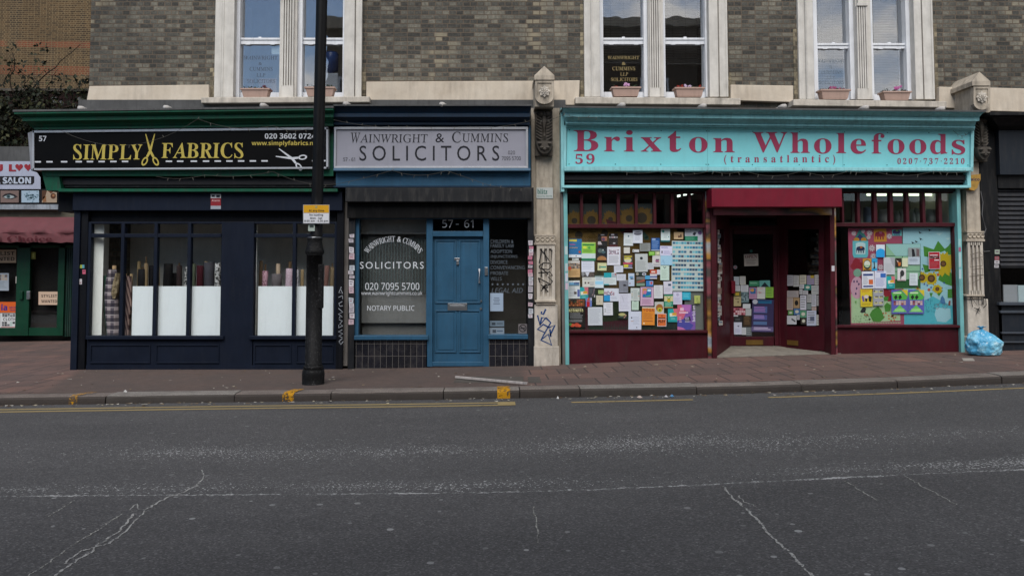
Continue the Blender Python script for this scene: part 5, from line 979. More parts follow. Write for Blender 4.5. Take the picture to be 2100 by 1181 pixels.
# ------------------------------------------------------------------ notices in the left window
def ppaper(c): return paper(tuple(min(.86, x * 1.4) for x in lin(c)))
def poster(name, label, q, Y, base, decals=(), group=None, proj=None, tilt=None):
    q = rq(q); ccx = sum(p[0] for p in q) / 4; ccy = sum(p[1] for p in q) / 4; a = R(random.uniform(-1.2, 1.2) if tilt is None else tilt)
    q = [(ccx + (x - ccx) * math.cos(a) - (y - ccy) * math.sin(a), ccy + (x - ccx) * math.sin(a) + (y - ccy) * math.cos(a)) for x, y in q]
    mb = MB(proj)
    if proj: slab(mb, proj, q, Y, Y + .0012, ppaper(base))
    else: mb.pq(q, Y, Y + .0012, ppaper(base))
    L = lambda u, v: bil(q, u, v)
    for i, d in enumerate(decals):
        yy = Y - .0003 * (i + 1); k = d[0]
        if k == 'r': mb.flat([L(d[1], d[2]), L(d[3], d[2]), L(d[3], d[4]), L(d[1], d[4])], yy, ppaper(d[5]))
        elif k == 'd': n = 14; mb.flat([L(d[1] + d[3] * math.cos(j / n * 6.283), d[2] + d[4] * math.sin(j / n * 6.283)) for j in range(n)], yy, ppaper(d[5]))
        elif k == 'p': mb.flat([L(*p) for p in d[1]], yy, ppaper(d[2]))
        elif k == 'l':
            n = d[5]
            for j in range(n):
                v0 = d[2] + (d[4] - d[2]) * j / n; v1 = v0 + (d[4] - d[2]) / n * .42; ue = d[3] - random.random() * .25 * (d[3] - d[1]); mb.flat([L(d[1], v0), L(ue, v0), L(ue, v1), L(d[1], v1)], yy, ppaper(d[6]))
        elif k == 'n':
            nx, ny = d[5], d[6]
            for jx in range(nx):
                for jy in range(ny):
                    c = random.choice(d[7])
                    if c is None: continue
                    u0 = d[1] + (d[3] - d[1]) * (jx + .06) / nx; u1 = d[1] + (d[3] - d[1]) * (jx + .94) / nx; v0 = d[2] + (d[4] - d[2]) * (jy + .06) / ny; v1 = d[2] + (d[4] - d[2]) * (jy + .94) / ny
                    mb.flat([L(u0, v0), L(u1, v0), L(u1, v1), L(u0, v1)], yy, ppaper(c))
        elif k == 'T': mb.text(d[2], [L(*p) for p in d[1]], yy, ppaper(d[3]), d[4])
        elif k == 't': mb.text(d[5], [L(d[1], d[2]), L(d[3], d[2]), L(d[3], d[4]), L(d[1], d[4])], yy, ppaper(d[6]), d[7])
    return solo(name, mb, None, label, name, group)
TX = '#8d8f96'; WP = '#c3c5cb'; DKT = '#3a3a40'
PH = ['#3a3a40', '#6b5a52', '#8d7a70', '#55606b', '#a59a90', '#2a2628']
def std(n=9, c=TX): return ('l', .1, .1, .9, .93, n, c)
TEALF = [('p', [(.55, 0), (1, 0), (1, 1), (.75, .55)], '#b5606a'), ('p', [(.18, .34), (.85, .3), (.9, .55), (.2, .6)], '#c9c4b0'), ('r', .45, .3, .9, .5, '#b88a2e'), ('p', [(0, .62), (1, .56), (.98, 1), (0, 1)], '#1c8487'), ('l', .3, .7, .8, .85, 2, '#7fb6ad')]
LW = [
 ('poster', 'blue poster with a yellow title high at the left edge of the left window', 98, 185, 195, 325, '#225f8c', [('r', .02, .03, .62, .14, '#b8a93c'), ('l', .05, .28, .6, .38, 1, '#a8436b'), ('l', .05, .45, .7, .55, 1, '#a37c5c'), ('r', 0, .84, 1, 1, WP), ('d', .85, .7, .09, .07, '#a5472f'), ('d', .58, .92, .05, .03, DKT)]),
 ('poster', 'lime green poster with dark green bands beside the blue yellow titled poster', 195, 210, 300, 350, '#7fae3e', [('r', 0, .0, 1, .05, '#a8b56a'), ('p', [(.03, .1), (.95, .1), (.86, .18), (.1, .18)], '#2a6b3c'), ('d', .55, .3, .09, .07, '#3f8b3c'), ('d', .22, .28, .15, .07, '#c0bf45'), ('r', 0, .6, 1, .87, '#b5bfc0'), ('l', .1, .4, .9, .56, 3, '#5c8b34'), ('r', 0, .87, 1, 1, '#1f6b4c')]),
 ('poster', 'tan poster with a crowd photograph and an orange shape at the left edge', 90, 350, 182, 475, '#b08e62', [('r', 0, 0, 1, .14, '#b5b0ac'), ('n', 0, .14, 1, .48, 7, 4, PH), ('d', .14, .45, .16, .12, '#b5482c'), ('l', .1, .6, .9, .9, 5, '#94744c')]),
 ('notice', 'plain white sheet hanging below the lime green poster', 194, 350, 291, 435, '#c0c1cd', [('l', .1, .1, .9, .8, 5, '#a9abb8')]),
 ('flyer', 'black flyer with an orange photograph in the top row', 318, 147, 388, 242, '#191718', [('r', .3, .03, .7, .12, '#77747a'), ('r', .4, .2, .98, .55, '#8f5c48'), ('d', .6, .42, .18, .12, '#4d3658'), ('r', 0, .6, .45, .85, '#a59a9c'), ('p', [(.3, .6), (.6, .6), (.45, .85)], '#151314')]),
 ('flyer', 'black flyer striped with white and red lettering beside the orange photographed one', 402, 145, 468, 242, '#1a1618', [('r', .25, .03, .6, .13, '#8b888e'), ('n', .05, .2, .98, .35, 8, 1, ['#a8a4a8', '#93565c', '#1a1618']), ('n', .05, .68, .98, .8, 7, 1, ['#a8a4a8', '#b5b1b5', '#1a1618']), ('r', 0, .88, 1, 1, '#47161c')]),
 ('poster', 'dark moonlit poster with a brown half disc at its foot', 308, 250, 388, 347, '#171a20', [('d', .33, .25, .2, .17, '#4d5a58'), ('d', .6, .2, .06, .07, '#a5b0ae'), ('d', .66, .36, .2, .1, '#41575c'), ('p', [(.05, .98), (.1, .8), (.3, .68), (.5, .65), (.7, .68), (.92, .8), (.95, .98)], '#94663c')]),
 ('notice', 'tall white notice with a magenta and grey photo collage', 388, 244, 488, 383, '#c2c0c8', [('n', .12, .15, .88, .42, 7, 4, ['#6b4a5c', '#8f7a86', '#b5a9b0', '#4d3a4a', '#c2c0c8']), ('l', .12, .5, .88, .9, 8, TX)]),
 ('notice', 'white notice with a small blue emblem in the top row', 514, 140, 585, 236, '#c0c4c6', [('d', .5, .25, .08, .06, '#2f5a6b'), ('l', .15, .5, .85, .85, 5, '#a3a9ab')]),
 ('notice', 'white notice topped by a drawing of a dark car', 583, 118, 656, 217, '#bfc1ca', [('d', .5, .25, .42, .14, '#4a4a55'), ('r', .12, .2, .85, .26, '#9c9ca8'), ('l', .2, .45, .8, .8, 4, '#a5a7b2')]),
 ('card', 'small blank cream card under the blue emblem notice', 514, 248, 560, 294, '#b9b5ae', []),
 ('card', 'narrow white label to the right of the blank cream card', 580, 264, 630, 285, '#b7b7b9', [('r', .05, .4, .2, .7, DKT)]),
 ('notice', 'grey translucent sheet of small type left of the dark blue notice', 635, 216, 715, 278, '#7f817f', [('l', .08, .12, .92, .9, 6, '#5f615f')]),
 ('notice', 'dark blue notice filled with white lines', 722, 178, 786, 274, '#204a82', [('r', .1, .04, .5, .16, '#8fa3c2'), ('l', .1, .22, .9, .9, 7, '#6d8ab5'), ('r', 0, .93, 1, 1, '#a5adb9')]),
 ('notice', 'white notice with a teal round tree and a teal foot', 795, 110, 864, 207, '#c0c9c8', [('d', .25, .18, .14, .1, '#1f7a74'), ('d', .85, .6, .06, .05, '#5a8b94'), ('l', .3, .3, .8, .75, 5, '#a5b0b0'), ('r', 0, .88, 1, 1, '#1c5a5c')]),
 ('card', 'tan photograph card with small dark figures', 893, 133, 964, 187, '#a58a6b', [('d', .55, .65, .1, .2, '#4a2a22'), ('d', .75, .55, .08, .3, '#33261f'), ('r', .05, .8, .95, .95, '#b9a07d')]),
 ('notice', 'white notice with a phone picture and a green box, top right of the left window', 976, 105, 1112, 200, '#a9acb4', [('t', .04, .05, .68, .15, 'For Records', '#3a3f4a', 'serifb'), ('l', .04, .24, .38, .58, 5, TX), ('r', 0, .62, .72, 1, '#17684a'), ('p', [(.42, .5), (.5, .3), (.64, .35), (.56, .58)], '#24242c'), ('d', .84, .36, .11, .16, '#5f4a72'), ('l', .04, .68, .6, .95, 4, '#5a9480')]),
 ('poster', 'large pale planner poster covered with rows of tiny blue pictures', 876, 200, 1143, 580, '#a9b0ac', [('n', .02, .015, .98, .985, 12, 11, ['#2f6b8a', '#3a7f96', '#1f4a66', '#4a93a5', '#2a5a7a', '#6fa5b0', None, '#33475c'])] + [('r', 0, .015 + .0882 * (i + 1) - .038, 1, .015 + .0882 * (i + 1), '#a9b0ac') for i in range(11)]),
 ('notice', 'white and lilac landscape notice with a dark bottle mark', 788, 238, 880, 310, '#bdb9cc', [('l', .1, .1, .7, .3, 2, '#6b6b9c'), ('d', .17, .65, .05, .16, '#3a2f3c'), ('l', .3, .5, .9, .9, 4, '#9a96b5'), ('d', .93, .87, .05, .07, DKT)]),
 ('notice', 'plain pale blue sheet below the lilac landscape notice', 792, 310, 882, 383, '#8fb0c4', [('p', [(.05, .9), (.2, .4), (.25, .4), (.38, .9), (.3, .9), (.2, .6)], '#7fa0b9')]),
 ('card', 'small bright green card beside a cream one', 704, 280, 748, 310, '#6fa340', [('r', .1, .3, .9, .5, '#9cbf6a')]),
 ('card', 'small cream and olive card beside the bright green one', 752, 280, 786, 308, '#a5a884', [('d', .6, .4, .3, .3, '#c0bf9c')]),
 ('notice', 'large greyish letter with a dark emblem near its head', 600, 297, 695, 433, '#a9acac', [('d', .5, .25, .12, .08, '#2f3238'), ('l', .1, .4, .9, .92, 10, '#8a8d8d')]),
 ('notice', 'white notice with a magenta ribbon mark', 730, 310, 795, 395, '#b9b4b4', [('r', .4, .32, .8, .42, '#3f3346'), ('r', .35, .43, .75, .52, '#9c3f74'), ('r', .4, .54, .8, .62, '#4a3340'), ('l', .1, .75, .9, .95, 3, TX)]),
 ('magazine', 'magazine cover with a yellow title, a red band and a yellow foot', 510, 307, 580, 407, '#4a4548', [('r', .1, .04, .95, .16, '#9c8f2c'), ('d', .5, .38, .4, .2, '#b5b0a0'), ('r', .1, .22, .8, .33, '#c2b84a'), ('r', 0, .56, 1, .68, '#b0455a'), ('r', .05, .72, .55, .92, '#b5ad3a'), ('r', .58, .72, .95, .95, '#6b6480'), ('r', 0, .96, 1, 1, WP)]),
 ('card', 'cream postcard with a teal script line', 316, 366, 384, 424, '#b9b78c', [('r', .35, .45, .95, .62, '#2f8a80'), ('d', .25, .55, .1, .2, '#6b7a6b')]),
 ('card', 'white card above another white card, right of the cream postcard', 440, 387, 509, 438, '#b9bac4', [('l', .15, .2, .85, .7, 3, '#a0a2ad')]),
 ('notice', 'pale mint letter with a dark chevron at its head', 790, 387, 858, 497, '#b0c0b5', [('p', [(.3, .08), (.42, .08), (.5, .14), (.58, .08), (.7, .08), (.5, .2)], '#3a4a4a'), ('l', .15, .3, .85, .9, 7, '#98a89d')]),
 ('card', 'red topped card striped white and blue below', 712, 417, 765, 487, '#b5b0b4', [('r', 0, 0, 1, .4, '#a8432c'), ('r', .2, .15, .75, .32, '#c9b8b0'), ('r', 0, .42, 1, .46, '#a8432c'), ('r', 0, .7, 1, .85, '#4a5a8f')]),
 ('card', 'small white card left of the red topped card', 695, 365, 740, 415, '#b2b3b8', [std(3)]),
 ('card', 'small white slip tucked right of the red topped card', 765, 417, 790, 455, '#b5b2ba', []),
 ('newsletter', 'white newsletter with two small dark photographs below the plain white sheet', 200, 474, 297, 548, '#bab7b0', [('r', .18, .48, .3, .68, '#3a332f'), ('r', .42, .5, .55, .66, '#4a3a34'), ('l', .1, .1, .9, .3, 2, TX), ('l', .6, .5, .95, .9, 3, TX)]),
 ('leaflet', 'white leaflet with a pale blue band', 294, 462, 362, 555, '#b9c4c9', [('r', 0, .0, 1, .12, '#6b7a78'), ('r', .05, .45, .95, .72, '#86b5cc'), ('l', .1, .18, .9, .4, 3, TX)]),
 ('leaflet', 'white leaflet with a turquoise header and a small red picture', 364, 440, 458, 532, '#b9bfc0', [('r', 0, 0, .62, .4, '#168a94'), ('n', .66, .05, .98, .4, 3, 2, ['#b5a5a8', '#8f3f4a', '#8a8f9a']), ('l', .08, .5, .9, .9, 4, '#a2aaa8'), ('r', 0, .92, .4, 1, '#3f98a0')]),
 ('card', 'white card lapping the turquoise headed leaflet', 460, 450, 530, 500, '#b5b5be', [('l', .15, .3, .85, .7, 2, '#a0a0ab')]),
 ('flyer', 'tall pale flyer with blue birds', 548, 445, 594, 542, '#a9b4c4', [('d', .5, .3, .35, .08, '#5a86a8'), ('d', .6, .42, .3, .05, '#2f4a5c'), ('r', .1, .75, .4, .82, '#8f5a6b')]),
 ('flyer', 'grey flyer with a black bird shape', 478, 497, 546, 590, '#6f7079', [('d', .62, .42, .18, .06, '#1f1a1f'), ('p', [(.5, .3), (.85, .4), (.8, .5)], '#1f1a1f'), ('r', .0, .9, 1, .93, '#9a9aa5'), ('r', .0, .0, 1, .04, '#a5a5ad')]),
 ('photograph', 'landscape photograph with a red road between green fields', 610, 470, 673, 540, '#4a4a40', [('r', 0, 0, 1, .3, '#6b6a6a'), ('p', [(0, .55), (1, .25), (1, .5), (.1, .68)], '#8a4a3c'), ('r', 0, .72, 1, 1, '#6f8573')]),
 ('card', 'blue photograph card with a red ringed disc', 682, 500, 736, 543, '#2f6ba5', [('r', .5, .1, 1, .7, '#8a9ab9'), ('d', .75, .4, .16, .25, '#a84a55')]),
 ('card', 'plain sky blue card above the blue photograph card', 675, 462, 714, 490, '#4a8fb5', []),
 ('newsletter', 'white newsletter with a blue photo header at the left edge', 92, 500, 182, 635, '#babcbc', [('r', .1, .1, .95, .28, '#5f8fb0'), ('r', .5, .1, .95, .2, '#3a4f78'), ('r', .1, .24, .95, .3, '#4a5a60'), ('l', .1, .36, .7, .9, 7, TX), ('r', .5, .62, .72, .76, '#4a3f3a'), ('r', .78, .5, .98, .9, '#4a5590')]),
 ('flyer', 'teal and coral flyer with a yellow panel near the left edge', 175, 550, 245, 648, '#1c8f90', TEALF),
 ('flyer', 'charcoal flyer with a pale dancer figure', 246, 553, 297, 627, '#34373c', [('p', [(.85, .1), (.95, .15), (.75, .6), (.6, .85), (.5, .8), (.75, .5)], '#8a6a6b'), ('l', .12, .15, .6, .6, 5, '#4f5257'), ('r', .85, .75, 1, 1, '#b5b0ae')]),
 ('label', 'small rounded lime label', 320, 572, 362, 600, '#8fa366', [('l', .15, .25, .85, .7, 2, '#7a8f52')]),
 ('leaflet', 'white leaflet with a crowd photograph and a cyan corner', 364, 558, 476, 655, '#babcc6', [('n', .02, .22, .7, .55, 9, 4, ['#6b5a6b', '#a59aa5', '#8a4a55', '#c0bcc5', '#4a4a5a']), ('r', 0, .55, .42, 1, '#1d80b5'), ('l', .5, .65, .95, .9, 3, '#a2a4b2')]),
 ('notice', 'crumpled cream sheet with a curled foot', 305, 612, 357, 683, '#b3aa98', [('d', .5, .6, .1, .15, '#a0937f'), ('l', .2, .15, .85, .4, 3, '#a3997f')]),
 ('card', 'red and blue card showing a tower', 226, 630, 272, 697, '#5f6fa5', [('r', .15, .4, .65, 1, '#a01c2a'), ('p', [(.15, .35), (.4, .0), (.65, .0), (.65, .35)], '#a8472a'), ('r', .8, 0, 1, .3, '#a5a5b5')]),
 ('poster', 'black poster with a fruit picture and a cream display title', 92, 637, 222, 852, '#171412', [('n', .03, .02, .97, .26, 8, 4, ['#6b3f26', '#8f4a2a', '#2a3a1c', '#4a2f1c', '#1c1a14', '#a0603a']), ('t', .05, .36, .9, .46, 'KATAKATA', '#c2bb8a', 'fat'), ('r', .1, .31, .8, .335, '#6b6459'), ('l', .1, .5, .9, .72, 6, '#7a7a7c'), ('l', .05, .75, .92, .83, 2, '#8f8f90'), ('d', .25, .93, .14, .06, '#b54a2c'), ('d', .5, .92, .15, .07, '#a8402a'), ('d', .12, .9, .1, .05, '#4a7a3c'), ('d', .66, .95, .1, .05, '#b0482e')]),
 ('notice', 'large white typed sheet, lowest left above the stall riser', 243, 700, 352, 838, '#b4b7bd', [std(14, '#9a9da5')]),
 ('notice', 'white sheet with two black dots at its lower left', 360, 664, 431, 762, '#c0c0c6', [('d', .18, .55, .06, .04, DKT), ('d', .18, .7, .06, .04, DKT), ('l', .3, .12, .85, .9, 7, '#acacb5')]),
 ('notice', 'large crumpled white sheet in the middle of the left window', 476, 597, 568, 732, '#bcbbc6', [('l', .1, .08, .9, .92, 11, '#a8a6b5'), ('p', [(.2, .1), (.32, .1), (.45, .5), (.4, .5)], '#a5a3b0')]),
 ('leaflet', 'pale leaflet with a column of coloured dots', 566, 556, 634, 652, '#b0b5b2', [('d', .16, .3, .06, .04, '#5a6b7a'), ('d', .16, .45, .06, .04, '#a07a5a'), ('d', .16, .6, .06, .04, '#8f6b4a'), ('d', .16, .74, .06, .04, '#4a6b8a'), ('d', .9, .35, .06, .04, '#2f5a4a'), ('d', .9, .48, .06, .04, '#2f5a5a'), ('d', .9, .64, .06, .04, '#b0553a'), ('l', .3, .15, .8, .9, 8, '#989d9a')]),
 ('notice', 'small pale green note with a torn corner', 574, 654, 627, 722, '#aabcae', [('r', .35, .02, .7, .08, '#3f4a4a'), ('l', .15, .25, .85, .8, 4, '#96a89a')]),
 ('poster', 'pink poster with a rainbow picture in the centre of the left window', 640, 548, 740, 690, '#b798ad', [('r', .15, .07, .84, .56, '#8f2f55'), ('r', .17, .085, .82, .545, '#1d6399'), ('p', [(.17, .085), (.5, .085), (.45, .3), (.17, .4)], '#b0824a'), ('d', .34, .28, .13, .1, '#b06a86'), ('p', [(.3, .4), (.5, .48), (.8, .4), (.75, .52), (.45, .53)], '#4a8f6b'), ('r', .53, .12, .8, .24, '#a9c2cf'), ('l', .12, .64, .88, .93, 6, '#a07a94')]),
 ('notice', 'plain white typed notice right of the pink rainbow poster', 742, 535, 810, 634, '#bbbbbc', [('l', .15, .08, .8, .92, 10, '#a0a0a4')]),
 ('notice', 'white notice with a dark square logo beside the planner', 815, 505, 882, 602, '#b9b5c0', [('r', .52, .2, .85, .36, '#2f3f55'), ('l', .1, .5, .9, .85, 5, '#a29eac')]),
 ('poster', 'green poster with a yellow pineapple shape', 820, 607, 887, 705, '#2f7a62', [('r', 0, .1, 1, .5, '#b5ad84'), ('d', .52, .42, .2, .16, '#b0922c'), ('p', [(.2, .05), (.52, .3), (.85, .05), (.6, .35), (.45, .35)], '#3f7a3c'), ('l', .12, .6, .88, .9, 4, '#86b5a0'), ('r', 0, .94, 1, 1, '#b0885a')]),
 ('notice', 'lilac white sheet with a faint round stamp', 888, 585, 955, 680, '#b6b2c4', [('d', .5, .22, .16, .12, '#9a96ad'), ('l', .1, .45, .9, .9, 6, '#a09cb2')]),
 ('card', 'turquoise card on the grey board', 956, 587, 1020, 645, '#2f94ab', [('l', .15, .25, .85, .75, 3, '#5cb0c0')]),
 ('card', 'small lime note on the grey board', 1048, 612, 1092, 673, '#9ca35c', [('d', .5, .4, .15, .12, '#7a8a45'), ('r', .35, .6, .7, .66, '#4a4f30'), ('r', .4, .85, .9, .92, '#33381f')]),
 ('poster', 'pink and purple poster with a sideways white word', 920, 682, 1056, 875, '#6b4a8f', [('p', [(0, 0), (.6, 0), (.45, .35), (.3, .6), (0, .62)], '#b0566b'), ('p', [(.2, 0), (.75, 0), (.7, .3), (.35, .2)], '#9c5f9c'), ('p', [(0, .62), (.35, .55), (.9, .8), (.7, 1), (0, 1)], '#3f3f86'), ('p', [(.0, .85), (.3, .9), (.5, 1), (0, 1)], '#a8608f'), ('p', [(.35, .55), (.7, .45), (.75, .62), (.5, .7)], '#1c1726'), ('r', .1, .28, .6, .34, '#c9a5b5'), ('r', .15, .12, .35, .24, '#c9a5b5'), ('r', .8, 0, 1, .25, '#17141c'), ('T', [(.81, .66), (.81, .03), (.99, .03), (.99, .66)], 'barbican', '#c2bcc9', 'bold'), ('l', .42, .5, .7, .72, 4, '#a5a0b5'), ('l', .1, .48, .25, .72, 4, '#c0a0b0')]),
 ('flyer', 'teal and coral flyer with a yellow panel beside the purple poster', 848, 712, 920, 813, '#1c8f90', TEALF),
 ('poster', 'white poster with an orange and yellow sunburst disc', 748, 660, 817, 752, '#a9a9a4', [('d', .52, .5, .4, .32, '#8f5a26'), ('d', .55, .66, .28, .2, '#a89a2a'), ('d', .55, .68, .1, .08, '#3a4a1f')]),
 ('poster', 'orange poster with a bold dark red title', 652, 700, 748, 836, '#c27a2a', [('r', 0, 0, 1, .06, '#c2b8a8'), ('t', .06, .08, .95, .24, 'YOGA', '#8a3322', 'bold'), ('l', .1, .33, .9, .7, 6, '#a0622a'), ('r', .1, .75, .85, .79, '#8a4a22'), ('r', .1, .86, .22, .95, '#c9b898')]),
 ('poster', 'orange poster with a white rule and one black bold word', 768, 748, 836, 846, '#bd5f2c', [('r', .0, .0, 1, .03, WP), ('r', 0, .97, 1, 1, WP), ('r', .0, .0, .04, 1, WP), ('r', .96, 0, 1, 1, WP), ('r', .12, .32, .88, .4, '#5a2a1c'), ('r', .12, .42, .88, .45, WP), ('t', .12, .5, .88, .72, 'PLAY', '#17110f', 'fat'), ('r', .42, .14, .58, .2, '#5a2a1c')]),
 ('notice', 'white sheet with a small black heart, lowest in the middle', 549, 732, 647, 870, '#b5b8c6', [('d', .25, .35, .06, .04, '#1f1c22'), ('l', .35, .3, .85, .75, 6, '#a0a4b2'), ('r', .2, .52, .4, .56, '#a5897f'), ('d', .65, .88, .04, .03, '#33333a')]),
 ('sticker', 'odd shaped yellow and brown sticker low on the mural', 470, 742, 538, 788, '#1d2520', [('d', .45, .3, .4, .25, '#a09a66'), ('p', [(.8, .2), (.98, .45), (.7, .95), (.6, .8), (.8, .55)], '#8f6b5c'), ('r', .1, .6, .6, .75, '#3f4a44')]),
 ('card', 'slim white label under the blue yellow titled poster', 123, 330, 173, 346, '#b7b9b7', [('r', .1, .35, .5, .6, '#5f6160')]),
 ('photograph', 'black and white photograph below the plain white sheet', 194, 437, 291, 470, '#3a3537', [('p', [(.3, 0), (.62, 0), (.5, .9), (.42, .9)], '#b9b9c2'), ('n', .02, .1, .3, .9, 5, 3, ['#a5a5a8', '#3a3537']), ('n', .6, .1, .95, .9, 4, 3, ['#6b5a52', '#4a403c'])]),
 ('card', 'strip with two round badges beneath the greyish letter', 604, 437, 686, 464, '#26302c', [('d', .15, .5, .14, .4, '#8a8478'), ('d', .78, .5, .2, .42, '#a5a5ae'), ('d', .78, .5, .08, .2, '#2f2a3a')]),
]
for i, (nm, lab, a, b, c, d, base, dec) in enumerate(LW):
    poster(nm, lab, (1140 + a / 3.691, 440 + b / 3.691, 1140 + c / 3.691, 440 + d / 3.691), .118 + .0022 * (i % 9) - (.004 if nm in ('sticker', 'magazine') else 0), base, dec, 'notices in the left window of the food shop')
# ------------------------------------------------------------------ right window: painted board and notices
BQ = ((1739, 468), (1957, 467), (1960, 665), (1745, 667)); YB = .150
c9 = lambda x, y: (1730 + x / 5.625, 460 + y / 5.625)
mb = MB(); PK, LBL, GRN, LGR, TQ = paper('#8f4258'), paper('#8fb9c2'), paper('#3f7a2a'), paper('#9ab58c'), paper('#48a3b0')
mb.pq(BQ, YB, YB + .015, PK)
CNT = [0]
def PP(L, z, m): CNT[0] += 1; mb.flat([c9(*p) for p in L], YB - .0006 * z - .0000035 * CNT[0], m)
PP([(678, 40), (1278, 36), (1300, 1150), (700, 1152)], 1, LBL)
for i in range(26): x, y = random.uniform(700, 1240), random.uniform(50, 1050); PP([(x, y), (x + random.uniform(30, 90), y + random.uniform(-12, 12)), (x + random.uniform(30, 80), y + random.uniform(10, 30))], 2, paper(random.choice(['#9cc2c9', '#85b0bc', '#a5c4c6'])))
PP([(700, 1020), (930, 880), (1030, 830), (1120, 880), (1300, 960), (1300, 1150), (700, 1152)], 3, TQ); PP([(1070, 960), (1230, 970), (1240, 1080), (1180, 1130), (1080, 1120), (1050, 1040)], 4, LBL)
PP([(88, 800), (200, 850), (260, 760), (480, 800), (560, 900), (650, 960), (655, 1110), (90, 1135)], 2, LGR)
for i in range(30): x = 90 + i * 19; PP([(x, 1130), (x + 9, 1145), (x + 19, 1128)], 3, LGR)
for L in ([(920, 250), (1040, 290), (1090, 190), (1130, 280), (1000, 380), (930, 370)], [(1060, 280), (1090, 190), (1180, 300), (1100, 330)], [(1210, 250), (1240, 205), (1280, 280), (1280, 350), (1200, 350), (1160, 290)], [(910, 460), (990, 480), (1000, 540), (940, 560)], [(1130, 520), (1240, 560), (1285, 600), (1275, 720), (1180, 690), (1090, 640)], [(1200, 750), (1280, 740), (1285, 850), (1200, 850)], [(990, 790), (1030, 790), (1010, 850)], [(1050, 760), (1150, 760), (1100, 830)]): PP(L, 3, GRN)
YE, YE2, BRN = paper('#b09a1c'), paper('#c2ad2f'), paper('#4a331c')
def sf(x, y, r, rc, z=.0028, n=16):
    CNT[0] += 30; px_, py_ = c9(x, y); sunflower(mb, px_, py_, r / 5.625, rc / 5.625, YB - z - CNT[0] * .0000035, YE, BRN, n, paper('#6b4a2a'))
sf(1150, 455, 150, 36); sf(903, 615, 75, 38); sf(1012, 625, 82, 44); sf(1082, 745, 62, 24); sf(855, 730, 34, 14)
for x, y, c in ((1092, 580, '#b0552c'), (985, 755, '#a8503a'), (910, 515, '#3a4a8f'), (1040, 555, '#3a4a8f'), (965, 705, '#3a4f94'), (1135, 735, '#3a4f94'), (1160, 675, '#35498f'), (1010, 728, '#3a4a8f'), (932, 690, '#3a4a8f'), (975, 870, '#4a4f8f')):
    px_, py_ = c9(x, y); mb.disc(px_, py_, 3.2 if c[1] in 'ab' else 1.8, 3.2 if c[1] in 'ab' else 1.8, YB - .003, paper(c), 9)
k = paper('#1f2124')
for x, y in ((888, 95), (1000, 68), (897, 170), (845, 200), (805, 212)): PP([(x - 24, y - 14), (x, y - 4), (x + 26, y + 14), (x + 4, y + 4), (x - 10, y + 16)], 3, k)
# tent, elephants, daisies
PP([(108, 190), (150, 120), (185, 55), (240, 110), (285, 190)], 2, paper('#2f6b66')); PP([(128, 190), (188, 110), (262, 190)], 3, paper('#2a2f5a')); mb.disc(*c9(150, 180), 6, 5, YB - .003, paper('#a5742a'), 12); mb.disc(*c9(232, 180), 6, 5, YB - .003, paper('#a5742a'), 12)
PP([(104, 192), (284, 192), (284, 350), (270, 385), (118, 385), (104, 350)], 4, paper('#5aa5ad')); PP([(140, 220), (170, 208), (225, 208), (252, 225), (252, 345), (140, 345)], 5, paper('#a9c2c4'))
PP([(348, 56), (492, 50), (498, 200), (352, 204)], 3, paper('#b07c2a')); PP([(560, 62), (670, 60), (672, 134), (560, 134)], 3, paper('#5aa5a5'))
def elephant(x, y, s, c, z, cloth):
    e = [(0, .35), (.1, .12), (.3, .05), (.55, .0), (.8, .08), (.95, .2), (1, .5), (.98, .75), (.93, .5), (.88, .55), (.88, 1), (.75, 1), (.74, .65), (.62, .65), (.62, 1), (.5, 1), (.49, .68), (.36, .66), (.36, 1), (.25, 1), (.22, .62), (.1, .6), (.06, .9), (.1, .98), (.02, 1), (0, .6)]
    PP([(x + u * s, y + v * s * .8) for u, v in e], z, paper(c)); PP([(x + .42 * s, y), (x + .72 * s, y + .02 * s), (x + .68 * s, y + .24 * s), (x + .45 * s, y + .24 * s)], z + 1, paper(cloth))
elephant(360, 82, 118, '#7a2430', 4, '#94506a'); elephant(146, 252, 100, '#232b48', 6, '#a5582a'); elephant(566, 62, 90, '#2f2a55', 4, '#6b8f3c')
for x, y, r in ((118, 105, 28), (300, 100, 34), (528, 138, 32), (328, 275, 38), (345, 370, 36), (430, 495, 34), (288, 150, 24), (225, 80, 22)):
    for i in range(9): a = i * .698; PP([(x + r * .2 * math.cos(a + .5), y + r * .2 * math.sin(a + .5)), (x + r * math.cos(a + .2), y + r * math.sin(a + .2)), (x + r * math.cos(a - .2), y + r * math.sin(a - .2)), (x + r * .2 * math.cos(a - .5), y + r * .2 * math.sin(a - .5))], 3, paper('#b9adb2'))
    mb.disc(*c9(x, y), r * .28 / 5.6, r * .28 / 5.6, YB - .0024, paper('#4a2f33'), 8)
for x, y in ((150, 430), (180, 470), (120, 480), (500, 800), (530, 850), (480, 780)): PP([(x - 45, y), (x - 10, y - 45), (x + 40, y - 20), (x + 30, y + 35), (x - 20, y + 40)], 2, paper('#7f1f2c'))
mb.disc(*c9(160, 560), 8.5, 8.5, YB - .003, paper('#6f9480'), 14); mb.disc(*c9(155, 730), 13, 23, YB - .0026, paper('#b58f9f'), 18)
for x, y in ((120, 660), (150, 740), (155, 660), (140, 800), (175, 690)): PP([(x - 10, y), (x, y - 18), (x + 12, y), (x, y + 16)], 6, paper('#3f2f55'))
for L in ([(300, 1040), (330, 990), (400, 945), (440, 1000), (470, 1080), (420, 1125), (340, 1120)], [(470, 940), (500, 900), (545, 930), (540, 1000), (480, 1010)], [(460, 840), (520, 830), (510, 880), (470, 885)]): PP(L, 4, GRN)
for i in range(34): x, y = random.uniform(240, 600), random.uniform(985, 1110); mb.disc(*c9(x, y), 1.9, 1.9, YB - .0032, paper(random.choice(['#a5562a', '#9c4a26', '#b06a3a'])), 8)
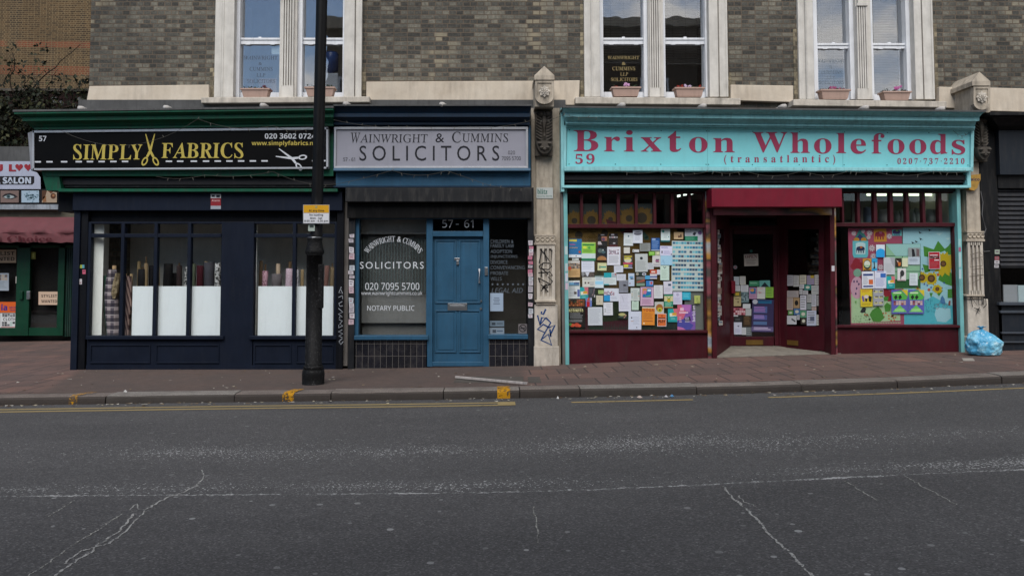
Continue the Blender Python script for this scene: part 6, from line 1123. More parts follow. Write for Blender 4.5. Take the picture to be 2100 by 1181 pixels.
for i in range(26): x, y = random.uniform(105, 310), random.uniform(1050, 1125); mb.disc(*c9(x, y), 1.2, 1.2, YB - .0032, paper('#6f7f62'), 6)
PP([(190, 1010), (215, 965), (240, 955), (262, 970), (250, 1010), (262, 1030), (240, 1015), (215, 1022)], 5, k); PP([(128, 890), (150, 880), (145, 930)], 4, paper('#5f8a4a'))
# rider on a bicycle, little more than strokes
for x in (1077, 1170): mb.ribbon([(c9(x, 945)[0] + 4.6 * math.cos(a * .5236), c9(x, 945)[1] + 5 * math.sin(a * .5236)) for a in range(13)], .8, YB - .0035, paper('#6b4f55'))
mb.ribbon([c9(1077, 945), c9(1110, 905), c9(1165, 905), c9(1170, 945)], .8, YB - .0036, paper('#6b4f55')); PP([(1115, 900), (1120, 850), (1140, 820), (1165, 860), (1175, 910), (1140, 920)], 6, paper('#3f6b94')); PP([(1205, 930), (1215, 880), (1235, 880), (1232, 940)], 6, paper('#7a4438'))
for i in range(40): x, y = random.uniform(940, 1050), random.uniform(880, 1020); PP([(x, y), (x + 3, y - 24), (x + 6, y)], 5, paper('#2f7a86'))
# painted window panes in the middle
PP([(486, 228), (885, 226), (885, 740), (500, 745)], 4, paper('#86b08f')); PP([(486, 228), (885, 226), (885, 365), (600, 365)], 5, paper('#8fb9b5')); PP([(500, 640), (885, 640), (885, 735), (500, 740)], 5, paper('#2a5a2f'))
for q in ((484, 224, 888, 234), (484, 360, 888, 368), (484, 540, 888, 548), (484, 634, 888, 642), (676, 40, 684, 740), (880, 226, 888, 740), (482, 226, 490, 500)): mb.rect(c9(q[0], q[1]) + c9(q[2], q[3]), YB - .0042, paper('#26423c'))
solo('window_mural', mb, None, 'bright painted board of elephants and sunflowers filling the right window', 'mural')
GP_ = [('p', [(.0, .12), (.6, .02), (1, .3), (.9, .42), (.1, .42)], '#4a9440'), ('p', [(.15, .3), (.3, .2), (.38, .32), (.25, .42)], '#17211a'), ('p', [(.42, .3), (.55, .2), (.65, .32), (.5, .42)], '#17211a'), ('p', [(.62, 0), (1, 0), (1, .28)], '#b5a22a'), ('n', .12, .46, .9, .64, 5, 2, ['#a58a80', '#8a4a3c', '#6b2a2a', '#b59c94']), ('p', [(.5, .64), (.95, .93), (.05, .93)], '#5fa54a'), ('l', .2, .8, .8, .93, 3, '#9cc28a'), ('r', .12, .1, .62, .16, '#b0c2a0')]
RW = [('card', 'white card with a bright blue wave on the elephant mural', 375, 235, 475, 380, '#b9bfc6', [('p', [(0, .55), (.15, .4), (.5, .3), (.85, .36), (1, .5), (1, 1), (0, 1)], '#2386bd')]),
 ('poster', 'orange framed poster with a white badge', 222, 395, 322, 535, '#a5742c', [('d', .5, .5, .42, .4, '#24332a'), ('d', .5, .45, .36, .28, '#b0b3a5'), ('r', .15, .55, .85, .62, '#5a8f5a'), ('r', .1, .92, .9, 1, '#1f1d1a')]),
 ('flyer', 'narrow blue flyer with a black standing silhouette', 325, 392, 390, 535, '#2a86b0', [('r', 0, .35, 1, .8, '#7aa0ad'), ('p', [(.3, .3), (.5, .25), (.55, .6), (.65, .85), (.25, .85), (.4, .6)], '#14171c')]),
 ('notice', 'large curled white sheet in the middle of the elephant mural', 462, 382, 592, 580, '#a9a9ad', [('p', [(.55, 0), (1, 0), (1, .6), (.75, .4)], '#8f9095'), ('l', .1, .35, .8, .9, 8, '#989a9e')]),
 ('photograph', 'dark photograph with an orange hand shape', 598, 390, 670, 488, '#2f2320', [('p', [(.2, .3), (.6, .5), (.9, .5), (.8, .9), (.5, .95), (.4, .6)], '#a8602a'), ('p', [(.1, .2), (.5, .35), (.4, .5)], '#a59a94')]),
 ('card', 'plain cream slip beside the orange hand photograph', 675, 388, 742, 490, '#b9b99c', []),
 ('leaflet', 'grey leaflet with a dark photograph of a horse head', 745, 270, 880, 465, '#a2abb5', [('r', 0, 0, 1, .55, '#7a7f80'), ('p', [(.3, .05), (.5, .1), (.62, .5), (.35, .55)], '#1c1c20'), ('p', [(.7, .05), (.95, .1), (.95, .5), (.7, .5)], '#5f4f50'), ('l', .1, .64, .9, .85, 3, '#7a828f')]),
 ('poster', 'red poster with a photo strip over the tall sunflower', 982, 318, 1113, 515, '#94202c', [('r', 0, 0, 1, .02, WP), ('r', 0, .98, 1, 1, WP), ('r', 0, 0, .03, 1, WP), ('r', .97, 0, 1, 1, WP), ('r', .12, .17, .8, .21, WP), ('n', .06, .24, .94, .4, 6, 2, ['#3a2a2a', '#6b5a5a', '#8f7a74', '#2a1f1f']), ('r', .5, .46, .9, .51, WP), ('l', .12, .6, .9, .9, 5, '#a54a50')]),
 ('notice', 'white notice with navy bands and an orange square', 212, 543, 353, 740, '#bcbcc4', [('r', .1, .14, .9, .26, '#2a3a6b'), ('r', .1, .83, .9, .92, '#2a3a6b'), ('r', .56, .48, .9, .76, '#b0562f'), ('l', .1, .32, .5, .78, 7, TX)]),
 ('notice', 'white notice with a blue photograph at its upper right', 357, 537, 493, 738, '#b8b8c6', [('l', .15, .04, .85, .12, 1, '#5f5f94'), ('r', .5, .14, .95, .38, '#2f5a9c'), ('l', .1, .42, .9, .92, 9, '#8a8fae')]),
 ('flyer', 'teal and coral flyer with a yellow panel on the elephant mural', 495, 600, 592, 742, '#1c8f90', TEALF),
 ('card', 'white card with a black bird drawing', 622, 508, 720, 650, '#bdb8b8', [('d', .55, .4, .25, .26, '#2a2a2c'), ('p', [(.3, .55), (.5, .6), (.4, .95), (.35, .9)], '#2a2a2c'), ('r', .1, .94, .9, .97, '#8a3f44')]),
 ('notice', 'small white letter left of the twin sunflowers', 760, 562, 855, 705, '#b6bcc0', [std(7, '#949aa0')]),
 ('poster', 'yellow poster with a row of black dancing silhouettes', 195, 745, 333, 950, '#b59f26', [('l', .1, .06, .9, .2, 2, '#a5622a'), ('p', [(.1, .45), (.2, .35), (.3, .5), (.35, .7), (.2, .72)], '#5a4a86'), ('p', [(.35, .4), (.5, .33), (.6, .45), (.55, .72), (.4, .7)], '#1f1c1a'), ('d', .5, .44, .2, .1, '#b5a9a5'), ('p', [(.65, .45), (.75, .38), (.95, .45), (.9, .75), (.7, .7)], '#17150f'), ('l', .1, .8, .9, .93, 2, '#8f7a1c')]),
 ('poster', 'grey poster with six sleepy eye drawings', 342, 745, 462, 938, '#86868f', [('d', .27, .17, .2, .07, '#a5a075'), ('d', .72, .17, .2, .07, '#a5a075'), ('d', .27, .5, .2, .07, '#a5a075'), ('d', .72, .5, .2, .07, '#a5a075'), ('d', .27, .84, .2, .07, '#a5a075'), ('d', .72, .84, .2, .07, '#a5a075'), ('n', .05, .08, .95, .16, 6, 1, ['#2a2a30', None]), ('n', .05, .42, .95, .49, 6, 1, ['#2a2a30', None]), ('n', .05, .76, .95, .83, 6, 1, ['#2a2a30', None])]),
 ('poster', 'green and purple poster with a yellow corner, left of its twin', 553, 755, 740, 1030, '#4f4f94', GP_), ('poster', 'green and purple poster with a yellow corner, right of its twin', 745, 755, 930, 1030, '#4f4f94', GP_)]
for i, (nm, lab, a, b, c, d, base, dec) in enumerate(RW): poster(nm, lab, c9(a, b) + c9(c, d), .120 + .002 * (i % 7), base, dec, 'notices in the right window of the food shop')
# shelf with bags over the right window
mb = MB(); mb.pr(1730, 456, 1958, 460, .35, .9); mb.pr(1747, 393, 1757, 458, .5, .55); mb.pr(1764.5, 393, 1770, 458, .5, .55); solo('shelf', mb, paper('#6b6a62'), 'shelf with pale uprights behind the right clerestory panes', 'shelf')
mb = MB(); mb.pr(1716, 396, 1960, 452, 1.6, 1.65); solo('shop_partition', mb, paint('grey_partition', '#6a6c66', .8, .1, .1), 'grey partition wall lit by the fluorescent tube', 'wall')
def bag(x0, x1, y0, label, col):
    a, z1 = U(x0, y0, .6); b, z0 = U(x1, 456, .6); mb = MB(); n = 10; vs = []
    for j, (v, wf, dp) in enumerate(((0, .9, .09), (.15, 1.05, .11), (.5, 1.0, .10), (.8, .92, .06), (.95, .95, .02), (1, .97, .012))):
        for i in range(n): an = i / n * 6.283; vs.append(((a + b) / 2 + (b - a) / 2 * wf * math.copysign(abs(math.cos(an)) ** .6, math.cos(an)) + random.uniform(-.006, .006), .6 + dp * math.sin(an), z0 + (z1 - z0) * v + random.uniform(-.006, .006)))
    mb.add(vs, [(j * n + i, j * n + (i + 1) % n, (j + 1) * n + (i + 1) % n, (j + 1) * n + i) for j in range(5) for i in range(n)] + [tuple(5 * n + i for i in range(n))])
    solo('food_bag', mb, paper(col, .4), label, 'bag', 'bags on the high shelf', True)
for x0, x1, y0, l, c in ((1771, 1789, 425, 'white bag with a blue front at the left end of the high shelf', '#7f93a8'), (1802, 1825, 429, 'widest white bag on the high shelf', '#a9aba5'), (1833, 1843, 433, 'slim grey bag on the high shelf, left of a taller neighbour', '#8f948f'), (1843, 1856, 430, 'tall white bag left of the fifth clerestory bar', '#a2a7a3'), (1866, 1874, 430, 'slim pointed bag between two clerestory bars', '#9aa39c'), (1874, 1884, 427, 'tall pale green bag in the fourth clerestory pane', '#a0aca3'), (1884, 1892, 432, 'short pale bag against a clerestory bar', '#949c97'), (1899, 1912, 429, 'white bag left in the last bag filled pane', '#a5aaa7'), (1912, 1925, 430, 'white bag at the right end of the high shelf', '#9ba19d')): bag(x0, x1, y0, l, c)
# door notices
c10 = lambda x, y: (1440 + x / 3.193, 370 + y / 3.193)
GD = 'notices on the glass of the recessed door'
DW = [('notice', 'upper left pale blue notice on the recessed door', 207, 630, 243, 685, '#8a939a', [std(6)]), ('notice', 'upper cream typed notice on the recessed door', 246, 627, 285, 683, '#9a9a92', [std(6)]), ('flyer', 'green flyer with one pale line on the recessed door', 308, 658, 372, 692, '#2f6b4f', [('l', .1, .3, .9, .6, 2, '#86b59a')]), ('card', 'teal card with a dark triangle on the recessed door', 375, 655, 445, 698, '#4f8580', [('p', [(.5, .25), (.9, 1), (.1, 1)], '#17232a')]),
 ('notice', 'square white notice on the recessed door below the cream one', 253, 685, 303, 730, '#a2a5a9', [std(4)]), ('notice', 'small white notice on the recessed door below the pale blue one', 218, 688, 250, 725, '#9ea0a2', [std(3)]), ('poster', 'pink poster with a rainbow picture on the recessed door', 308, 700, 358, 775, '#8f6f88', [('r', .15, .07, .84, .56, '#1d5380'), ('d', .4, .25, .25, .15, '#a5783f'), ('l', .12, .64, .88, .93, 5, '#7f5f78')]), ('notice', 'white notice with a red squiggle on the recessed door', 360, 698, 413, 775, '#a3a5a3', [('l', .3, .1, .8, .2, 1, '#a55a55'), ('p', [(.1, .35), (.6, .45), (.3, .6), (.2, .5)], '#a07a7a'), ('r', 0, .5, 1, .52, '#7a7a7a')]), ('notice', 'lime green notice at the right edge of the recessed door', 415, 698, 467, 768, '#6f943a', [std(6, '#4f7530')]),
 ('book_cover', 'brown and yellow cover on the recessed door', 207, 725, 255, 823, '#8f8362', [('r', 0, 0, 1, .38, '#4f4d2f'), ('r', .2, .1, .7, .28, '#94802a'), ('l', .15, .5, .85, .6, 1, '#3f3a2a'), ('d', .6, .72, .12, .08, '#5f5540')]), ('photograph', 'blue grey crowd photograph on the recessed door', 256, 730, 305, 800, '#4f6266', [('n', 0, .1, 1, .8, 6, 5, ['#3a4a4f', '#6f8085', '#55666b', '#2f3a3f'])]),
 ('poster', 'large purple programme of events on the recessed door', 325, 778, 468, 992, '#2a2542', [('d', .14, .08, .12, .07, '#8f929c'), ('r', .28, .03, .9, .13, '#184f70'), ('l', .3, .05, .85, .1, 1, '#1f2a4a'), ('r', .08, .22, .7, .42, '#3f4d78'), ('l', .1, .23, .68, .41, 4, '#8a5a8f'), ('r', .08, .48, .7, .63, '#3d4475'), ('l', .1, .49, .68, .62, 3, '#8a6fa5'), ('r', .08, .68, .7, .78, '#40567a'), ('r', .0, .84, 1, .98, '#4d4566'), ('l', .1, .86, .95, .96, 2, '#a59ab5')]),
 ('notice', 'small white sheet on the recessed door above the dark leaflet', 266, 808, 316, 838, '#9fa3a6', []), ('flyer', 'red floral flyer on the recessed door', 205, 832, 283, 880, '#7a3f4a', [('n', 0, .1, 1, 1, 6, 3, ['#94606a', '#6b2a35', '#a58a8f', '#55333a'])]), ('notice', 'narrow pale notice right of the red floral flyer', 284, 840, 322, 885, '#8a8f8c', [std(4)]), ('flyer', 'black flyer with white corner on the recessed door', 205, 882, 265, 925, '#1a1b1c', [('r', 0, 0, .5, .2, '#a0a2a5'), ('l', .2, .5, .8, .9, 2, '#4a4c4f')]), ('poster', 'dark brown ornate poster on the recessed door', 268, 885, 322, 955, '#2f2419', [('l', .15, .1, .85, .85, 6, '#5a4630')]),
 ('notice', 'white notice with a small mark, lowest left of the recessed door', 207, 928, 260, 1008, '#9da0ae', [('p', [(.4, .3), (.7, .25), (.6, .4)], '#4a4a5f'), ('l', .15, .55, .85, .9, 4, '#8588a0')]), ('notice', 'torn white strip at the foot of the recessed door', 261, 962, 288, 1010, '#989c9e', [std(4)]), ('flyer', 'dark grey flyer at the foot of the recessed door', 288, 960, 325, 1018, '#4a5052', [std(4, '#6f7577')])]
for i, (nm, lab, a, b, c, d, base, dec) in enumerate(DW): poster(nm, lab, c10(a, b) + c10(c, d), YD + .026 + .0016 * (i % 5), base, dec, GD)
poster('open_sign', 'cream sign reading open hanging inside the recessed door', (1526, 521, 1555, 545.5), YD + .025, '#9a958c', [('t', .08, .06, .92, .36, 'OPEN', '#5f2a30', 'serifb'), ('l', .15, .48, .85, .95, 4, '#77716c')], None, None, -2)
mb = MB(); mb.disc(1508, 548, 4, 4, YD + .035, paper('#7a808a'), 14); mb.disc(1508, 548, 2.6, 2.6, YD + .034, paper('#8f6a70'), 14); solo('sticker', mb, None, 'round pale sticker beside the handle of the recessed door', 'sticker')
mb = MB(); mb.disc(1540.5, 515, 3, 3, YD + .035, paper('#2f6b62'), 12); solo('suction_hook', mb, None, 'small round green suction hook above the open sign', 'hook')
SP = [(552, 620, 590, 690, '#8f8d92'), (592, 622, 628, 695, '#9a9896'), (632, 620, 676, 678, '#a5a08c'), (680, 622, 726, 682, '#7a6f86'), (729, 618, 760, 684, '#98948f'), (632, 680, 662, 708, '#a8a8aa'), (664, 682, 708, 718, '#2a6a62'), (710, 688, 760, 745, '#989a96'), (550, 722, 626, 765, '#8f8683'), (630, 712, 650, 745, '#a5a5a5'), (654, 720, 688, 748, '#9c9a9c'), (550, 768, 590, 848, '#94857a'), (592, 768, 632, 836, '#8a7355'), (636, 752, 676, 848, '#a6a6ae'), (680, 745, 708, 800, '#8f8f8c'), (711, 748, 742, 825, '#9a9aa0'), (744, 752, 761, 820, '#8a8a86'), (680, 805, 710, 845, '#5f6f6a'), (556, 852, 590, 880, '#4f7a45'), (594, 838, 634, 880, '#3f5f86'), (636, 852, 678, 898, '#4a7a5f'), (680, 852, 742, 950, '#9a9fae'), (550, 885, 612, 942, '#a3a5a8'), (614, 880, 632, 912, '#9c9ea2'), (640, 898, 676, 942, '#33302a'), (744, 880, 766, 948, '#a5a59a'), (712, 828, 742, 850, '#a08a80')]
SPL = ['grey purple typed sheet, top left', 'pale sheet with a brown picture', 'cream sheet with a spot', 'violet sheet with a mustard corner', 'pale sheet at the top right', 'small white slip', 'dark teal card', 'white sheet with ruled lines', 'wide pinkish grey sheet', 'tiny white card', 'small white card with a cross', 'light brown sheet with writing', 'tan card with a black bat shape', 'tall white receipt like sheet', 'grey sheet with a curl', 'lilac grey sheet with a ring mark', 'slim grey edge sheet', 'small green grey card', 'dark framed green card', 'blue card', 'green and blue card', 'large white newsletter page', 'white sheet with a dark pen drawing', 'small white slip at the foot', 'black card with a round cream badge', 'slim cream slip at the lower right', 'small pinkish slip']
for i, ((a, b, c, d, base), l) in enumerate(zip(SP, SPL)):
    dec = [std(5, '#6f6f72')] if i not in (6, 12, 18, 19, 20, 24) else [('d', .5, .5, .3, .25, '#1c1a18' if i == 12 else '#a8a898')]
    if i == 3: dec.append(('r', .5, 0, 1, .3, '#8f7a2a'))
    if i == 22: dec = [('p', [(.5, .3), (.9, .6), (.85, .75), (.45, .45)], '#2a2a2e')]
    if i == 21: dec.append(('r', .35, .4, .8, .7, '#4a4f5f'))
    poster('notice', l + ' on the slanting right screen of the porch', c10(a, b) + c10(c, d), .020 + .0015 * (i % 5), base, dec, 'notices on the slanting right porch screen', PR_, 0)
for i in range(26):
    y0 = 472 + i * 7.4 + random.uniform(-1, 1); xa = random.choice([1472, 1477, 1474]); xb = xa + random.uniform(5, 9); hgt = random.uniform(7, 13)
    bs = random.choice(['#8f8d88', '#7a7f80', '#9c9a94', '#6f5f55', '#55666b', '#a5a29c'])
    poster('notice', '%s narrow notice in the dense stack on the left porch screen' % ('%s pale or dark' % (['topmost', 'second', 'third', 'fourth', 'fifth', 'sixth', 'seventh', 'eighth', 'ninth', 'tenth', 'eleventh', 'twelfth', 'thirteenth', 'fourteenth', 'fifteenth', 'sixteenth', 'seventeenth', 'eighteenth', 'nineteenth', 'twentieth', 'twenty first', 'twenty second', 'twenty third', 'twenty fourth', 'twenty fifth', 'lowest'][i])), (xa, y0, xb, y0 + hgt), .020 + .0015 * (i % 4), bs, [('r', .1, .2, .8, .5, random.choice(['#3a3a3c', '#7a5a5a', '#5a6a7a']))], 'notices on the left porch screen', PL_, 0)
# stickers on the maroon and teal posts
sticker((1705.5, 545, 1711.5, 556), -.0525, 'small white sticker on the maroon post right of the porch', ['#b5b3b8'])
for i, (y0, y1, c, l) in enumerate(((490, 505, '#8fb5b5', 'pale torn'), (507, 516, '#9c5a72', 'pink torn'), (518, 548, '#9fb9ba', 'longest pale torn'), (552, 572, '#a3b9bd', 'lowest pale torn'))): sticker((1965.5 + i * .35, y0, 1970.5 + i * .35, y1), -.0325, l + ' paper strip on the right teal post', [c])
for i, (y0, y1, c, l) in enumerate(((505, 522, '#a9bcbc', 'uppermost pale torn'), (540, 556, '#a3b5b8', 'pale torn strip second from the top as'), (560, 578, '#b5b9c4', 'lilac torn'), (580, 594, '#b9a5b5', 'pinkish torn'))): sticker((1158.5 + i * .3, y0, 1164 + i * .3, y1), -.0325, l + ' paper on the left teal post', [c])
# yellow alarm box
mb = MB(); q = [(1985, 360), (2011, 357), (2011, 368), (2004, 386), (1998, 391), (1988, 389), (1982, 372)]; f0 = [V(x, y, -.03) for x, y in q]; n = len(q); mb.add(f0 + [(p[0], .05, p[2]) for p in f0], [tuple(range(n)), tuple(range(2 * n - 1, n - 1, -1))] + [(i, n + i, n + (i + 1) % n, (i + 1) % n) for i in range(n)], paint('yellow_plastic', '#a5803a', .5, .1, .3))
mb.text('faico', (1987, 364.5, 2009, 371), -.033, paper('#2a2a4a'), 'bold'); mb.disc(1997, 380, 3, 3, -.033, paper('#8f7238'), 10); solo('alarm_box', mb, None, 'yellow alarm box with dark blue lettering high on the right stone pilaster', 'alarm box')
mb = MB(); mb.tube([V(2011, 392, -.01), V(2016, 415, -.0), V(2014, 440, -.0), V(2022, 470, -.0), V(2010, 505, -.0), V(2018, 516, .0), V(2030, 515, .03)], .006, 6); solo('cable', mb, paper('#5f5f60'), 'grey cable drooping from the yellow alarm box down the stone pilaster', 'cable')

# ------------------------------------------------------------------ shuttered shop on the right
rs = thing('shuttered_shop', 'black painted shop with a half lowered roller shutter at the right edge', 'shop', (9, .1, .27))
BK2 = paint('matt_black_paint', '#090a0d', .6, .3, .3); BB = paint('blue_black_paint', '#1a2028', .55, .15, .3)
mb = MB(); mb.pr(2014, 236, 2049, 740, .04, .4); part('pier', mb, BK2, rs)
mb = MB(); mb.strip([(230, -.4, 2030, 2500), (236, -.4, 2030, 2500), (240, -.34, 2034, 2500), (250, -.26, 2042, 2500), (258, -.2, 2046, 2500), (266, -.1, 2048, 2500)], .3, None, 0); part('cornice', mb, BK2, rs)
mb = MB(); mb.pr(2049.5, 265, 2500, 358, -.06, .3); part('fascia', mb, BB, rs)
mb = MB(); mb.pr(2047, 358.5, 2500, 386, .02, .4); part('shutter_casing', mb, BK2, rs)
mb = MB(); y = 386
x0, x1 = U(2046, 470, .12)[0], U(2500, 470, .12)[0]
while y < 540: za, zb_ = U(2046, y, .12)[1], U(2046, y + 9.5, .12)[1]; mb.add([(x0, .10, za), (x1, .10, za), (x1, .07, zb_ + .02), (x0, .07, zb_ + .02), (x1, .10, zb_), (x0, .10, zb_)], [(0, 1, 2, 3), (3, 2, 4, 5)]); y += 9.5
mb.box(x0, x1, .06, .11, U(2046, 549, .1)[1], U(2046, y, .1)[1]); part('roller_shutter', mb, paint('shutter_slat', '#26272b', .4, .2, .4), rs)
mb = MB(); mb.pr(2050, 549, 2500, 620, .10, .104); part('pane', mb, M_GLASS, rs)
mb = MB(); mb.pr(2049.5, 620, 2500, 626, -.03, .3); mb.pr(2052, 637, 2500, 642, -.005, .3); mb.pr(2055, 681, 2500, 684.5, .0, .3); mb.pr(2055, 700, 2500, 703, .0, .3); part('ledge', mb, paint('grey_ledge', '#3f454d', .45, .1, .3), rs, bevel=.005)
mb = MB(); mb.pr(2049.5, 626, 2500, 740, .04, .3); part('stall_riser', mb, BB, rs)
x0 = U(2046, 580, .4)[0]; mb = MB(); mb.box(x0, x0 + 4, 1.6, 1.65, .8, 2.6); mb.box(x0, x0 + 4, .35, 1.6, .9, .95); part('interior', mb, M_INTD, rs)
mb = MB(); mb.pr(2058, 584, 2088, 619, .2, .22); solo('white_board', mb, paper('#8f9296'), 'grey white board standing in the half open black shop window', 'board')
mb = MB(); mb.pr(2088.5, 585, 2140, 619, .18, .22); solo('white_box', mb, paper('#a5b5b8'), 'pale blue white box in the half open black shop window at the right edge', 'box')
for q, c, l in (((2040, 512, 2050, 521), '#8f9a8c', 'greenish sticker topmost on the black pier'), ((2040, 526, 2049, 533), '#8f4f55', 'red sticker on the black pier'), ((2039.5, 534, 2049.5, 541), '#b5b3b6', 'white sticker on the black pier below the red one'), ((2039, 543, 2048, 549), '#a9a7aa', 'lowest tilted white sticker on the black pier')): sticker(q, .037, l, [c, (.2, .3, .8, .6, '#6b6068')])

# ------------------------------------------------------------------ lamp post with parking sign
lx, ly, lz = GV(642.5, 790); ly += .14; lz = hpave(lx, ly)
lx = U(642.5, 775, ly)[0]; lz = hpave(lx, ly)
lp = thing('lamp_post', 'black cast iron lamp post with a bulging foot at the kerb', 'lamp post', (lx, ly, lz))
Z = lambda py: U(642, py, ly)[1] - lz
s_ = 1 / (F / (ly + D)); IR = NB('cast_iron'); n_ = IR.noise(38, 6, .75); n2_ = IR.noise(120, 3, .7)
IR.set(IR.mix(IR.math('MULTIPLY', IR.ramp(n_, (.56, 0), (.68, 1)), .8), (.006, .006, .0065), (.075, .075, .077)), .55, 0, .12); IR.bump(IR.math('ADD', n_, IR.math('MULTIPLY', n2_, .5)), .35, .012); IRON = IR.m
mb = MB(); mb.lathe([(.150, -.1), (.150, Z(775)), (.152, Z(766)), (.145, Z(759)), (.128, Z(756)), (.136, Z(754.5)), (.136, Z(751)), (.122, Z(749)), (.112, Z(747))], (lx, ly, lz), 40); part('base', mb, IRON, lp, smooth=True)
mb = MB(); mb.lathe([(.112, Z(750)), (.110, Z(600)), (.108, Z(522))], (lx, ly, lz), 40); part('lower_column', mb, IRON, lp, smooth=True)
mb = MB(); mb.lathe([(.108, Z(523)), (.126, Z(520)), (.130, Z(516)), (.124, Z(513)), (.112, Z(508)), (.100, Z(499)), (.096, Z(494)), (.104, Z(491)), (.104, Z(487)), (.088, Z(485)), (.082, Z(484))], (lx, ly, lz), 40); part('collar', mb, IRON, lp, smooth=True)
mb = MB(); mb.lathe([(.081, Z(486)), (.079, Z(400)), (.077, Z(0)), (.068, Z(-300)), (.066, Z(-420))], (lx, ly, lz), 36, None, lambda z: (z * .011 if z > 0 else 0, 0)); part('upper_column', mb, paint('black_gloss_column', '#08080a', .45, .1, .2, (.02, .02, .02), spec=.15), lp, smooth=True)
zt = Z(-420) + lz; ox = lx + (zt - lz) * .011; mb = MB(); mb.tube([(ox, ly, zt - .1), (ox, ly - .3, zt + .25), (ox, ly - 1.0, zt + .35)], .04, 10); part('arm', mb, M_BLK, lp, smooth=True)
mb = MB(); mb.box(ox - .14, ox + .14, ly - 1.6, ly - .95, zt + .28, zt + .42); part('lantern', mb, M_BLK2, lp, bevel=.04)
mb = MB(); mb.box(lx + .04, lx + .128, ly - .085, ly + .02, Z(632) + lz, Z(542) + lz); part('access_door', mb, IRON, lp, bevel=.01)
mb = MB(); zz = Z(488) + lz; mb.lathe([(.1045, 0), (.106, .004), (.1045, .008)], (lx, ly, zz), 36); part('wire_band', mb, M_STEEL, lp)
ys = ly - .115; ps = thing('parking_sign', 'yellow and white parking restriction plate strapped to the lamp post', 'sign', (lx, ys, Z(458) + lz))
q = ((621.5, 420), (675.5, 420), (675.5, 458.5), (621.5, 458.5)); mb = MB(); mb.pq(q, ys, ys + .004, M_ALU)
def sub(u0, v0, u1, v1): a = bil(q, u0, v0); b = bil(q, u1, v1); return (a[0], a[1], b[0], b[1])
mb.rect(sub(.02, .02, .98, .43), ys - .0015, paper('#c08f1c', .4)); mb.rect(sub(.02, .45, .98, .98), ys - .0015, paper('#c4c5ca', .4)); part('plate', mb, None, ps)
mb = MB(); k = paper('#1c1c20'); mb.text('At any time', sub(.22, .25, .8, .41), ys - .003, k, 'bold'); mb.text('No loading', sub(.24, .48, .76, .63), ys - .003, k, 'bold'); mb.text('Mon - Sat', sub(.27, .66, .73, .77), ys - .003, k, 'bold'); mb.text('8.00 am - 6.30 pm', sub(.05, .81, .95, .95), ys - .003, k, 'bold'); mb.disc(*bil(q, .5, .12), 2.6, 2.6, ys - .003, paper('#8f8a5f'), 10); part('lettering', mb, None, ps)
mb = MB(); mb.lathe([(.084, -.02), (.084, .02)], (lx + .012, ly, Z(440) + lz), 24); mb.box(lx - .02, lx + .04, ys + .004, ly - .07, Z(444) + lz, Z(432) + lz); part('strap', mb, M_STEEL, ps)
mb = MB(); mb.pr(632, 460, 645.5, 474, ly - .086, ly - .08, paper('#98a39c')); mb.pr(635, 462, 643, 467, ly - .0875, ly - .086, paper('#3a4442')); solo('sticker', mb, None, 'torn pale green sticker on the lamp post under the parking plate', 'sticker')

# ------------------------------------------------------------------ rubbish sack, plank, scraps
sx, sy, sz = GV(2037, 731); sy += .22
def sack_mat():
    b = NB('blue_polythene'); n = b.noise(9, 6, .65); n2 = b.noise(3.5, 3, .6); rg = b.math('ABSOLUTE', b.math('SUBTRACT', b.noise(14, 4, .6, scale=(1, 1, .6)), .5)); cc = b.mix(b.ramp(n2, (.40, 0), (.58, 1)), lin('#4a9cc4'), b.mix(b.ramp(n, (.35, 0), (.65, 1)), lin('#63b4d6'), lin('#9ed6e8'))); cc = b.mix(b.ramp(b.noise(16, 3, .55), (.58, 0), (.66, .7)), cc, lin('#c9dfe6')); b.set(cc, .25, 0, .5); b.bump(b.math('ADD', n, b.math('MULTIPLY', rg, -2)), .8, .025); return b.m
mb = MB(); n = 84; m_ = 44; vs = []
import mathutils
PRF = [(0, 0, 0), (.05, .55, 0), (.12, .90, .01), (.25, 1.06, .06), (.42, 1.08, .15), (.58, 1.0, .235), (.70, .84, .30), (.80, .60, .345), (.88, .36, .372), (.94, .17, .388), (1, .085, .402)]
for j in range(m_ + 1):
    v = j / m_; r = interp(v, [(q_[0], q_[1]) for q_ in PRF]); z = interp(v, [(q_[0], q_[2]) for q_ in PRF]); top = max(0, (v - .45) / .55)
    for i in range(n):
        a = i / n * 6.2832; p = Vector((math.cos(a) * r, math.sin(a) * r, z * 5))
        bump_ = mathutils.noise.noise(p * 1.5 + Vector((3, 1, 7))) * .13 + mathutils.noise.noise(p * 3.4 + Vector((1, 5, 2))) * .07 + (.35 - abs(mathutils.noise.noise(p * 2.6 + Vector((9, 2, 4))))) * .10
        pleat = (math.sin(a * 9 + 2 * mathutils.noise.noise(p)) * .11 + math.sin(a * 17 + 1) * .05) * top
        rr = r * (1 + bump_ * (1 - .5 * top) + pleat); sag = -.055 * math.cos(a) * math.sin(v * 3.1416) * (1 if math.cos(a) > 0 else .3)
        vs.append((sx + math.cos(a) * rr * .232 - .035 * top, sy + math.sin(a) * rr * .21, sz + max(0, z + sag * top + bump_ * .05 * min(1, v * 4) * (1 - top))))
mb.add(vs, [(j * n + i, j * n + (i + 1) % n, (j + 1) * n + (i + 1) % n, (j + 1) * n + i) for j in range(m_) for i in range(n)])
rb = thing('rubbish_sack', 'full light blue rubbish sack slumped against the stone pilaster', 'rubbish sack', (sx, sy, sz)); SM = sack_mat(); part('sack', mb, SM, rb, smooth=True)
mb = MB(); vs = []
for i in range(12):
    a = i / 12 * 6.283
    for r, z in ((.024, .39), (.022, .41), (.045 + .02 * (i % 3), .43 + .015 * (i % 2))): vs.append((sx - .035 + math.cos(a) * r, sy + math.sin(a) * r, sz + z))
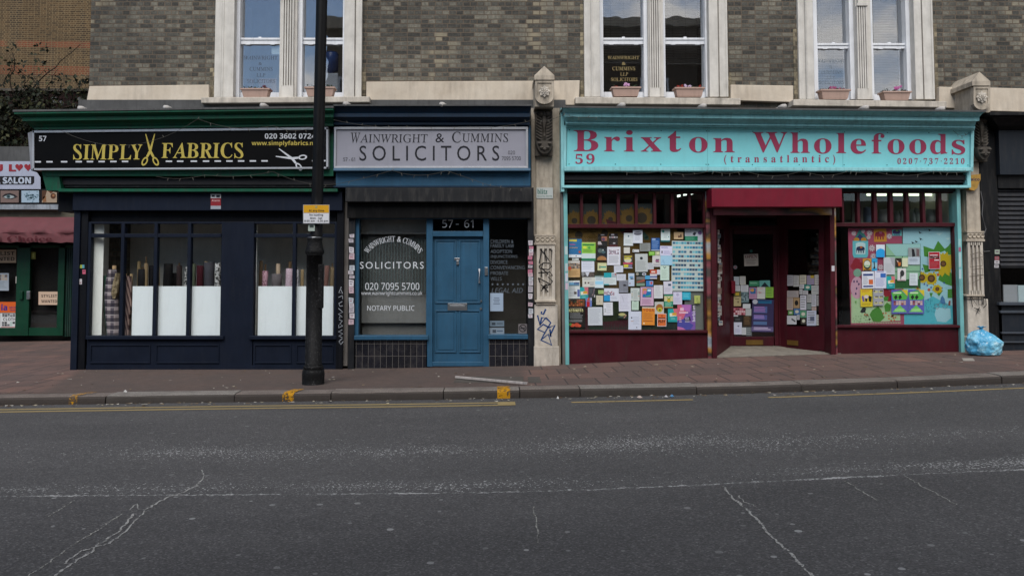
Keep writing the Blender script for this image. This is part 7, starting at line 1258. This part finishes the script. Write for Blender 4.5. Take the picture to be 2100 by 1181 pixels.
mb.add(vs, [(i * 3 + k, ((i + 1) % 12) * 3 + k, ((i + 1) % 12) * 3 + k + 1, i * 3 + k + 1) for i in range(12) for k in (0, 1)]); part('knot', mb, SM, rb, smooth=True)
mb = MB(); a = Vector(GV(933, 778)); b = Vector(GV(1083, 792)); d = (b - a).normalized(); s_ = Vector((-d.y, d.x, 0)).normalized(); u = Vector((0, 0, 1)); ln = (b - a).length
sec = [(0, .016), (.0, .042), (.012, .044), (.024, .040), (.024, .036), (.012, .038), (.010, .046), (.010, .018)]; e0 = [a + s_ * p + u * (q_ + .006) for p, q_ in sec]; e1 = [a + d * ln * .93 + s_ * p + u * (q_ + .006) for p, q_ in sec]; e2 = [a + d * ln + s_ * (p * 1.25 - .03) + u * (q_ + .012) for p, q_ in sec]; k = len(sec)
mb.add(e0 + e1 + e2, [(r * k + i, r * k + (i + 1) % k, (r + 1) * k + (i + 1) % k, (r + 1) * k + i) for r in (0, 1) for i in range(k)] + [tuple(range(k - 1, -1, -1)), tuple(2 * k + i for i in range(k))])
mb.box(0, 0, 0, 0, 0, 0) if 0 else None
solo('plastic_trim', mb, paint('white_plastic', '#b3aca8', .4, .1, .4), 'long white plastic trim strip lying on the pavement edge', 'trim strip')
for i, (px, py, c, l, w_) in enumerate(((1640, 0, '', '', 0), (1312, 817, '#a5968f', 'crumpled pale paper scrap in the gutter right of the kerb mark', .045), (1366, 816, '#a5a3a5', 'white scrap at the start of the right gutter line', .03), (1378, 814.5, '#4f7fa5', 'small blue wrapper in the gutter', .035), (1144, 818, '#c2c2c0', 'tiny white scrap in the gutter below the stone pilaster', .02), (257, 805.5, '#b5b5b3', 'tiny white scrap on the kerb near the yellow mark', .03))):
    if not w_: continue
    x, y, z = GR(px, py) if py > 810 else GV(px, py); mb = MB(); z = (hroad(x, y) if y < YK else sm(x, T_KERB)) + .004; vs = [(x + random.uniform(-1, 1) * w_, y + random.uniform(-.6, .6) * w_, z + random.uniform(0, .03)) for _ in range(7)]
    c0 = (x, y, z + .035); mb.add([c0] + [(x + w_ * math.cos(a * .9) * random.uniform(.6, 1), y + w_ * math.sin(a * .9) * random.uniform(.5, 1), z + random.uniform(0, .015)) for a in range(7)], [(0, a + 1, (a + 1) % 7 + 1) for a in range(7)] + [(7, 6, 5, 4, 3, 2, 1)], paper(c)); solo('paper_scrap', mb, None, l, 'litter')
mb = MB(); rl = random.Random(5); LC = [paper(c) for c in ('#8f8a80', '#a29a86', '#6b5a45', '#4f3f30', '#b5b0a6', '#7a6a55')]
for i in range(420):
    x = rl.uniform(-8, 9)
    if rl.random() < .62: y = YK - abs(rl.gauss(.04, .10)) - .01; z = hroad(x, y)
    else: y = rl.uniform(YK + .35, -.05); z = hpave(x, y)
    a = rl.uniform(0, 3.14); w_ = rl.uniform(.005, .018); l_ = w_ * rl.uniform(.8, 2.2); ca, sa = math.cos(a), math.sin(a)
    mb.add([(x + ca * l_ - sa * w_, y + sa * l_ + ca * w_, z + .004 + rl.random() * .008), (x - ca * l_ - sa * w_, y - sa * l_ + ca * w_, z + .004), (x - ca * l_ + sa * w_, y - sa * l_ - ca * w_, z + .004 + rl.random() * .01), (x + ca * l_ + sa * w_, y + sa * l_ - ca * w_, z + .004)], [(0, 1, 2, 3)], rl.choice(LC))
solo('gutter_litter', mb, None, None, None, kind='stuff')

def cover(q, label, m):
    P4 = [GV(x, y) for x, y in q]; mb = MB(); mb.add([(x, y, z + .006) for x, y, z in P4] + [(x, y, z - .03) for x, y, z in P4], [(0, 1, 2, 3), (0, 4, 5, 1), (1, 5, 6, 2), (2, 6, 7, 3), (3, 7, 4, 0)]); solo('inspection_cover', mb, m, label, 'cover')
MCV = stone('cover_slab', '#46423e', '#544f4a', .5)
cover(((938, 772.5), (1074, 772.5), (1073, 785), (930, 785)), 'wide grey inspection cover in the pavement under the white trim strip', MCV)
cover(((1082, 773), (1107, 773), (1110, 785), (1084, 785)), 'small square inspection cover right of the white trim strip', MCV)
cover(((1972, 735), (1995, 735), (1999, 740), (1976, 740)), 'small pale metal cover in the pavement in front of the rubbish sack', stone('pale_cover', '#8a857d', '#a39d94', .4))
# ------------------------------------------------------------------ sign lamps and fairy lights
def sign_lamp(hx, hy, dirx, label):
    Yl = -.42; x, z = U(hx, hy, Yl); t = thing('sign_lamp', label, 'lamp', (x, Yl, z - .03), 'small white lamps along the cornices')
    mb = MB(); mb.tube([(x + dirx * .20, Yl + .32, z - .07), (x + dirx * .10, Yl + .15, z - .02), (x + dirx * .02, Yl + .02, z + .0)], .013, 8); part('arm', mb, paper('#8a857f'), t, smooth=True)
    mb = MB(); mb.tube([(x + dirx * .05, Yl + .05, z - .005), (x, Yl, z), (x - dirx * .025, Yl - .05, z - .005)], [.022, .04, .036], 12); part('head', mb, paper('#aaa6a2'), t, smooth=True)
for hx, hy, d, l in ((168, 223, 1, 'white sign lamp at the left end of the green cornice'), (343, 221.5, 1, 'white sign lamp on the green cornice right of the yellow scissors'), (541, 217, 1, 'white sign lamp on the green cornice left of the lamp post'), (711, 214, 1, 'white sign lamp just right of the lamp post'), (908, 215, 1, 'faint sign lamp over the middle of the silver sign'), (1275, 216, -1, 'leftmost white sign lamp on the teal cornice'), (1441, 218, -1, 'white sign lamp on the teal cornice right of two flower boxes'), (1605, 219, -1, 'white sign lamp between the two right hand upper windows'), (1773, 221.5, -1, 'white sign lamp on the teal cornice below the rightmost window'), (1929, 224, -1, 'rightmost white sign lamp on the teal cornice')): sign_lamp(hx, hy, d, l)
def swag(pts, Yl, label, rad=.003):
    t = None; allp = []
    for (a, b, sag), (c, d, _) in zip(pts, pts[1:]):
        for i in range(13):
            u = i / 12; allp.append((a + (c - a) * u, b + (d - b) * u + sag * 4 * u * (1 - u)))
    P3 = [V(x, y, Yl) for x, y in allp]; x0, z0 = P3[0][0], P3[0][2]
    t = thing('fairy_lights', label, 'string lights', (P3[0][0], Yl, P3[0][2]), 'unlit fairy light strings on the shopfronts'); mb = MB(); mb.tube(P3, rad, 5); part('wire', mb, paper('#413f3b'), t)
    for i in range(3, len(P3) - 1, 3): x, y, z = P3[i]; dx = random.uniform(-.03, .03); dz = random.choice([-1, -1, .7]) * .045; part('bulb', MB().tube([(x, y, z), (x + dx, y, z + dz)], [.0045, .003], 5), paper('#625f58'), t)
swag([(125, 268, 42), (406, 244, 12), (560, 258, 8), (640, 262, 0)], -.55, 'fairy light string swagging across the black fabric sign')
swag([(684, 246, 3), (800, 262, -1), (1000, 262, 3), (1095, 246, 5), (1156, 236, 3), (1230, 240, 0)], -.52, 'fairy light string running along the silver sign to the teal cornice')
swag([(688, 378, 2), (804, 349.5, 10), (915, 350, 0), (1005, 381, 4), (1090, 384, 0)], -.30, 'fairy light string dipping below the silver sign')
swag([(1262, 349, 6), (1358, 350, 8), (1458, 350, 6), (1525, 350, 11), (1646, 350, 10), (1742, 350, 4), (1786, 350, 10), (1915, 351, 3), (1985, 352, 0)], -.24, 'fairy light string looping under the teal sign')
swag([(1955, 268, 9), (1990, 271, 0)], -.17, 'short loose fairy light end at the corner of the teal sign', .003)
swag([(320, 362, 6), (420, 359, 6), (560, 352, 10), (690, 378, 0)], -.24, 'fairy light string hanging under the black fabric sign')
# ------------------------------------------------------------------ hair salon set back on the left
YS = 5.6
hs = thing('hair_salon', 'green doored hair salon with a faded red awning set back on the left', 'shop', (-13, YS, 0))
def sp(mb, a, b, c, d, dy=0, th=.1, m=None): return mb.pr(a, b, c, d, YS + dy, YS + dy + th, m)
mb = MB(); sp(mb, -900, 424, 175, 700, .25, .1); part('wall', mb, M_INTD, hs)
mb = MB(); x0, x1 = U(-900, 300, YS)[0], U(175, 300, YS)[0]; mb.box(x0, x1, YS + .3, YS + 3, U(0, 345, YS)[1] + .1, U(0, 318, YS)[1]); mb.box(x0, x1, YS + .2, YS + 3, U(0, 330, YS)[1], U(0, 298, YS)[1]); mb.box(x0, x1, YS + .35, YS + 3, -1, U(0, 430, YS)[1]); part('roof', mb, M_LEAD, hs)
mb = MB(); sp(mb, -900, 424, 175, 446, .05, .3); part('lintel', mb, stone('concrete_lintel', '#4a463c', '#5f5a4d', .6), hs)
AW = paint('faded_red_canvas', '#633a3e', .85, .12, .35, (.08, .05, .05), bump=.3); mb = MB(); n = 40; vs = []
for j, (py, dy) in enumerate(((445, .0), (452, -.25), (468, -.55), (477, -.62), (478, -.60), (486, -.62), (497, -.615))):
    for i in range(n + 1): px = -300 + 460 * i / n; x, y, z = V(px, py + (math.sin(i * 2.1 + j) * 1.2 if j else 0) + (px - 0) * .003, YS + dy); vs.append((x, y + .02 * math.sin(i * 1.3 + j * 2), z))
mb.add(vs, [(j * (n + 1) + i, j * (n + 1) + i + 1, (j + 1) * (n + 1) + i + 1, (j + 1) * (n + 1) + i) for j in range(6) for i in range(n)]); aw = part('awning', mb, AW, hs, smooth=True)
mb = MB(); mb.text('right Choice', (-62, 484, 106, 499), YS - .66, paper('#431019'), 'serifb'); part('lettering', mb, None, aw)
GD_ = paint('green_door_paint', '#073523', .45, .15, .3, (.02, .025, .02), chip=.35, ccol=(.12, .14, .12))
fr = MB()
for q in ((-120, 503, 150, 508), (36, 503, 60, 688), (120, 503, 131, 688), (-120, 503, -105, 688)): sp(fr, *q)
part('door_frame', fr, GD_, hs)
for a, b in ((-105, 46), (46.5, 122)):
    mb = MB(); w_ = 9 if a < 0 else 13
    sp(mb, b - 13 if a < 0 else a, 508, b if a < 0 else a + 13, 688, .02, .06); sp(mb, a if a < 0 else b - 4, 508, a + 8 if a < 0 else b, 688, .02, .06); sp(mb, a + 8, 672, b - 4, 688, .021, .058); d_ = part('door', mb, GD_, hs)
    mb = MB(); sp(mb, a + 6, 507, b - 3, 673, .05, .004); part('pane', mb, M_GLASS, d_)
    mb = MB(); hx = 42 if a < 0 else 57; sp(mb, hx - 3, 597, hx + 4, 614, -.05, .06); part('handle', mb, M_STEEL if a > 0 else GD_, d_, bevel=.01)
mb = MB()
for i in range(5): sp(mb, 131 + i * 4, 503, 134 + i * 4, 690, .05 - .01 * (i % 2), .2)
part('folded_gate', mb, paint('dark_green_metal', '#0d2a22', .5), hs)
sg = thing('shop_sign', 'white hair salon sign with red heart letters and a row of beauty pictures', 'shop sign', (-13, YS - .1, 2.8)); YT = YS - .12
mb = MB(); mb.flat([(-900, 331), (62, 331), (64, 350), (76, 354), (80, 360), (83, 364), (83.5, 388), (-900, 388)], YT, paint('white_sign_face', '#9a9fb0', .4, .04, .12)); sp(mb, -900, 331, 60, 388, -.118, .1, paper('#9a9fb0')); sp(mb, -900, 388, 119, 419, -.10, .1, paper('#101014')); part('panel', mb, None, sg)
mb = MB(); sp(mb, -900, 419.5, 119, 429.5, -.12, .2); part('crumpled_edge', mb, paint('silver_foil_edge', '#8d9298', .4, .3, .5, metal=.3, bump=.6), sg)
YT -= .006; k = paper('#141217'); RD = paper('#83242d'); WT = paper('#a5aebc'); mb = MB()
mb.flat([(-120, 361.5), (70, 361.5), (70, 374), (66, 378.5), (-120, 378.5)], YT, k); mb.text('HAIR SALON', (-42, 363.5, 63.5, 377), YT - .004, WT, 'fat'); mb.text('YOU L', (-60, 337, 33, 352), YT, RD, 'fat')
def heart(cx): mb.flat([(cx + 8 * (math.sin(t) ** 3), 343 - .52 * (13 * math.cos(t) - 5 * math.cos(2 * t) - 2 * math.cos(3 * t) - math.cos(4 * t)) * 1.0) for t in [i * .2618 for i in range(24)]], YT, RD)
heart(39); heart(57.5); part('lettering', mb, None, sg)
YT += .012; mb = MB()
for a, b, base in ((-36, -3, '#8f6f62'), (1, 38.5, '#6b5a55'), (44, 80, '#8fa3b2'), (86, 116.5, '#94826f')): mb.rect((a, 391, b, 415.5), YT - .008, paper(base))
e = 19; mb.flat([(4, 403), (10, 398), (20, 396), (30, 399), (36, 404), (26, 408), (14, 408)], YT - .011, paper('#1f1c20')); mb.flat([(7, 404), (14, 401), (20, 400), (27, 402), (30, 405), (22, 407), (13, 407)], YT - .014, paper('#8f9a9c')); mb.disc(17, 403, 4, 3.6, YT - .017, paper('#3a5055'), 12); mb.disc(17, 403, 1.6, 1.5, YT - .02, k, 8)
rl = random.Random(3)
for i in range(60): x, y = rl.gauss(64, 7), rl.gauss(403, 4); mb.rect((max(45, x - 2), max(392, y - .4), min(79, x + rl.uniform(0, 2)), min(415, y + .6)), YT - .011, paper('#3f5f6b' if i % 2 else '#55707a'))
for L, c in (([(86, 391), (96, 391), (92, 405), (86, 412)], '#4a3020'), ([(98, 391), (112, 391), (104, 397)], '#5a3524'), ([(88, 404), (94, 402), (95, 414), (88, 415)], '#7a5538')): mb.flat(L, YT - .011, paper(c))
mb.disc(109, 402, 5.5, 6, YT - .011, paper('#4f3020'), 14); mb.disc(109.5, 401, 2.6, 2.6, YT - .014, paper('#8a6040'), 10); part('picture_row', mb, None, sg)
def sst(q, label, base, dec=(), nm='notice'): poster(nm, label, q, YS + .035, base, dec, None, None, 0)
sst((-32, 512, 33, 539), 'tan wanted notice high in the left salon door', '#857460', [('t', .1, .14, .95, .42, 'STYLIST', '#1f1a16', 'bold'), ('t', .1, .56, .95, .84, 'WANTED', '#1f1a16', 'bold')])
sst((79, 598, 119, 625), 'cream wanted notice low in the right salon door', '#a58f7c', [('t', .14, .22, .95, .44, 'STYLIST', '#1f1a18', 'bold'), ('t', .14, .62, .95, .84, 'WANTED', '#1f1a18', 'bold')])
sst((63, 517, 73, 531.5), 'small yellow green label at the top of the right salon door', '#6b6d33', [('r', .3, .15, .7, .8, '#8f8f4a')], 'sticker'); sst((37.5, 548.5, 47.5, 563), 'small yellow warning label on the left salon door edge', '#8f8a2a', [('p', [(.5, .15), (.9, .8), (.1, .8)], '#b5b03a'), ('r', 0, .85, 1, 1, '#a5a5a5')], 'sticker')
sst((32, 567, 47, 581), 'white sticker with a red apple shape on the left salon door', '#9a9690', [('d', .5, .55, .26, .28, '#7a2a22'), ('r', .47, .12, .53, .32, '#3a2f22')], 'sticker'); sst((-30, 560, 18, 596), 'pale price list sheet in the left salon door', '#7f8890', [('n', .55, .08, .95, .42, 3, 2, ['#5f5550', '#8f8578']), ('l', .1, .5, .9, .9, 4, '#6b737a')])
sst((-30, 619, 45, 641), 'orange money transfer poster with purple lettering', '#a84a18', [('t', .43, .2, .6, .82, 'ia', '#2f1f5f', 'fat'), ('t', .66, .42, .98, .62, 'MONEY', '#3a2350', 'bold'), ('t', .66, .68, .98, .86, 'TRANSFER', '#3a2350', 'bold')], 'poster')
sst((0, 642, 44, 672), 'black and white clothes appeal poster below the orange one', '#a3a5a5', [('n', .1, .03, .95, .26, 7, 2, ['#2a2a2c', '#77797a', '#4a4a4c']), ('t', .15, .32, .95, .52, 'CLOTHES', '#17181a', 'bold'), ('n', .08, .58, .95, .9, 7, 2, ['#2a2a2c', '#8a9a94', '#4f5052', '#a3a5a5']), ('r', .05, .93, .9, .98, '#8a4a45')], 'poster')
mb = MB(); x0, z0 = U(-120, 688, YS + 1.5); mb.box(U(-400, 600, YS + 1)[0], U(150, 600, YS)[0], YS + .28, YS + .32, -.1, 2.2); part('back_wall', mb, M_INTD, hs)

# ------------------------------------------------------------------ dark wall with climbing stems, yellow brick building beyond
Yw = 8.6
dw = thing('garden_wall', 'dark red brick wall behind the salon roof covered in climbing stems', 'wall', (-14, Yw, 0))
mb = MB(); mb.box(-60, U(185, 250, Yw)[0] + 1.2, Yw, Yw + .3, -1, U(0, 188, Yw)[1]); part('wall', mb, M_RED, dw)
mb = MB(); mb.box(-60, U(185, 250, Yw)[0] + 1.2, Yw - .06, Yw + .36, U(0, 188, Yw)[1], U(0, 188, Yw)[1] + .07); part('coping', mb, M_SOOT, dw)
mb = MB()
for x, y, rx, ry in ((68, 208, 5, 7), (85, 216, 7, 5), (112, 205, 8, 6), (126, 212, 5, 6), (163, 205, 5, 6), (150, 218, 6, 3)): mb.disc(x, y, rx, ry, Yw - .004, paper('#66686a'), 8, random.random())
part('peeled_patch', mb, None, dw)
fb = thing('yellow_brick_building', 'yellow stock brick building with two red brick bands at the far left', 'building', (-16, 16, 0))
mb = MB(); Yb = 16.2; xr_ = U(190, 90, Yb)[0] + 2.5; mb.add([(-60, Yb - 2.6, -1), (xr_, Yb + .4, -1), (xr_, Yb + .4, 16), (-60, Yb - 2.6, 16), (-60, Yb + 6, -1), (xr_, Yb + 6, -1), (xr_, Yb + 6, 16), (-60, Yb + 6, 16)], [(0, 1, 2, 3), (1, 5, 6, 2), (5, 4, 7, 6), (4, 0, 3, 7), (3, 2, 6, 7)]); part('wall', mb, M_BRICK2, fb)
# climbing plant: woody stems with sparse leaves
rl = random.Random(11); cp = thing('climbing_plant', 'half bare climbing plant sprawling over the dark wall above the salon', 'climbing plant', (-12, Yw - .2, 2.2))
st = MB(); lf = MB(); L1, L2, L3 = paper('#14190e'), paper('#23291a'), paper('#3a3a22')
def leaf(p, s, m):
    a = Vector((rl.gauss(0, 1), rl.gauss(0, .6), rl.gauss(0, 1))).normalized(); b = a.cross(Vector((rl.gauss(0, 1), rl.gauss(0, 1), rl.gauss(0, 1)))).normalized(); p = Vector(p)
    lf.add([p, p + a * s * .6 + b * s * .4, p + a * s * 1.3, p + a * s * .6 - b * s * .4], [(0, 1, 2, 3)], m)
def stem(px, py, dx, dy, n, w0, lv, Y0=Yw - .12):
    pts = []; x, y = px, py; yy = Y0
    for i in range(n): pts.append(V(x, y, yy)); x += dx + rl.gauss(0, 3); y += dy + rl.gauss(0, 2.5); dx += rl.gauss(0, .6); dy += rl.gauss(0, .5); yy -= rl.uniform(-.03, .05)
    st.tube(pts, [w0 * (1 - .7 * i / n) for i in range(n)], 5)
    for p in pts[1:]:
        for _ in range(rl.randint(0, lv)): leaf((p[0] + rl.gauss(0, .1), p[1] + rl.gauss(0, .08), p[2] + rl.gauss(0, .1)), rl.uniform(.05, .13), rl.choice([L1, L1, L2, L3]))
stem(27, 190, -1, -12, 9, .022, 1); stem(62, 190, 8, -11, 10, .022, 1); stem(100, 195, -10, -9, 8, .016, 2); stem(40, 200, 4, -8, 8, .014, 2); stem(150, 190, 3, -6, 5, .01, 2); stem(8, 170, 2, -8, 8, .014, 2); stem(130, 195, -5, -5, 6, .012, 2)
for i in range(150): stem(rl.uniform(-60, 180), rl.uniform(190, 325), rl.gauss(0, 7), rl.gauss(-3, 4), rl.randint(5, 9), rl.uniform(.006, .016), 5, Yw - rl.uniform(.08, .4))
for i in range(1500):
    x, y = rl.uniform(-60, 182), rl.uniform(186, 318); 
    if math.sin(x * .07) + math.sin(y * .11 + x * .03) > .4 and rl.random() < .7: continue
    leaf(V(x, y, Yw - rl.uniform(.08, .5)), rl.uniform(.06, .14), rl.choice([L1, L1, L1, L2, L2, L3]))
for x, y in ((97, 97), (92, 102), (80, 128), (88, 132), (24, 127), (48, 130), (10, 140), (75, 160), (66, 155), (36, 98), (80, 94), (70, 110), (15, 104), (140, 162), (120, 160), (173, 165)):
    for _ in range(5): leaf(V(x + rl.gauss(0, 4), y + rl.gauss(0, 2.5), Yw - .25), rl.uniform(.06, .12), rl.choice([L1, L2]))
part('stem', st, paint('vine_bark', '#2c241c', .9), cp); part('foliage', lf, None, cp)

# ------------------------------------------------------------------ the other side of the street, seen only in the window reflections
M_OPP = brick('brown_brick', [(.1, '#2a2320'), (.5, '#4a3c33'), (.95, '#6b584a')], '#6b6156', soot=.4)
ob = thing('brick_building', 'brown brick terrace across the street reflected in the windows', 'building', (1.3, -16.5, 0))
mb = MB(); mb.box(-6.2, 9.2, -24, -16.5, -1, 10.9); part('wall', mb, M_OPP, ob)
mb = MB(); mb.box(-6.4, 9.4, -24, -16.25, 10.9, 11.25); part('parapet', mb, M_STONE, ob)
for r in range(2):
    for i in range(5):
        x = -5.2 + i * 2.9; z = 4.6 + r * 2.6; mb = MB(); mb.box(x - .55, x + .55, -16.5, -16.42, z - .1, z + 1.7); wn = part('window', mb, M_WHT, ob); mb = MB(); mb.box(x - .47, x + .47, -16.42, -16.41, z, z + 1.6); part('pane', mb, M_INTD, wn)
mb = MB(); mb.box(-6.2, 9.2, -16.5, -16.2, 2.9, 3.7); part('fascia', mb, M_NAVYD, ob)
for i in range(4): mb = MB(); mb.box(-6.2 + i * 3.9, -2.8 + i * 3.9, -16.5, -16.4, .4, 2.8); part('shop_window', mb, M_INTD if i % 2 else M_INT, ob)
for x0, x1, h, l in ((-30, -6.3, 4.2, 'low shop row across the street on the left'), (9.3, 34, 4.0, 'low shop row across the street on the right')):
    b2 = thing('shop_row', l, 'building', ((x0 + x1) / 2, -16.5, 0)); mb = MB(); mb.box(x0, x1, -24, -16.6, -1, h); part('wall', mb, M_OPP, b2); mb = MB(); mb.box(x0, x1, -16.6, -16.35, 2.8, 3.5); part('fascia', mb, M_BLK2, b2)
    mb = MB(); mb.box(x0, x1, -24.1, -16.5, h, h + .15); part('parapet', mb, M_LEAD, b2)
